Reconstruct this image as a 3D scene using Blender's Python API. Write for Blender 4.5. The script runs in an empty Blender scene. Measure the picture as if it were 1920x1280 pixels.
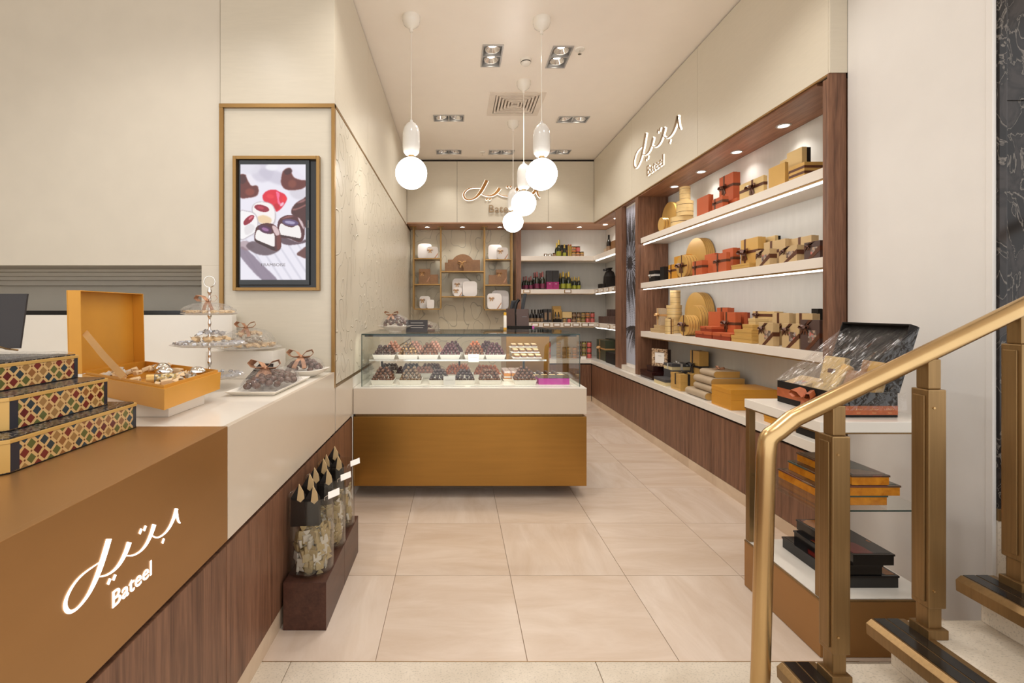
import bpy, bmesh, math, random
import numpy as np
from mathutils import Vector, Matrix

random.seed(7)
sc = bpy.context.scene
col = sc.collection
PI = math.pi

# ---------------------------------------------------------------- camera, sky, exposure
F = 880.0                      # focal length in pixels of the 1920 px wide frame
VX, VY = 857.0, 580.0          # vanishing point of the shop's depth axis in that frame
EYE = 1.40                     # camera height
cam_d = bpy.data.cameras.new('camera')
cam = bpy.data.objects.new('camera', cam_d)
col.objects.link(cam)
cam.location = (0, 0, EYE)
cam.rotation_euler = (PI/2, 0, 0)
cam_d.sensor_width = 36
cam_d.lens = 36*F/1920
cam_d.shift_x = (960-VX)/1920
cam_d.shift_y = (VY-640)/1920
cam_d.clip_start = 0.05
sc.camera = cam

WORLD = 1.5
w = bpy.data.worlds.new('shop_surroundings')
sc.world = w
w.use_nodes = True
bg = w.node_tree.nodes['Background']
bg.inputs[0].default_value = (1.0, 0.985, 0.965, 1)     # even light of the hall the shop opens to
bg.inputs[1].default_value = WORLD
sc.view_settings.view_transform = 'Standard'
sc.view_settings.look = 'None'
sc.view_settings.gamma = 1
sc.view_settings.exposure = 0.14
sc.cycles.transparent_max_bounces = 32
sc.cycles.max_bounces = 10
sc.cycles.diffuse_bounces = 5
sc.cycles.sample_clamp_indirect = 6.0
sc.cycles.caustics_reflective = False
sc.cycles.caustics_refractive = False

SPOT_W, SOFFIT_W, GLOBE_E, LED_E = 20.0, 5.5, 9.0, 5.0
SPOT_COL = (1.0, 0.965, 0.92)

# ---------------------------------------------------------------- helpers
def lin(c):
    out = []
    for v in c[:3]:
        v = v/255.0
        out.append(v/12.92 if v <= 0.04045 else ((v+0.055)/1.055)**2.4)
    return (*out, 1.0)

def at(px, py, Y):             # a point of the photograph at depth Y
    return Vector(((px-VX)*Y/F, Y, EYE+(VY-py)*Y/F))

class MB:
    """collects shapes and links them as ONE mesh object"""
    def __init__(s): s.v = []; s.f = []; s.m = []
    def add(s, vs, fs, m=0):
        o = len(s.v); s.v += [tuple(v) for v in vs]
        for f in fs: s.f.append([o+i for i in f]); s.m.append(m)
        return s
    def box(s, x0, x1, y0, y1, z0, z1, m=0):
        return s.add([(x0,y0,z0),(x1,y0,z0),(x1,y1,z0),(x0,y1,z0),(x0,y0,z1),(x1,y0,z1),(x1,y1,z1),(x0,y1,z1)],
                     [(0,3,2,1),(4,5,6,7),(0,1,5,4),(1,2,6,5),(2,3,7,6),(3,0,4,7)], m)
    def frame(s, a, b, c, n, m=0):           # box from three edge vectors at a point
        a, b, c, n = map(Vector, (a, b, c, n))
        p = [a, a+b, a+b+c, a+c]
        return s.add(p+[q+n for q in p], [(0,3,2,1),(4,5,6,7),(0,1,5,4),(1,2,6,5),(2,3,7,6),(3,0,4,7)], m)
    def prism(s, bottom, top, m=0):
        n = len(bottom)
        return s.add(list(bottom)+list(top), [tuple(range(n))[::-1], tuple(range(n, 2*n))] +
                     [(i, (i+1) % n, n+(i+1) % n, n+i) for i in range(n)], m)
    def lathe(s, prof, n=16, c=(0,0,0), m=0, axis='z', cap=True):
        vs = []
        for r, h in prof:
            for k in range(n):
                a = 2*PI*k/n
                p = (r*math.cos(a), r*math.sin(a), h)
                if axis == 'x': p = (h, p[0], p[1])
                if axis == 'y': p = (p[0], h, p[1])
                vs.append((p[0]+c[0], p[1]+c[1], p[2]+c[2]))
        fs = []
        for j in range(len(prof)-1):
            for k in range(n):
                k2 = (k+1) % n
                fs.append((j*n+k, j*n+k2, (j+1)*n+k2, (j+1)*n+k))
        if cap:
            if prof[0][0] > 1e-5: fs.append(tuple(range(n))[::-1])
            if prof[-1][0] > 1e-5: fs.append(tuple(range((len(prof)-1)*n, len(prof)*n)))
        return s.add(vs, fs, m)
    def ball(s, c, r, n=10, k=6, m=0, sc_=(1,1,1)):
        prof = [(math.sin(PI*i/k)*r, -math.cos(PI*i/k)*r) for i in range(k+1)]
        vs = []; 
        for rr, h in prof:
            for q in range(n):
                a = 2*PI*q/n
                vs.append((c[0]+rr*math.cos(a)*sc_[0], c[1]+rr*math.sin(a)*sc_[1], c[2]+h*sc_[2]))
        fs = [(j*n+q, j*n+(q+1) % n, (j+1)*n+(q+1) % n, (j+1)*n+q) for j in range(k) for q in range(n)]
        return s.add(vs, fs, m)
    def strap(s, path, wdir, wd, th=0.0012, m=0, side=None):
        """flat ribbon of width wd along a path, wdir its width direction"""
        path = [Vector(p) for p in path]
        n = len(path); vs = []
        for i, p in enumerate(path):
            t = (path[min(i+1, n-1)]-path[max(i-1, 0)])
            wv = Vector(wdir[i] if isinstance(wdir, list) else wdir).normalized()
            nv = t.cross(wv)
            nv = nv.normalized() if nv.length > 1e-9 else Vector((0,0,1))
            ww = (wd[i] if isinstance(wd, (list, tuple)) else wd)/2
            vs += [p-wv*ww-nv*th/2, p+wv*ww-nv*th/2, p+wv*ww+nv*th/2, p-wv*ww+nv*th/2]
        fs = [(0,1,2,3), tuple(4*(n-1)+i for i in (3,2,1,0))]
        for i in range(n-1):
            for k in range(4):
                fs.append((4*i+k, 4*i+(k+1) % 4, 4*i+4+(k+1) % 4, 4*i+4+k))
        return s.add(vs, fs, m)
    def tube(s, path, r, n=8, m=0, sq=(1,1)):
        path = [Vector(p) for p in path]; N = len(path); vs = []
        t0 = (path[1]-path[0]).normalized()
        u = t0.orthogonal().normalized()
        for i, p in enumerate(path):
            t = (path[min(i+1, N-1)]-path[max(i-1, 0)]).normalized()
            u = (u-t*u.dot(t)).normalized(); v = t.cross(u)
            rr = r[i] if isinstance(r, (list, tuple)) else r
            for k in range(n):
                a = 2*PI*k/n
                vs.append(p+u*math.cos(a)*rr*sq[0]+v*math.sin(a)*rr*sq[1])
        fs = [tuple(range(n))[::-1], tuple(range((N-1)*n, N*n))]
        for i in range(N-1):
            for k in range(n):
                fs.append((i*n+k, i*n+(k+1) % n, (i+1)*n+(k+1) % n, (i+1)*n+k))
        return s.add(vs, fs, m)
    def mesh(s, name, mats, bev=0, smooth=None):
        me = bpy.data.meshes.new(name)
        me.from_pydata(s.v, [], s.f)
        for i, p in enumerate(me.polygons): p.material_index = s.m[i]
        bm = bmesh.new(); bm.from_mesh(me)
        bmesh.ops.recalc_face_normals(bm, faces=bm.faces)
        if bev > 0:
            bmesh.ops.bevel(bm, geom=[e for e in bm.edges if e.calc_face_angle(0) > 0.6], offset=bev, segments=2, affect='EDGES', profile=0.6, clamp_overlap=True)
        bm.to_mesh(me); bm.free()
        for m in (mats if isinstance(mats, (list, tuple)) else [mats]): me.materials.append(m)
        if smooth is not None:
            me.shade_smooth(); me.set_sharp_from_angle(angle=smooth)
        return me
    def build(s, name, mats, parent=None, bev=0, smooth=None, world=False):
        o = bpy.data.objects.new(name, s.mesh(name, mats, bev, smooth))
        col.objects.link(o)
        if parent is not None:
            o.parent = parent
            if world: o.location = -Vector(parent.location)
        return o

def tag(o, label=None, cat=None, group=None, kind=None):
    if label: o['label'] = label
    if cat: o['category'] = cat
    if group: o['group'] = group
    if kind: o['kind'] = kind
    return o

def thing(name, label, cat, loc=(0,0,0), rz=0, group=None):
    o = bpy.data.objects.new(name, None)
    o.empty_display_size = 0.05
    col.objects.link(o)
    o.location = loc; o.rotation_euler = (0, 0, rz)
    return tag(o, label, cat, group)

def dup(o, loc=None, rz=None, label=None, group=None, parent=None, scale=None):
    c = o.copy(); col.objects.link(c)
    if parent is not None: c.parent = parent
    if loc is not None: c.location = loc
    if rz is not None: c.rotation_euler = (0, 0, rz)
    if scale is not None: c.scale = (scale,)*3 if not isinstance(scale, tuple) else scale
    if label: c['label'] = label
    if group: c['group'] = group
    for ch in list(o.children): dup(ch, parent=c)
    return c

def put(mesh_data, name, label, cat, loc, rot=(0,0,0), group=None, scale=None):
    o = bpy.data.objects.new(name, mesh_data)
    col.objects.link(o); o.location = loc; o.rotation_euler = rot
    if scale is not None: o.scale = scale
    return tag(o, label, cat, group)

NTH = ['leftmost', 'second from the left', 'third from the left', 'fourth from the left', 'fifth from the left', 'sixth from the left', 'seventh from the left', 'eighth from the left', 'ninth from the left', 'tenth from the left']
def nth(i, n): return 'rightmost' if i == n-1 else NTH[i]

# ---------------------------------------------------------------- materials
def nodes(name):
    m = bpy.data.materials.new(name); m.use_nodes = True
    nt = m.node_tree
    return m, nt, nt.nodes['Principled BSDF']

def N(nt, typ, **kw):
    n = nt.nodes.new(typ)
    for k, v in kw.items():
        if k.startswith('i_'): n.inputs[k[2:].replace('_', ' ')].default_value = v
        else: setattr(n, k, v)
    return n

def coords(nt, scale=(1,1,1), rot=(0,0,0), kind='Object', rnd=False):
    tc = nt.nodes.new('ShaderNodeTexCoord'); mp = nt.nodes.new('ShaderNodeMapping')
    mp.inputs['Scale'].default_value = scale; mp.inputs['Rotation'].default_value = rot
    if rnd:
        oi = nt.nodes.new('ShaderNodeObjectInfo'); ml = N(nt, 'ShaderNodeMath', operation='MULTIPLY'); ml.inputs[1].default_value = 37.0
        nt.links.new(oi.outputs['Random'], ml.inputs[0]); cb = nt.nodes.new('ShaderNodeCombineXYZ')
        for k in range(3): nt.links.new(ml.outputs[0], cb.inputs[k])
        nt.links.new(cb.outputs[0], mp.inputs['Location'])
    nt.links.new(tc.outputs[kind], mp.inputs['Vector'])
    return mp.outputs[0]

def simple(name, c, rough=0.5, metal=0.0, var=0.06, nscale=6.0, bump=0.0, stretch=(1,1,1), spec=0.5, coat=0.0, rnd=False):
    """one colour with a little procedural unevenness"""
    m, nt, b = nodes(name)
    vec = coords(nt, stretch, rnd=rnd)
    nz = N(nt, 'ShaderNodeTexNoise'); nz.inputs['Scale'].default_value = nscale; nz.inputs['Detail'].default_value = 4
    nt.links.new(vec, nz.inputs['Vector'])
    cr = nt.nodes.new('ShaderNodeValToRGB')
    l = lin(c)
    cr.color_ramp.elements[0].position = 0.3; cr.color_ramp.elements[1].position = 0.7
    cr.color_ramp.elements[0].color = (*[max(0, x*(1-var)) for x in l[:3]], 1)
    cr.color_ramp.elements[1].color = (*[min(1, x*(1+var)) for x in l[:3]], 1)
    nt.links.new(nz.outputs['Fac'], cr.inputs['Fac'])
    nt.links.new(cr.outputs['Color'], b.inputs['Base Color'])
    b.inputs['Roughness'].default_value = rough; b.inputs['Metallic'].default_value = metal
    b.inputs['Specular IOR Level'].default_value = spec
    if coat: b.inputs['Coat Weight'].default_value = coat; b.inputs['Coat Roughness'].default_value = 0.08
    if bump:
        bp = N(nt, 'ShaderNodeBump'); bp.inputs['Strength'].default_value = bump; bp.inputs['Distance'].default_value = 0.01
        nt.links.new(nz.outputs['Fac'], bp.inputs['Height']); nt.links.new(bp.outputs[0], b.inputs['Normal'])
    return m

def wood(name, c0, c1, stretch=(14,14,0.7), rough=0.42):
    m, nt, b = nodes(name)
    vec = coords(nt, stretch, rnd=True)
    nz = N(nt, 'ShaderNodeTexNoise'); nz.inputs['Scale'].default_value = 2.2; nz.inputs['Detail'].default_value = 7; nz.inputs['Roughness'].default_value = 0.62; nz.inputs['Distortion'].default_value = 0.5
    nt.links.new(vec, nz.inputs['Vector'])
    n2 = N(nt, 'ShaderNodeTexNoise'); n2.inputs['Scale'].default_value = 11; n2.inputs['Detail'].default_value = 3
    nt.links.new(vec, n2.inputs['Vector'])
    mx = N(nt, 'ShaderNodeMix', data_type='FLOAT'); mx.inputs['Factor'].default_value = 0.35
    nt.links.new(nz.outputs['Fac'], mx.inputs['A']); nt.links.new(n2.outputs['Fac'], mx.inputs['B'])
    cr = nt.nodes.new('ShaderNodeValToRGB'); cr.color_ramp.elements[0].position = 0.36; cr.color_ramp.elements[1].position = 0.64
    cr.color_ramp.elements[0].color = lin(c0); cr.color_ramp.elements[1].color = lin(c1)
    nt.links.new(mx.outputs['Result'], cr.inputs['Fac']); nt.links.new(cr.outputs['Color'], b.inputs['Base Color'])
    b.inputs['Roughness'].default_value = rough; b.inputs['Specular IOR Level'].default_value = 0.4
    bp = N(nt, 'ShaderNodeBump'); bp.inputs['Strength'].default_value = 0.08; bp.inputs['Distance'].default_value = 0.004
    nt.links.new(mx.outputs['Result'], bp.inputs['Height']); nt.links.new(bp.outputs[0], b.inputs['Normal'])
    return m

def brushed(name, c, rough=0.36, metal=0.75, stretch=(60,60,1.2), var=0.12):
    m, nt, b = nodes(name)
    vec = coords(nt, stretch)
    nz = N(nt, 'ShaderNodeTexNoise'); nz.inputs['Scale'].default_value = 3; nz.inputs['Detail'].default_value = 3
    nt.links.new(vec, nz.inputs['Vector'])
    n2 = N(nt, 'ShaderNodeTexNoise'); n2.inputs['Scale'].default_value = 2.5; n2.inputs['Detail'].default_value = 2
    nt.links.new(coords(nt), n2.inputs['Vector'])
    mx = N(nt, 'ShaderNodeMix', data_type='FLOAT'); mx.inputs['Factor'].default_value = 0.5
    nt.links.new(nz.outputs['Fac'], mx.inputs['A']); nt.links.new(n2.outputs['Fac'], mx.inputs['B'])
    cr = nt.nodes.new('ShaderNodeValToRGB'); l = lin(c)
    cr.color_ramp.elements[0].position = 0.3; cr.color_ramp.elements[1].position = 0.7
    cr.color_ramp.elements[0].color = (*[x*(1-var) for x in l[:3]], 1)
    cr.color_ramp.elements[1].color = (*[min(1, x*(1+var)) for x in l[:3]], 1)
    nt.links.new(mx.outputs['Result'], cr.inputs['Fac']); nt.links.new(cr.outputs['Color'], b.inputs['Base Color'])
    b.inputs['Roughness'].default_value = rough; b.inputs['Metallic'].default_value = metal
    return m

def stone(name, c0, c1, streak=(1.2,9,1), rough=0.3, speck=0.0, rnd=True, big=1.0):
    m, nt, b = nodes(name)
    vec = coords(nt, streak, rnd=rnd)
    nz = N(nt, 'ShaderNodeTexNoise'); nz.inputs['Scale'].default_value = 1.0*big; nz.inputs['Detail'].default_value = 9; nz.inputs['Roughness'].default_value = 0.62; nz.inputs['Distortion'].default_value = 0.6
    nt.links.new(vec, nz.inputs['Vector'])
    cr = nt.nodes.new('ShaderNodeValToRGB'); cr.color_ramp.elements[0].position = 0.33; cr.color_ramp.elements[1].position = 0.66
    cr.color_ramp.elements[0].color = lin(c0); cr.color_ramp.elements[1].color = lin(c1)
    nt.links.new(nz.outputs['Fac'], cr.inputs['Fac'])
    out = cr.outputs['Color']
    if speck:
        n3 = N(nt, 'ShaderNodeTexNoise'); n3.inputs['Scale'].default_value = 120; n3.inputs['Detail'].default_value = 3
        nt.links.new(coords(nt, (1,1.6,1)), n3.inputs['Vector'])
        r3 = nt.nodes.new('ShaderNodeValToRGB'); r3.color_ramp.elements[0].position = 0.36; r3.color_ramp.elements[1].position = 0.44
        r3.color_ramp.elements[0].color = (1-speck,)*3+(1,); r3.color_ramp.elements[1].color = (1,1,1,1)
        nt.links.new(n3.outputs['Fac'], r3.inputs['Fac'])
        mm = N(nt, 'ShaderNodeMix', data_type='RGBA', blend_type='MULTIPLY'); mm.inputs['Factor'].default_value = 1
        nt.links.new(out, mm.inputs['A']); nt.links.new(r3.outputs['Color'], mm.inputs['B']); out = mm.outputs['Result']
    nt.links.new(out, b.inputs['Base Color'])
    b.inputs['Roughness'].default_value = rough
    return m

def clear(name, tint=(1,1,1), rough=0.0, ior=1.45, haze=0.0, hazecol=(1,1,1), wrinkle=0.0, wscale=20, stretch=(1,1,1)):
    """thin clear sheet: see-through with fresnel gloss"""
    m = bpy.data.materials.new(name); m.use_nodes = True; nt = m.node_tree
    nt.nodes.clear()
    out = nt.nodes.new('ShaderNodeOutputMaterial')
    tr = nt.nodes.new('ShaderNodeBsdfTransparent'); tr.inputs[0].default_value = (*tint, 1)
    gl = nt.nodes.new('ShaderNodeBsdfGlossy'); gl.inputs['Roughness'].default_value = rough
    lw = nt.nodes.new('ShaderNodeLayerWeight'); lw.inputs['Blend'].default_value = 0.5
    pw = N(nt, 'ShaderNodeMath', operation='POWER'); pw.inputs[1].default_value = 4.0; nt.links.new(lw.outputs['Facing'], pw.inputs[0])
    f0 = ((ior-1)/(ior+1))**2
    fr = N(nt, 'ShaderNodeMapRange'); fr.inputs['To Min'].default_value = f0; fr.inputs['To Max'].default_value = 0.75; nt.links.new(pw.outputs[0], fr.inputs['Value'])
    mx = nt.nodes.new('ShaderNodeMixShader')
    nt.links.new(fr.outputs[0], mx.inputs[0]); nt.links.new(tr.outputs[0], mx.inputs[1]); nt.links.new(gl.outputs[0], mx.inputs[2])
    last = mx
    if wrinkle:
        nz = N(nt, 'ShaderNodeTexNoise'); nz.inputs['Scale'].default_value = wscale; nz.inputs['Detail'].default_value = 3; nz.inputs['Distortion'].default_value = 1.0
        nt.links.new(coords(nt, stretch), nz.inputs['Vector'])
        bp = N(nt, 'ShaderNodeBump'); bp.inputs['Strength'].default_value = wrinkle; bp.inputs['Distance'].default_value = 0.03
        nt.links.new(nz.outputs['Fac'], bp.inputs['Height']); nt.links.new(bp.outputs[0], gl.inputs['Normal']); nt.links.new(bp.outputs[0], lw.inputs['Normal'])
    if haze:
        df = nt.nodes.new('ShaderNodeBsdfDiffuse'); df.inputs[0].default_value = (*hazecol, 1)
        m2 = nt.nodes.new('ShaderNodeMixShader'); m2.inputs[0].default_value = haze
        nt.links.new(mx.outputs[0], m2.inputs[1]); nt.links.new(df.outputs[0], m2.inputs[2]); last = m2
    nt.links.new(last.outputs[0], out.inputs[0])
    return m

def glow(name, c, strength):
    m, nt, b = nodes(name)
    b.inputs['Base Color'].default_value = (*c, 1)
    b.inputs['Emission Color'].default_value = (*c, 1)
    b.inputs['Emission Strength'].default_value = strength
    return m

def attr_mat(name, emit=0.0, rough=0.5):
    m, nt, b = nodes(name)
    a = nt.nodes.new('ShaderNodeVertexColor'); a.layer_name = 'Col'
    if emit:
        b.inputs['Base Color'].default_value = (0.01,0.01,0.01,1)
        nt.links.new(a.outputs[0], b.inputs['Emission Color']); b.inputs['Emission Strength'].default_value = emit
    else: nt.links.new(a.outputs[0], b.inputs['Base Color'])
    b.inputs['Roughness'].default_value = rough
    return m

def relief_panel(name, c, scale, rough=0.4, depth=0.6, line=False):
    """satin panel with curling line ornament in fine relief"""
    m, nt, b = nodes(name)
    vec = coords(nt, (1,1,0.75))
    wv = N(nt, 'ShaderNodeTexVoronoi', feature='F1'); wv.inputs['Scale'].default_value = scale; wv.inputs['Randomness'].default_value = 0.9
    nz = N(nt, 'ShaderNodeTexNoise'); nz.inputs['Scale'].default_value = 2.2
    nt.links.new(vec, nz.inputs['Vector'])
    ad = N(nt, 'ShaderNodeMix', data_type='RGBA', blend_type='LINEAR_LIGHT'); ad.inputs['Factor'].default_value = 0.22
    nt.links.new(vec, ad.inputs['A']); nt.links.new(nz.outputs['Color'], ad.inputs['B'])
    nt.links.new(ad.outputs['Result'], wv.inputs['Vector'])
    ml = N(nt, 'ShaderNodeMath', operation='MULTIPLY'); ml.inputs[1].default_value = 3.2
    nt.links.new(wv.outputs['Distance'], ml.inputs[0])
    fr = N(nt, 'ShaderNodeMath', operation='PINGPONG'); fr.inputs[1].default_value = 0.5
    nt.links.new(ml.outputs[0], fr.inputs[0])
    cr = nt.nodes.new('ShaderNodeValToRGB'); cr.color_ramp.elements[0].position = 0.0; cr.color_ramp.elements[1].position = 0.05
    cr.color_ramp.elements[0].color = (1,1,1,1); cr.color_ramp.elements[1].color = (0,0,0,1)
    nt.links.new(fr.outputs[0], cr.inputs['Fac'])
    bp = N(nt, 'ShaderNodeBump'); bp.inputs['Strength'].default_value = depth; bp.inputs['Distance'].default_value = 0.006
    nt.links.new(cr.outputs['Color'], bp.inputs['Height']); nt.links.new(bp.outputs[0], b.inputs['Normal'])
    mx = N(nt, 'ShaderNodeMix', data_type='RGBA'); l = lin(c)
    mx.inputs['A'].default_value = l
    mx.inputs['B'].default_value = (*[x*(0.55 if line else 1.12) for x in l[:3]], 1)
    nt.links.new(cr.outputs['Color'], mx.inputs['Factor'])
    nt.links.new(mx.outputs['Result'], b.inputs['Base Color'])
    b.inputs['Roughness'].default_value = rough; b.inputs['Metallic'].default_value = 0.0
    return m

def mosaic(name):
    """printed lozenge mosaic on a gilded ground"""
    m, nt, b = nodes(name)
    tc = nt.nodes.new('ShaderNodeTexCoord'); sp = nt.nodes.new('ShaderNodeSeparateXYZ')
    nt.links.new(tc.outputs['Object'], sp.inputs[0])
    def M(op, a, bb=None):
        n = N(nt, 'ShaderNodeMath', operation=op)
        for i, q in enumerate((a, bb)):
            if q is None: continue
            if isinstance(q, (int, float)): n.inputs[i].default_value = q
            else: nt.links.new(q, n.inputs[i])
        return n.outputs[0]
    u = M('MULTIPLY', M('ADD', sp.outputs[0], sp.outputs[1]), 27.0); v = M('MULTIPLY', sp.outputs[2], 27.0)
    a = M('ADD', u, v); c = M('SUBTRACT', u, v)
    fa = M('ABSOLUTE', M('SUBTRACT', M('FRACT', a), 0.5)); fc = M('ABSOLUTE', M('SUBTRACT', M('FRACT', c), 0.5))
    d = M('MAXIMUM', fa, fc)
    mask = M('LESS_THAN', d, 0.355)
    small = M('GREATER_THAN', M('MINIMUM', fa, fc), 0.41)
    cb = nt.nodes.new('ShaderNodeCombineXYZ'); nt.links.new(M('FLOOR', a), cb.inputs[0]); nt.links.new(M('FLOOR', c), cb.inputs[1])
    wn = N(nt, 'ShaderNodeTexWhiteNoise', noise_dimensions='2D'); nt.links.new(cb.outputs[0], wn.inputs['Vector'])
    cr = nt.nodes.new('ShaderNodeValToRGB'); cr.color_ramp.interpolation = 'CONSTANT'
    pal = [(92,26,26),(44,60,68),(104,100,44),(140,92,52),(112,40,34),(40,54,60),(150,112,66),(90,92,48)]
    e = cr.color_ramp.elements
    while len(e) < len(pal): e.new(0.5)
    for i, p in enumerate(pal): e[i].position = i/len(pal); e[i].color = lin(p)
    nt.links.new(wn.outputs['Value'], cr.inputs['Fac'])
    mx = N(nt, 'ShaderNodeMix', data_type='RGBA'); mx.inputs['A'].default_value = lin((206,168,112))
    nt.links.new(mask, mx.inputs['Factor']); nt.links.new(cr.outputs['Color'], mx.inputs['B'])
    m2 = N(nt, 'ShaderNodeMix', data_type='RGBA'); m2.inputs['B'].default_value = lin((110,62,34))
    nt.links.new(small, m2.inputs['Factor']); nt.links.new(mx.outputs['Result'], m2.inputs['A'])
    nt.links.new(m2.outputs['Result'], b.inputs['Base Color'])
    b.inputs['Roughness'].default_value = 0.25
    return m

def veined(name):
    m, nt, b = nodes(name)
    vec = coords(nt, (1,1,0.7))
    nz = N(nt, 'ShaderNodeTexNoise'); nz.inputs['Scale'].default_value = 9; nz.inputs['Detail'].default_value = 8; nz.inputs['Distortion'].default_value = 1.2
    nt.links.new(vec, nz.inputs['Vector'])
    cr = nt.nodes.new('ShaderNodeValToRGB'); e = cr.color_ramp.elements
    e[0].position = 0.0; e[0].color = lin((24,20,19)); e[1].position = 1.0; e[1].color = lin((44,38,36))
    for p, c in ((0.48,(28,24,23)),(0.498,(120,112,104)),(0.506,(28,24,23)),(0.62,(54,48,46))):
        k = e.new(p); k.color = lin(c)
    nt.links.new(nz.outputs['Fac'], cr.inputs['Fac']); nt.links.new(cr.outputs['Color'], b.inputs['Base Color'])
    b.inputs['Roughness'].default_value = 0.16; b.inputs['Specular IOR Level'].default_value = 0.25
    return m

def mottled(name, cols, scale=40, rough=0.3):
    m, nt, b = nodes(name)
    vr = N(nt, 'ShaderNodeTexVoronoi'); vr.inputs['Scale'].default_value = scale
    nt.links.new(coords(nt, rnd=True), vr.inputs['Vector'])
    sp = nt.nodes.new('ShaderNodeSeparateColor'); nt.links.new(vr.outputs['Color'], sp.inputs[0])
    cr = nt.nodes.new('ShaderNodeValToRGB'); cr.color_ramp.interpolation = 'CONSTANT'; e = cr.color_ramp.elements
    while len(e) < len(cols): e.new(0.5)
    for i, p in enumerate(cols): e[i].position = i/len(cols); e[i].color = lin(p)
    nt.links.new(sp.outputs[0], cr.inputs['Fac']); nt.links.new(cr.outputs['Color'], b.inputs['Base Color'])
    b.inputs['Roughness'].default_value = rough
    return m

M = {}
M['cream_panel'] = simple('cream_panel', (210,201,183), 0.34, var=0.02, nscale=3, stretch=(3,3,30))
M['cream_wall'] = simple('cream_wall', (214,205,189), 0.5, var=0.02)
M['white_wall'] = simple('white_wall', (222,218,213), 0.45, var=0.015)
M['ceiling'] = simple('ceiling_paint', (244,235,224), 0.30, var=0.01)
M['niche'] = simple('niche_panel', (206,204,198), 0.5, var=0.03, nscale=4, stretch=(6,6,1))
M['relief'] = relief_panel('embossed_panel', (208,199,180), 4.6, rough=0.3, depth=1.0)
M['relief_back'] = relief_panel('line_engraved_panel', (206,196,172), 3.0, rough=0.42, depth=0.25, line=True)
M['walnut'] = wood('walnut', (88,58,42), (138,98,74))
M['walnut_h'] = wood('walnut_lengthwise', (120,80,58), (172,124,94), stretch=(14,0.7,14))  # right soffit wood, lightened so the colour carries its glow
M['walnut_x'] = wood('walnut_crosswise', (150,108,80), (182,136,104), stretch=(0.7,14,14))
M['dark_wood'] = wood('stained_wood', (62,36,28), (84,52,40), stretch=(10,0.8,10), rough=0.35)
M['white_stone'] = simple('white_worktop', (232,226,216), 0.16, var=0.01)
M['shaded_front'] = simple('shaded_white_front', (206,192,174), 0.2, var=0.01)  # white fronts toned down, their dimmer light painted into the colour
M['shelf_white'] = simple('shelf_lacquer', (224,214,202), 0.35, var=0.01)
M['gold'] = brushed('brushed_gold', (164,122,74), 0.34, 0.6, (1.2,1.2,3), 0.05)
M['gold_v'] = brushed('brushed_gold_front', (160,116,54), 0.30, 0.75, (0.8,12,12), 0.10)
M['brass'] = brushed('aged_brass', (140,112,74), 0.36, 0.8, (40,40,1.2), 0.18)
M['brass_bright'] = brushed('polished_brass', (198,166,118), 0.26, 0.95, (3,3,3), 0.08)
M['brass_trim'] = brushed('brass_trim', (156,121,72), 0.35, 0.7, (3,3,3), 0.08)
M['dark'] = simple('shadow_gap', (38,28,20), 0.7)
M['black'] = simple('black_lacquer', (22,20,20), 0.18, var=0.1)
M['black_plastic'] = simple('black_plastic', (26,26,30), 0.35)
M['tile'] = stone('floor_stone', (200,178,157), (215,197,180), (1.4,6,1), 0.24, big=1.25)
M['tile_b'] = stone('floor_stone_crossgrain', (201,180,160), (216,199,183), (6,1.4,1), 0.24, big=1.25)
M['tile_j'] = simple('floor_joint', (180,158,136), 0.7)
M['travertine'] = stone('pitted_travertine', (198,184,164), (222,210,192), (3,3,3), 0.5, speck=0.22)
M['plinth'] = stone('plinth_stone', (196,172,146), (216,194,168), (3,3,3), 0.4)
M['marble'] = veined('black_marble')
M['glass'] = clear('shop_glass', (0.97,0.985,0.975))
M['jar_glass'] = clear('jar_glass', (0.98,0.985,0.98), ior=1.5)
M['glass_edge'] = simple('glass_edge', (44,62,58), 0.1)
M['film'] = clear('cellophane', (0.985,0.985,0.985), rough=0.08, ior=1.6, haze=0.05, wrinkle=1.0, wscale=26)
M['film_strong'] = clear('crinkled_cellophane', (0.97,0.97,0.97), rough=0.06, ior=1.7, haze=0.025, wrinkle=1.0, wscale=30)
M['film_taut'] = clear('stretched_cellophane', (0.98,0.98,0.98), rough=0.05, ior=1.6, haze=0.008, wrinkle=1.0, wscale=9, stretch=(0.5,6,0.5))
M['porcelain'] = simple('white_porcelain', (236,230,220), 0.18, var=0.01)
M['cap_white'] = simple('pendant_cap_white', (206,202,196), 0.15, var=0.01)
M['globe'] = glow('opal_globe', (1.0,0.97,0.93), GLOBE_E)
M['lamp'] = glow('lamp_lens', (1.0,0.93,0.82), 14)
M['led'] = glow('led_strip', (1.0,0.96,0.9), LED_E)
M['led_soft'] = glow('case_led_strip', (1.0,0.96,0.9), 1.5)
M['halo'] = glow('sign_light', (1.0,0.95,0.86), 1.7)
M['sign_white'] = glow('sign_lit_face', (1.0,0.95,0.88), 1.8)
M['sign_gold'] = brushed('sign_gold', (176,124,66), 0.4, 0.4, (2,2,2), 0.04)
M['sign_bronze'] = simple('sign_bronze', (150,124,92), 0.5)
M['fixture'] = simple('fixture_grey', (186,182,178), 0.35, 0.4)
M['reflector'] = simple('reflector', (210,205,200), 0.15, 0.9)
M['chrome'] = simple('silver_plate', (226,222,216), 0.08, 1.0, var=0.02)
M['card_white'] = simple('white_card', (236,230,224), 0.6, var=0.01)
M['card_black'] = simple('dark_card', (44,38,38), 0.5)
M['ink'] = simple('pale_ink', (176,168,160), 0.6)
M['ink_dark'] = simple('grey_ink', (120,116,120), 0.6)
M['gold_paper'] = simple('gold_paper', (206,164,92), 0.34, 0.25, var=0.05)
M['gold_pale'] = simple('pale_gold_paper', (214,184,128), 0.38, 0.2, var=0.04)
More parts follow.
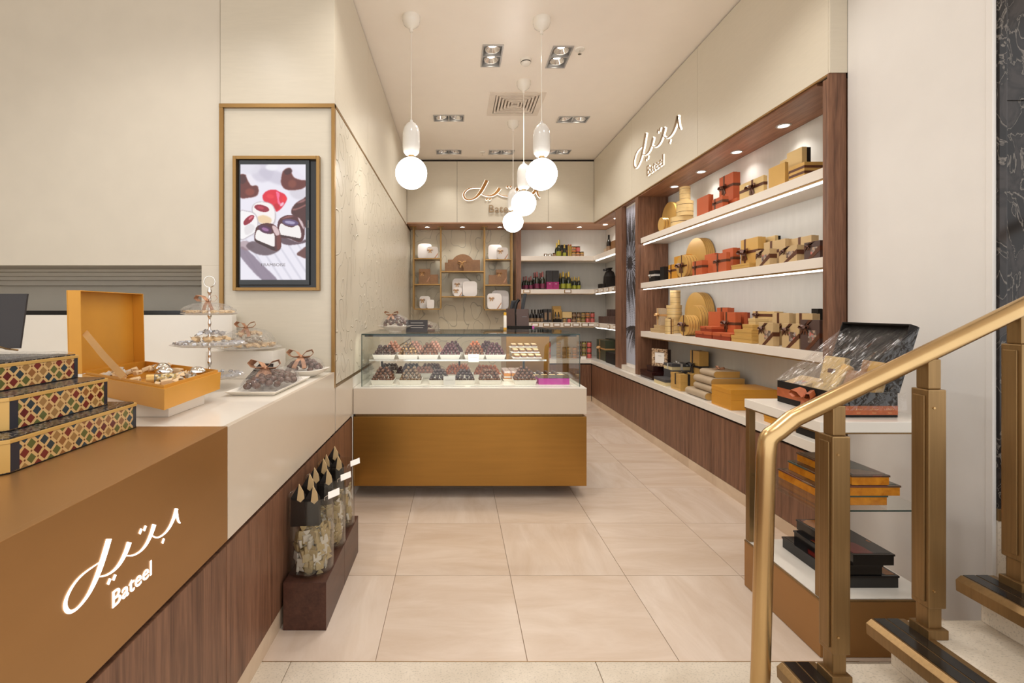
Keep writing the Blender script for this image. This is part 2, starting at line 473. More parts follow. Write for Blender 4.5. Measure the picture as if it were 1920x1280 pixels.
M['gold_box'] = simple('amber_gold_paper', (214,152,54), 0.35, 0.25, var=0.04)
M['tan_paper'] = simple('tan_paper', (190,162,118), 0.5, var=0.04)
M['tan_grey'] = simple('grey_tan_paper', (176,156,130), 0.5, var=0.04)
M['orange_paper'] = simple('orange_paper', (180,86,46), 0.5, var=0.04)
M['orange_edge'] = simple('dark_orange_edge', (138,52,24), 0.5)
M['brown_paper'] = simple('brown_paper', (78,58,52), 0.5, var=0.04)
M['brown_gold'] = simple('bronze_print_paper', (146,106,70), 0.45, 0.1, var=0.12, nscale=30)
M['black_paper'] = simple('black_paper', (30,25,22), 0.6, spec=0.2)
M['grey_paper'] = simple('charcoal_paper', (70,68,70), 0.5)
M['cream_edge'] = simple('cream_edge', (214,196,150), 0.5)
M['maroon_lacquer'] = simple('maroon_lacquer', (46,20,18), 0.2)
M['ribbon_brown'] = simple('brown_satin', (92,54,36), 0.35, 0.15, var=0.15, nscale=60)
M['ribbon_rust'] = simple('rust_satin', (168,88,48), 0.35, 0.2, var=0.15, nscale=40)
M['ribbon_gold'] = simple('gold_satin', (206,160,104), 0.35, 0.25, var=0.1)
M['ribbon_copper'] = simple('copper_gauze', (186,138,106), 0.4, 0.35, var=0.2, nscale=90)
M['ribbon_white'] = simple('silver_satin', (206,202,196), 0.35, 0.3)
M['ribbon_black'] = simple('black_satin', (38,34,34), 0.35)
M['white_box'] = simple('white_box', (238,232,228), 0.4, var=0.01)
M['sweets_print'] = mottled('sweets_behind_window', [(120,104,92),(176,150,128),(92,70,58),(190,110,100),(150,140,134),(100,84,76)], 60)
M['mosaic'] = mosaic('lozenge_mosaic')
M['black_lace'] = mottled('black_filigree', [(30,28,30),(60,56,56),(24,22,24),(120,112,104),(34,32,34)], 220, 0.25)
M['amber'] = stone('amber_inlay', (178,104,22), (214,140,36), (18,18,18), 0.15, rnd=False)
M['amber_top'] = mottled('inlaid_wood_top', [(92,70,54),(120,92,70),(70,84,76),(106,64,52),(84,64,50)], 9, 0.12)
M['black_top'] = mottled('painted_black_top', [(18,16,18),(24,20,22),(96,22,20),(20,18,20),(140,84,30),(16,14,16)], 8, 0.1)
M['bottle_glass'] = simple('dark_green_glass', (30,34,18), 0.08, var=0.1, coat=0.5)
M['bottle_dark'] = simple('black_glass', (26,20,18), 0.1, coat=0.5)
M['foil_gold'] = simple('gold_foil', (198,168,86), 0.3, 0.6)
M['foil_pink'] = simple('pink_foil', (156,96,92), 0.3, 0.5)
M['label_green'] = simple('olive_green_label', (142,142,40), 0.5)
M['label_pink'] = simple('magenta_label', (150,34,96), 0.5)
M['label_plum'] = simple('plum_label', (110,36,66), 0.5)
M['label_tan'] = simple('tan_label', (140,112,84), 0.5)
M['truffle'] = simple('milk_chocolate', (92,54,30), 0.36, spec=0.35, var=0.25, nscale=60, rnd=True)
M['truffle_dark'] = simple('dark_chocolate', (56,34,28), 0.34, spec=0.35, var=0.25, nscale=60, rnd=True)
M['truffle_plum'] = simple('plum_chocolate', (70,34,38), 0.32, spec=0.35, var=0.2, nscale=60, rnd=True)
M['truffle_nut'] = mottled('nutty_chocolate', [(78,50,28),(78,50,28),(146,112,62),(64,42,26)], 110, 0.4)
M['nut'] = simple('caramel_nut', (190,106,62), 0.3, var=0.3, nscale=40, rnd=True)
M['pink_nut'] = simple('rose_almond', (196,140,118), 0.35, var=0.25, nscale=40, rnd=True)
M['biscuit'] = simple('biscuit', (212,182,136), 0.6, var=0.15, nscale=60, rnd=True)
M['ganache'] = simple('ganache', (112,78,56), 0.4)
M['cake_orange'] = simple('orange_sponge', (220,140,50), 0.6)
M['cake_pink'] = mottled('pink_dusted_icing', [(226,200,196),(240,226,220),(200,150,150)], 160)
M['pink_card'] = simple('magenta_card', (192,74,160), 0.4)
M['wrap_gold'] = mottled('gold_printed_wrapper', [(168,138,74),(214,198,160),(120,106,84),(186,156,92),(92,80,62)], 130, 0.25)
M['wrap_white'] = mottled('white_printed_wrapper', [(206,196,180),(226,220,208),(128,118,108),(196,182,160)], 150, 0.25)
M['wrap_cream'] = simple('cream_wrapper', (222,192,150), 0.35, var=0.15, nscale=80, rnd=True)
M['wrap_silver'] = simple('silver_wrapper', (206,206,208), 0.22, 0.5, var=0.12, nscale=60, rnd=True)
M['wrap_brown'] = simple('brown_wrapper', (98,66,54), 0.25, 0.2, var=0.3, nscale=80, rnd=True)
M['jar_olive'] = simple('olive_preserve', (128,120,44), 0.2, coat=0.6)
M['jar_pink'] = simple('pink_preserve', (196,92,84), 0.2, coat=0.6)
M['jar_orange'] = simple('orange_preserve', (206,124,62), 0.2, coat=0.6)
M['jar_brown'] = simple('brown_preserve', (96,66,44), 0.2, coat=0.6)
M['jar_tan'] = simple('honey_preserve', (176,140,72), 0.2, coat=0.6)
M['lid_dark'] = simple('bronze_lid', (86,68,46), 0.35, 0.5)
M['tube_black'] = simple('black_tube', (42,38,36), 0.4)
M['tv_frame'] = simple('screen_bezel', (40,44,48), 0.25)
M['frame_ornate'] = mottled('gilded_carving', [(150,120,92),(206,180,150),(96,70,52),(180,150,118)], 90, 0.3)
M['slate'] = simple('slate_blue_band',(38,40,50),0.35)
M['duct'] = simple('grille_white', (226,214,200), 0.45)

# ---------------------------------------------------------------- the setting
XL, XR, CEIL, BACK, FASCIA = -0.77, 2.10, 3.70, 7.77, 7.20
def struct(name):
    o = bpy.data.objects.new(name, None); col.objects.link(o); o['kind'] = 'structure'; return o

# floor: bed, stone tiles, entrance slabs
fl = MB().box(-4.2, 4.5, -2.5, 8.0, -0.15, -0.006).build('floor', M['tile_j']); fl['kind'] = 'structure'
g = 0.0013
tile_me = {}
k = 0
for j in range(-1, 10):
    for i in range(-1, 6):
        x0 = -0.93+0.605*i; y0 = 1.867+0.605*j
        if j < 0: continue
        x1, y1 = x0+0.605, y0+0.605
        if x1 < -0.8 or x0 > 2.1: continue
        k += 1
        key = (i+j) % 3 != 0
        if key not in tile_me:
            tile_me[key] = MB().box(g, 0.605-g, g, 0.605-g, -0.006, 0).mesh('floor_tile', M['tile'] if key else M['tile_b'], bev=0.001)
        o = bpy.data.objects.new('floor_tile', tile_me[key]); col.objects.link(o); o.parent = fl; o.location = (x0, y0, 0)
for x0, x1 in ((-2.2,-0.66),(-0.66,0.55),(0.55,1.72),(1.72,2.9)):
    for y0, y1 in ((1.15,1.867),(0.2,1.15)):
        MB().box(x0+g, x1-g, y0+g, y1-g, -0.006, 0).build('entrance_slab', M['travertine'], fl, bev=0.0015)
# brass line between the two stones
MB().box(-0.8, 1.6, 1.866, 1.8685, -0.004, 0.0006).build('joint_strip', M['brass_trim'], fl)

# ceiling with openings for the recessed units and the air grille
UNITS = [(0.315,4.26,'y','front left'),(0.93,4.28,'y','front right'),(-0.10,5.64,'x','middle left'),(1.40,5.68,'x','middle right'),
         (-0.12,6.85,'x','back left'),(0.647,6.86,'x','back centre'),(1.465,6.85,'x','back right'),
         (-0.2,2.55,'y','entrance left (added fill, unseen)'),(1.2,2.55,'y','entrance right (added fill, unseen)'),(-1.6,1.75,'y','counter front (added fill, unseen)'),(0.5,1.1,'y','entrance centre (added fill, unseen)')]  # entrance and counter units: unseen lamps added to light the near part
UW, UL = 0.093, 0.185
holes = []
for x, y, o_, _ in UNITS:
    a, b = (UW, UL) if o_ == 'y' else (UL, UW)
    holes.append((x-a+0.006, x+a-0.006, y-b+0.006, y+b-0.006))
holes.append((0.41, 0.89, 5.03, 5.50))
xs = sorted({-4.2, 4.5} | {h[0] for h in holes} | {h[1] for h in holes})
ys = sorted({-0.6, 8.0} | {h[2] for h in holes} | {h[3] for h in holes})
b = MB()
for i in range(len(xs)-1):
    for j in range(len(ys)-1):
        cx, cy = (xs[i]+xs[i+1])/2, (ys[j]+ys[j+1])/2
        if any(h[0] < cx < h[1] and h[2] < cy < h[3] for h in holes): continue
        b.add([(xs[i],ys[j],CEIL),(xs[i+1],ys[j],CEIL),(xs[i+1],ys[j+1],CEIL),(xs[i],ys[j+1],CEIL)], [(0,3,2,1)])
b.box(-4.2, 4.5, -0.6, 8.0, CEIL+0.2, CEIL+0.25)  # unseen cap added to block light above the openings
ce = b.build('ceiling', M['ceiling']); ce['kind'] = 'structure'

def panel(par, name, mat, x0, x1, y0, y1, z0, z1, bev=0.0015):
    return MB().box(x0, x1, y0, y1, z0, z1).build(name, mat, par, bev=bev)

# left wall, with the pier that carries the screen
wl = MB().box(-1.47, XL-0.014, 2.975, 8.0, 0.0, CEIL-0.001).build('wall_left', M['dark']); wl['kind'] = 'structure'
J = 0.002
for y0, y1 in ((2.962,4.06),(4.06,5.63),(5.63,7.2)):
    panel(wl, 'upper_panel', M['cream_panel'], XL-0.014, XL, y0+J, y1-J, 2.70, CEIL-0.012)
panel(wl, 'embossed_panel', M['relief'], XL-0.014, XL, 2.978, 7.765, 0.925, 2.675)
panel(wl, 'panel_trim', M['brass_trim'], XL-0.014, XL+0.002, 2.962, 7.765, 2.677, 2.692)
panel(wl, 'panel_trim', M['brass'], XL-0.014, XL+0.002, 2.978, 7.765, 0.905, 0.923)
panel(wl, 'lower_panel', M['white_stone'], XL-0.014, XL-0.001, 3.468, 7.765, 0.0, 0.903)
panel(wl, 'upper_pier_panel', M['cream_panel'], -1.487, XL-0.0, 2.948, 2.962, 2.69, CEIL-0.001)
panel(wl, 'pier_panel', M['cream_panel'], -1.47, XL-0.02, 2.962, 2.975, 1.006, 2.67)
panel(wl, 'pier_trim', M['brass_trim'], -1.494, -1.470, 2.945, 2.975, 1.006, 2.69)
panel(wl, 'pier_trim', M['brass_trim'], XL-0.020, XL+0.002, 2.945, 2.977, 0.905, 2.69)
panel(wl, 'pier_trim', M['brass_trim'], -1.494, XL+0.002, 2.943, 2.975, 2.668, 2.692)
# bulkhead over the serving hatch, its moulded head and back
wh = MB().box(-4.2, -1.4945, 2.96, 3.25, 1.678, CEIL-0.001).build('wall_rear', M['cream_wall'], bev=0.0015); wh['kind'] = 'structure'
panel(wh, 'hatch_jamb', M['cream_wall'], -1.612, -1.494, 2.96, 3.25, 0.0, 1.678)
for k, (y0, zz) in enumerate(((3.25,1.66),(3.31,1.635),(3.36,1.61),(3.42,1.575))):
    panel(wh, 'hatch_moulding', M['cream_wall'], -4.2, -1.50, y0, y0+0.07, zz, 1.75, 0.006)
panel(wh, 'hatch_back', M['cream_wall'], -4.2, -1.48, 3.49, 3.52, 0.0, 2.0)
panel(wh, 'hatch_back', M['cream_wall'], -4.2, -4.15, -0.5, 3.5, 0.0, CEIL-0.001)

# back wall: fascia, soffit, engraved panel behind the brass frames
wb = MB().box(-0.9, 2.6, BACK+0.012, BACK+0.1, 0, CEIL-0.001).build('wall_back', M['dark']); wb['kind'] = 'structure'
panel(wb, 'fascia_core', M['dark'], XL, XR+0.4, FASCIA+0.014, FASCIA+0.1, 2.735, CEIL-0.001)
for x0, x1 in ((XL+0.001,0.0),(0.0,1.40),(1.40,XR)):
    panel(wb, 'fascia_panel', M['cream_panel'], x0+J, x1-J, FASCIA, FASCIA+0.014, 2.735, CEIL-0.03)
panel(wb, 'soffit', M['walnut_x'], XL, 2.46, FASCIA-0.002, BACK, 2.715, 2.735)
panel(wb, 'engraved_panel', M['relief_back'], XL, 0.93, BACK, BACK+0.012, 0.0, 2.715)
panel(wb, 'shelving_back', M['niche'], 0.99, 2.46, BACK, BACK+0.012, 0.0, 2.715)

# right wall: fascia, soffit, niche back, white end wall, marble return
wr = MB().box(2.474, 2.56, 2.2, 8.0, 0, CEIL-0.001).build('wall_right', M['dark']); wr['kind'] = 'structure'
panel(wr, 'fascia_core', M['dark'], XR+0.014, 2.2, 2.66, FASCIA+0.014, 2.735, CEIL-0.001)
for y0, y1 in ((2.655,4.10),(4.10,5.65),(5.65,7.2)):
    panel(wr, 'fascia_panel', M['cream_panel'], XR, XR+0.014, y0+J, y1-J, 2.735, CEIL-0.012)
panel(wr, 'fascia_trim', M['brass_trim'], XR-0.001, XR+0.014, 2.655, FASCIA, 2.724, 2.7345, 0.0008)
panel(wr, 'fascia_end', M['cream_panel'], XR+0.002, 2.2, 2.645, 2.657, 2.735, CEIL-0.001)
panel(wr, 'soffit', M['walnut_h'], XR+0.0145, 2.46, 2.76, FASCIA-0.003, 2.712, 2.735)
panel(wr, 'niche_back', M['niche'], 2.46, 2.474, 2.7, 7.77, 0.0, 2.712)
panel(wr, 'end_wall', M['white_wall'], 2.2005, 2.56, 1.945, 2.6445, 0, CEIL-0.001)
panel(wr, 'corner_bead', M['white_wall'], 2.196, 2.212, 1.925, 1.95, 0, CEIL-0.001)
panel(wr, 'marble_panel', M['marble'], 2.215, 3.3, 1.93, 1.945, 2.26, CEIL-0.001)
panel(wr, 'marble_panel', M['marble'], 2.215, 3.3, 1.93, 1.945, 0.60, 2.257)
panel(wr, 'marble_edge', M['marble'], 2.213, 2.245, 1.915, 1.93, 0.585, CEIL-0.001)
panel(wr, 'marble_trim', M['brass'], 2.213, 3.3, 1.915, 1.945, 0.535, 0.585)
panel(wr, 'stone_skirting', M['travertine'], 2.213, 3.3, 1.92, 1.945, 0.0, 0.535)

# ---------------------------------------------------------------- stairs and brass railing
st = struct('staircase'); st['label'] = 'pale stone steps with brass and black nosings beside the display stand'
for k in range(5):
    x0 = 1.13+0.315*k; z = 0.157+0.1525*k; z0 = z-0.1525 if k else 0.0
    s_ = MB().box(x0+0.035, 3.3, -0.4, 1.65, z-0.062, z-0.001).box(x0+0.075, 3.3, -0.4, 1.645, z0-0.001, z-0.06).build('step', M['travertine'], st, bev=0.004)
    nb = MB(); nb.prism([(x0-0.004,-0.4,z-0.050),(x0+0.13,-0.4,z-0.050),(x0+0.13,-0.4,z+0.003),(x0+0.012,-0.4,z+0.003),(x0-0.006,-0.4,z-0.012)],
                        [(x0-0.004,1.652,z-0.050),(x0+0.13,1.652,z-0.050),(x0+0.13,1.652,z+0.003),(x0+0.012,1.652,z+0.003),(x0-0.006,1.652,z-0.012)])
    n_ = nb.build('nosing', M['brass'], s_, bev=0.001)
    for a in (0.020, 0.066):
        MB().box(x0+a, x0+a+0.040, -0.4, 1.651, z+0.0025, z+0.0045).build('grip_strip', M['black'], s_)

RY = 1.58
def rail_z(x): return 1.100+0.487*(x-1.27)
ra = thing('stair_railing', 'polished brass handrail on square bronze posts climbing the stone steps', 'railing', (1.02,RY,0))
path = [(1.012,RY,0.0),(1.022,RY,0.2),(1.040,RY,0.9),(1.045,RY,0.955)]
for t in (0.25,0.5,0.75): path.append((1.045+0.045*t*t+0.01*t, RY, 0.955+0.052*t-0.01*t*t))
for x in (1.13,1.2,1.5,2.0,2.75): path.append((x, RY, rail_z(x)))
path = [Vector(p)-Vector((1.02,RY,0)) for p in path]
MB().tube(path, 0.0235, 12, sq=(1.0,1.25)).build('handrail', M['brass_bright'], ra, smooth=1.0)
for x, zb in ((1.27,0.157),(1.587,0.3095),(1.895,0.462),(2.21,0.6145)):
    zt = rail_z(x)-0.02
    lo, hi = zb+0.10, zt-0.10
    q = MB()
    def sq(hw, z0, z1): q.box(x-1.02-hw, x-1.02+hw, -hw, hw, z0, z1)
    sq(0.030, lo, hi); sq(0.0215, hi, zt); sq(0.0225, zb+0.03, lo)
    ps = q.build('post', M['brass'], ra, bev=0.004)
    q = MB(); sq(0.034, zb, zb+0.032); q.build('foot_collar', M['brass'], ps, bev=0.003)
    MB().box(x-1.02-0.036, x-1.02-0.030, -0.02, 0.02, lo+0.02, hi-0.02).build('side_plate', M['brass'], ps, bev=0.002)
    for zz in (lo+0.06, hi-0.06): MB().lathe([(0.004,-0.0325),(0.004,-0.029)], 8, (x-1.02-0.012,0,zz), axis='y').build('screw', M['brass_bright'], ps)

# ---------------------------------------------------------------- ceiling fittings
def spot_light(name, loc, watts, angle, aim=None, blend=0.6, size=0.03):
    d = bpy.data.lights.new(name, 'SPOT'); d.energy = watts; d.spot_size = angle; d.spot_blend = blend; d.color = SPOT_COL; d.shadow_soft_size = size
    return d

def ceiling_unit(x, y, ori, where, lit=True):
    t = thing('ceiling_spotlight', f'recessed grey twin spotlight unit at the {where} of the ceiling', 'ceiling light', (x,y,CEIL), 0 if ori == 'y' else PI/2, 'twin spotlight units')
    a, b_ = UW, UL
    f = MB()
    f.box(-a,-a+0.012,-b_,b_,-0.008,0.09).box(a-0.012,a,-b_,b_,-0.008,0.09).box(-a+0.012,a-0.012,-b_,-b_+0.012,-0.008,0.09).box(-a+0.012,a-0.012,b_-0.012,b_,-0.008,0.09).box(-a+0.012,a-0.012,-0.006,0.006,-0.004,0.09)
    f.build('frame', M['fixture'], t)
    MB().box(-a,a,-b_,b_,0.09,0.1).build('housing', M['black_plastic'], t)
    for s in (-1, 1):
        c = (0, s*0.088, 0)
        tilt = 0.0 if ori == 'y' else (0.35 if s < 0 else -0.3)
        r = MB().lathe([(0.070,0.012),(0.066,0.010),(0.062,0.016),(0.040,0.045),(0.036,0.05)], 20, (0,0,0), cap=False).build('reflector', M['reflector'], t, smooth=0.8)
        r.location = c; r.rotation_euler = (tilt*0.6, 0, 0)
        MB().lathe([(0.0,0.049),(0.041,0.047)], 20, (0,0,0), cap=False).build('lens', M['lamp'], r)
        MB().lathe([(0.0715,0.008),(0.0715,0.016),(0.066,0.016),(0.066,0.008)], 20, cap=False).build('lamp_ring', M['fixture'], r, smooth=0.8)
        L = bpy.data.objects.new('spot_beam', spot_light('spot_beam', c, SPOT_W*(0.6 if y > 6.5 else 1.0), 1.45 if y > 6.5 else 2.35)); col.objects.link(L)
        L.parent = t; L.location = (0, s*0.088, -0.012)
        L.rotation_euler = (tilt*0.8, 0, 0)
for u in UNITS: ceiling_unit(*u)

def soffit_light(x, y, z, where, watts=SOFFIT_W):
    t = thing('soffit_downlight', f'small round downlight in the wooden soffit, {where}', 'downlight', (x,y,z), 0, 'soffit downlights')
    MB().lathe([(0.048,0.0),(0.047,-0.005),(0.036,-0.006),(0.034,-0.002)], 18, cap=False).build('trim_ring', M['fixture'], t, smooth=0.7)
    MB().lathe([(0.0,-0.0025),(0.034,-0.0025)], 16, cap=False).build('lens', M['lamp'], t)
    L = bpy.data.objects.new('downlight_beam', spot_light('downlight_beam', (0,0,0), watts, 2.1, blend=0.8, size=0.025)); col.objects.link(L)
    L.parent = t; L.location = (0, 0, -0.012)
for (x, y), wh in zip([(2.33,3.35),(2.33,3.91),(2.325,4.47),(2.32,5.01)], ('nearest to the entrance','second from the entrance over the right niche','third from the entrance over the right niche','farthest in the right niche')):
    soffit_light(x, y, 2.712, wh)
for x, wh in zip((-0.476,0.085,0.68,1.47,1.95), ('over the left brass frame','over the middle brass shelves','over the right brass frame','over the left of the bottle shelves','over the right of the bottle shelves')):
    soffit_light(x, 7.48, 2.715, wh, 9.0)
soffit_light(2.29, 7.25, 2.712, 'in the far right corner'); soffit_light(2.29, 6.75, 2.712, 'just behind the palm picture post')

def pendant(x, y, label):
    t = thing('pendant_lamp', label, 'pendant lamp', (x,y,2.47), 0, 'globe pendants')
    c0 = CEIL-2.47
    MB().lathe([(0.070,c0),(0.070,c0-0.03),(0.060,c0-0.06),(0.030,c0-0.085),(0.014,c0-0.095),(0.012,c0-0.12),(0,c0-0.12)], 20).build('canopy', M['porcelain'], t, smooth=0.7)
    MB().tube([(0,0,c0-0.12),(0,0,0.41)], 0.0035, 6).build('cord', M['porcelain'], t)
    MB().lathe([(0.0,0.42),(0.010,0.42),(0.012,0.405),(0.040,0.385),(0.060,0.35),(0.067,0.31),(0.068,0.20),(0.062,0.165),(0.045,0.145),(0.02,0.14)], 24).build('lamp_cap', M['cap_white'], t, smooth=0.9)
    MB().lathe([(0.024,0.145),(0.024,0.118)], 16).build('brass_collar', M['brass_bright'], t, smooth=0.6)
    MB().ball((0,0,0), 0.124, 28, 18).build('globe', M['globe'], t, smooth=3)
pendant(-0.36, 3.69, 'white globe pendant hanging alone on the left, near the embossed wall')
pendant(0.67, 3.72, 'white globe pendant nearest the entrance in the row of three')
pendant(0.673, 4.74, 'white globe pendant in the middle of the row of three')
pendant(0.686, 5.75, 'smallest looking white globe pendant, farthest back in the row of three')

t = thing('smoke_detector', 'white round smoke detector on the ceiling between the front spotlights', 'smoke detector', (0.633,4.32,CEIL))
MB().lathe([(0.052,0),(0.052,-0.02),(0.046,-0.024),(0.046,-0.034),(0.034,-0.05),(0.0,-0.052)], 20).build('body', M['porcelain'], t, smooth=0.6)
MB().lathe([(0.0475,-0.025),(0.0475,-0.032)], 20, cap=False).build('vent_slot', M['dark'], t)
for x, y, lb in ((1.085,4.15,'white fire sprinkler head on the ceiling right of the front spotlights'),(0.37,6.86,'tiny white fire sprinkler head on the ceiling near the back fascia')):
    t = thing('sprinkler', lb, 'sprinkler', (x,y,CEIL))
    MB().lathe([(0.045,0),(0.042,-0.008),(0.012,-0.012)], 18).build('escutcheon', M['porcelain'], t, smooth=0.6)
    MB().tube([(0,0,-0.008),(0,0,-0.04)], 0.006, 8).lathe([(0.016,-0.044),(0.016,-0.040)], 10).build('head', M['chrome'], t)

t = thing('air_grille', 'square white ceiling air grille of stepped louvre rings', 'air vent', (0.65,5.265,CEIL))
f = MB()
for i, (r, dz) in enumerate(((0.30,0),)):
    r2 = 0.235
    f.box(-r,r,-r,-r2,-0.006,0.004).box(-r,r,r2,r,-0.006,0.004).box(-r,-r2,-r2,r2,-0.006,0.004).box(r2,r,-r2,r2,-0.006,0.004)
f.build('rim', M['duct'], t, bev=0.002)
MB().box(-0.24,0.24,-0.24,0.24,0.10,0.11).build('duct_back', M['duct'], t)
for i in range(6):
    r = 0.226-0.036*i; ri = r-0.020
    q = MB()
    z0_, z1_ = -0.004, 0.022
    q.box(-r,r,-r,-ri,z0_,z1_).box(-r,r,ri,r,z0_,z1_).box(-r,-ri,-ri,ri,z0_,z1_).box(ri,r,-ri,ri,z0_,z1_)
    q.build('louvre_ring', M['duct'], t)

# ---------------------------------------------------------------- signs
LAM = [(850,290,30),(828,335,30),(800,385,28),(770,425,22),(735,455,14),(690,470,9),(655,460,13),(638,430,16),(645,400,13),(675,372,9),(720,358,6),(800,358,3)]
YEH = [(968,362,30),(945,395,26),(910,423,18),(870,433,9),(830,427,6),(795,412,4)]
TEH = [(1134,362,30),(1110,398,24),(1075,427,16),(1035,437,8),(990,430,6),(950,410,4)]
BEH = [(1308,362,28),(1285,398,24),(1250,428,16),(1205,441,8),(1155,433,6),(1110,400,4)]
TAIL = [(1306,362,9),(1312,395,15),(1322,428,11),(1339,449,4)]
DOTS = [(850,463),(879,463),(1039,349),(1068,349),(1200,471)]
def smooth_path(p, n=4):
    out = []
    for i in range(len(p)-1):
        p0, p1, p2, p3 = (np.array(p[max(0,min(len(p)-1,k))], float) for k in (i-1,i,i+1,i+2))
        for q in range(n):
            s = q/n
            out.append(0.5*((2*p1)+(-p0+p2)*s+(2*p0-5*p1+4*p2-p3)*s*s+(-p0+3*p1-3*p2+p3)*s**3))
    out.append(np.array(p[-1], float)); return out
def stroke_mesh(mb, pts, z0, z1, grow=0.0, sc_=1.0, c=(987,400)):
    """variable width pen stroke as a solid in local x right, z up, front at -y"""
    pts = smooth_path(pts); n = len(pts); L = []; R = []
    for i in range(n):
        t = pts[min(i+1,n-1)][:2]-pts[max(i-1,0)][:2]; t = t/(np.linalg.norm(t)+1e-9)
        nn = np.array((-t[1], t[0])); w_ = max(pts[i][2], 2.5)/2+grow
        e = pts[i][:2]+(t*grow if i == n-1 else (-t*grow if i == 0 else 0))
        L.append(e+nn*w_); R.append(e-nn*w_)
    vs = []
    for a, b_ in zip(L, R):
        for q in (a, b_):
            for y in (z0, z1): vs.append(((q[0]-c[0])*sc_, y, (c[1]-q[1])*sc_))
    fs = [(0,1,3,2), (4*n-4,4*n-2,4*n-1,4*n-3)]
    for i in range(n-1):
        o = 4*i
        fs += [(o,o+2,o+6,o+4),(o+1,o+5,o+7,o+3),(o,o+4,o+5,o+1),(o+2,o+3,o+7,o+6)]
    mb.add(vs, fs)
def dot_mesh(mb, d, z0, z1, grow, sc_, c=(987,400)):
    r = 12+grow
    pts = [(d[0]-0.9*r,d[1]+0.25*r),(d[0]+0.15*r,d[1]-1.05*r),(d[0]+0.95*r,d[1]-0.3*r),(d[0]-0.1*r,d[1]+1.05*r)]
    P = [((p[0]-c[0])*sc_, (c[1]-p[1])*sc_) for p in pts]
    mb.prism([(x,z0,z) for x, z in P], [(x,z1,z) for x, z in P])
def letters(word, size, extrude, mat, parent, loc, width=None, name='letter', offset=0.0, xs=None):
    """word as separate letter meshes; local x right, z up"""
    font_cu = bpy.data.curves.new('tmp', 'FONT'); font_cu.body = word; font_cu.size = size
    ob = bpy.data.objects.new('tmp', font_cu); col.objects.link(ob)
    bpy.context.view_layer.update()
    wd = ob.dimensions.x
    k = (width/wd) if width else 1
    adv = []
    for i in range(len(word)+1):
        font_cu.body = word[:i]+'|' ; bpy.context.view_layer.update(); adv.append(ob.dimensions.x)
    outs = []
    bar = adv[0]
    for i, ch in enumerate(word):
        font_cu.body = ch; font_cu.extrude = extrude; font_cu.offset = offset; font_cu.resolution_u = 3
        bpy.context.view_layer.update()
        dg = bpy.context.evaluated_depsgraph_get()
        me = bpy.data.meshes.new_from_object(ob.evaluated_get(dg))
        me.name = name
        me.transform(Matrix.Rotation(PI/2, 4, 'X') @ Matrix.Diagonal((k,1,1,1)))
        me.materials.clear(); me.materials.append(mat)
        o = bpy.data.objects.new(name, me); col.objects.link(o); o.parent = parent
        o.location = (loc[0]+(adv[i]-bar)*k, loc[1], loc[2])
        outs.append(o); font_cu.extrude = 0; font_cu.offset = 0
    bpy.data.objects.remove(ob); bpy.data.curves.remove(font_cu)
    return outs

def sign(label, loc, rz, width, face, halo, stand, thick, latin_face, latin_glow=True):
    t = thing('shop_sign', label, 'sign', loc, rz, 'shop signs')
    s = width/704.0
    gl = MB()
    for nm, p in (('script_stroke',LAM),('script_stroke',YEH),('script_stroke',TEH),('script_stroke',BEH),('script_stroke',TAIL)):
        m_ = MB(); stroke_mesh(m_, p, -stand-thick, -stand, 0, s); m_.build(nm, face, t)
        if halo: stroke_mesh(gl, p, -0.0035, -0.0012, 3.0, s)
    for d in DOTS:
        m_ = MB(); dot_mesh(m_, d, -stand-thick, -stand, 0, s); m_.build('script_dot', face, t)
        if halo: dot_mesh(gl, d, -0.0035, -0.0012, 2.6, s)
    if halo: gl.build('glow_backing', halo, t)
    lx = (862-987)*s; lz = (400-584)*s
    letters('Bateel', 98*s, thick/2, latin_face, t, (lx, -stand-thick/2, lz), width=243*s)
    if halo and latin_glow:
        letters('Bateel', 98*s, 0.001, halo, t, (lx, -0.0025, lz), width=243*s, name='letter_glow', offset=0.0)
    return t
sign('gold script shop sign with small latin letters on the back fascia, partly behind the globes', (0.6837, FASCIA, 3.192), 0, 1.172, M['sign_gold'], M['halo'], 0.014, 0.010, M['sign_bronze'], False)
sign('gold script shop sign with bright halo high on the right fascia', (XR, 4.96, 3.165), -PI/2, 1.16, M['sign_bronze'], M['halo'], 0.016, 0.004, M['sign_bronze'])
sign('glowing white script shop sign on the gold counter front', (XL+0.0004, 1.1115, 0.8335), PI/2, 0.384, M['sign_white'], None, 0.0, 0.0016, M['sign_white'])

# ---------------------------------------------------------------- service counter on the left
ct = thing('service_counter', 'long sales counter with brushed gold front end, white top and walnut base on the left', 'counter', (XL,1.6,0))
def P(par, name, mat, *b_, bev=0.0015): return MB().box(*b_).build(name, mat, par, bev=bev, world=True)
P(ct, 'core', M['dark'], -3.3, XL-0.02, 0.35, 2.93, 0.05, 0.985)
P(ct, 'gold_top', M['gold'], -3.3, XL-0.004, 0.30, 1.5755, 0.98, 1.008)
P(ct, 'gold_front', M['gold'], XL-0.02, XL, 0.30, 1.5755, 0.626, 1.0085)
P(ct, 'white_top', M['white_stone'], -3.3, XL-0.004, 1.577, 2.958, 0.98, 1.006)
P(ct, 'white_front', M['shaded_front'], XL-0.02, XL, 1.577, 2.96, 0.626, 1.0065)
P(ct, 'white_front', M['shaded_front'], XL-0.0135, XL, 2.9785, 3.467, 0.626, 0.904)
for y0, y1 in ((0.35,1.573),(1.577,2.6),(2.604,3.463)):
    P(ct, 'wood_panel', M['walnut'], XL-(0.022 if y0 < 2 else 0.0135), XL-0.004, y0, y1, 0.085, 0.607)
P(ct, 'plinth', M['plinth'], XL-0.0135, XL-0.006, 0.35, 3.463, 0.0, 0.083)

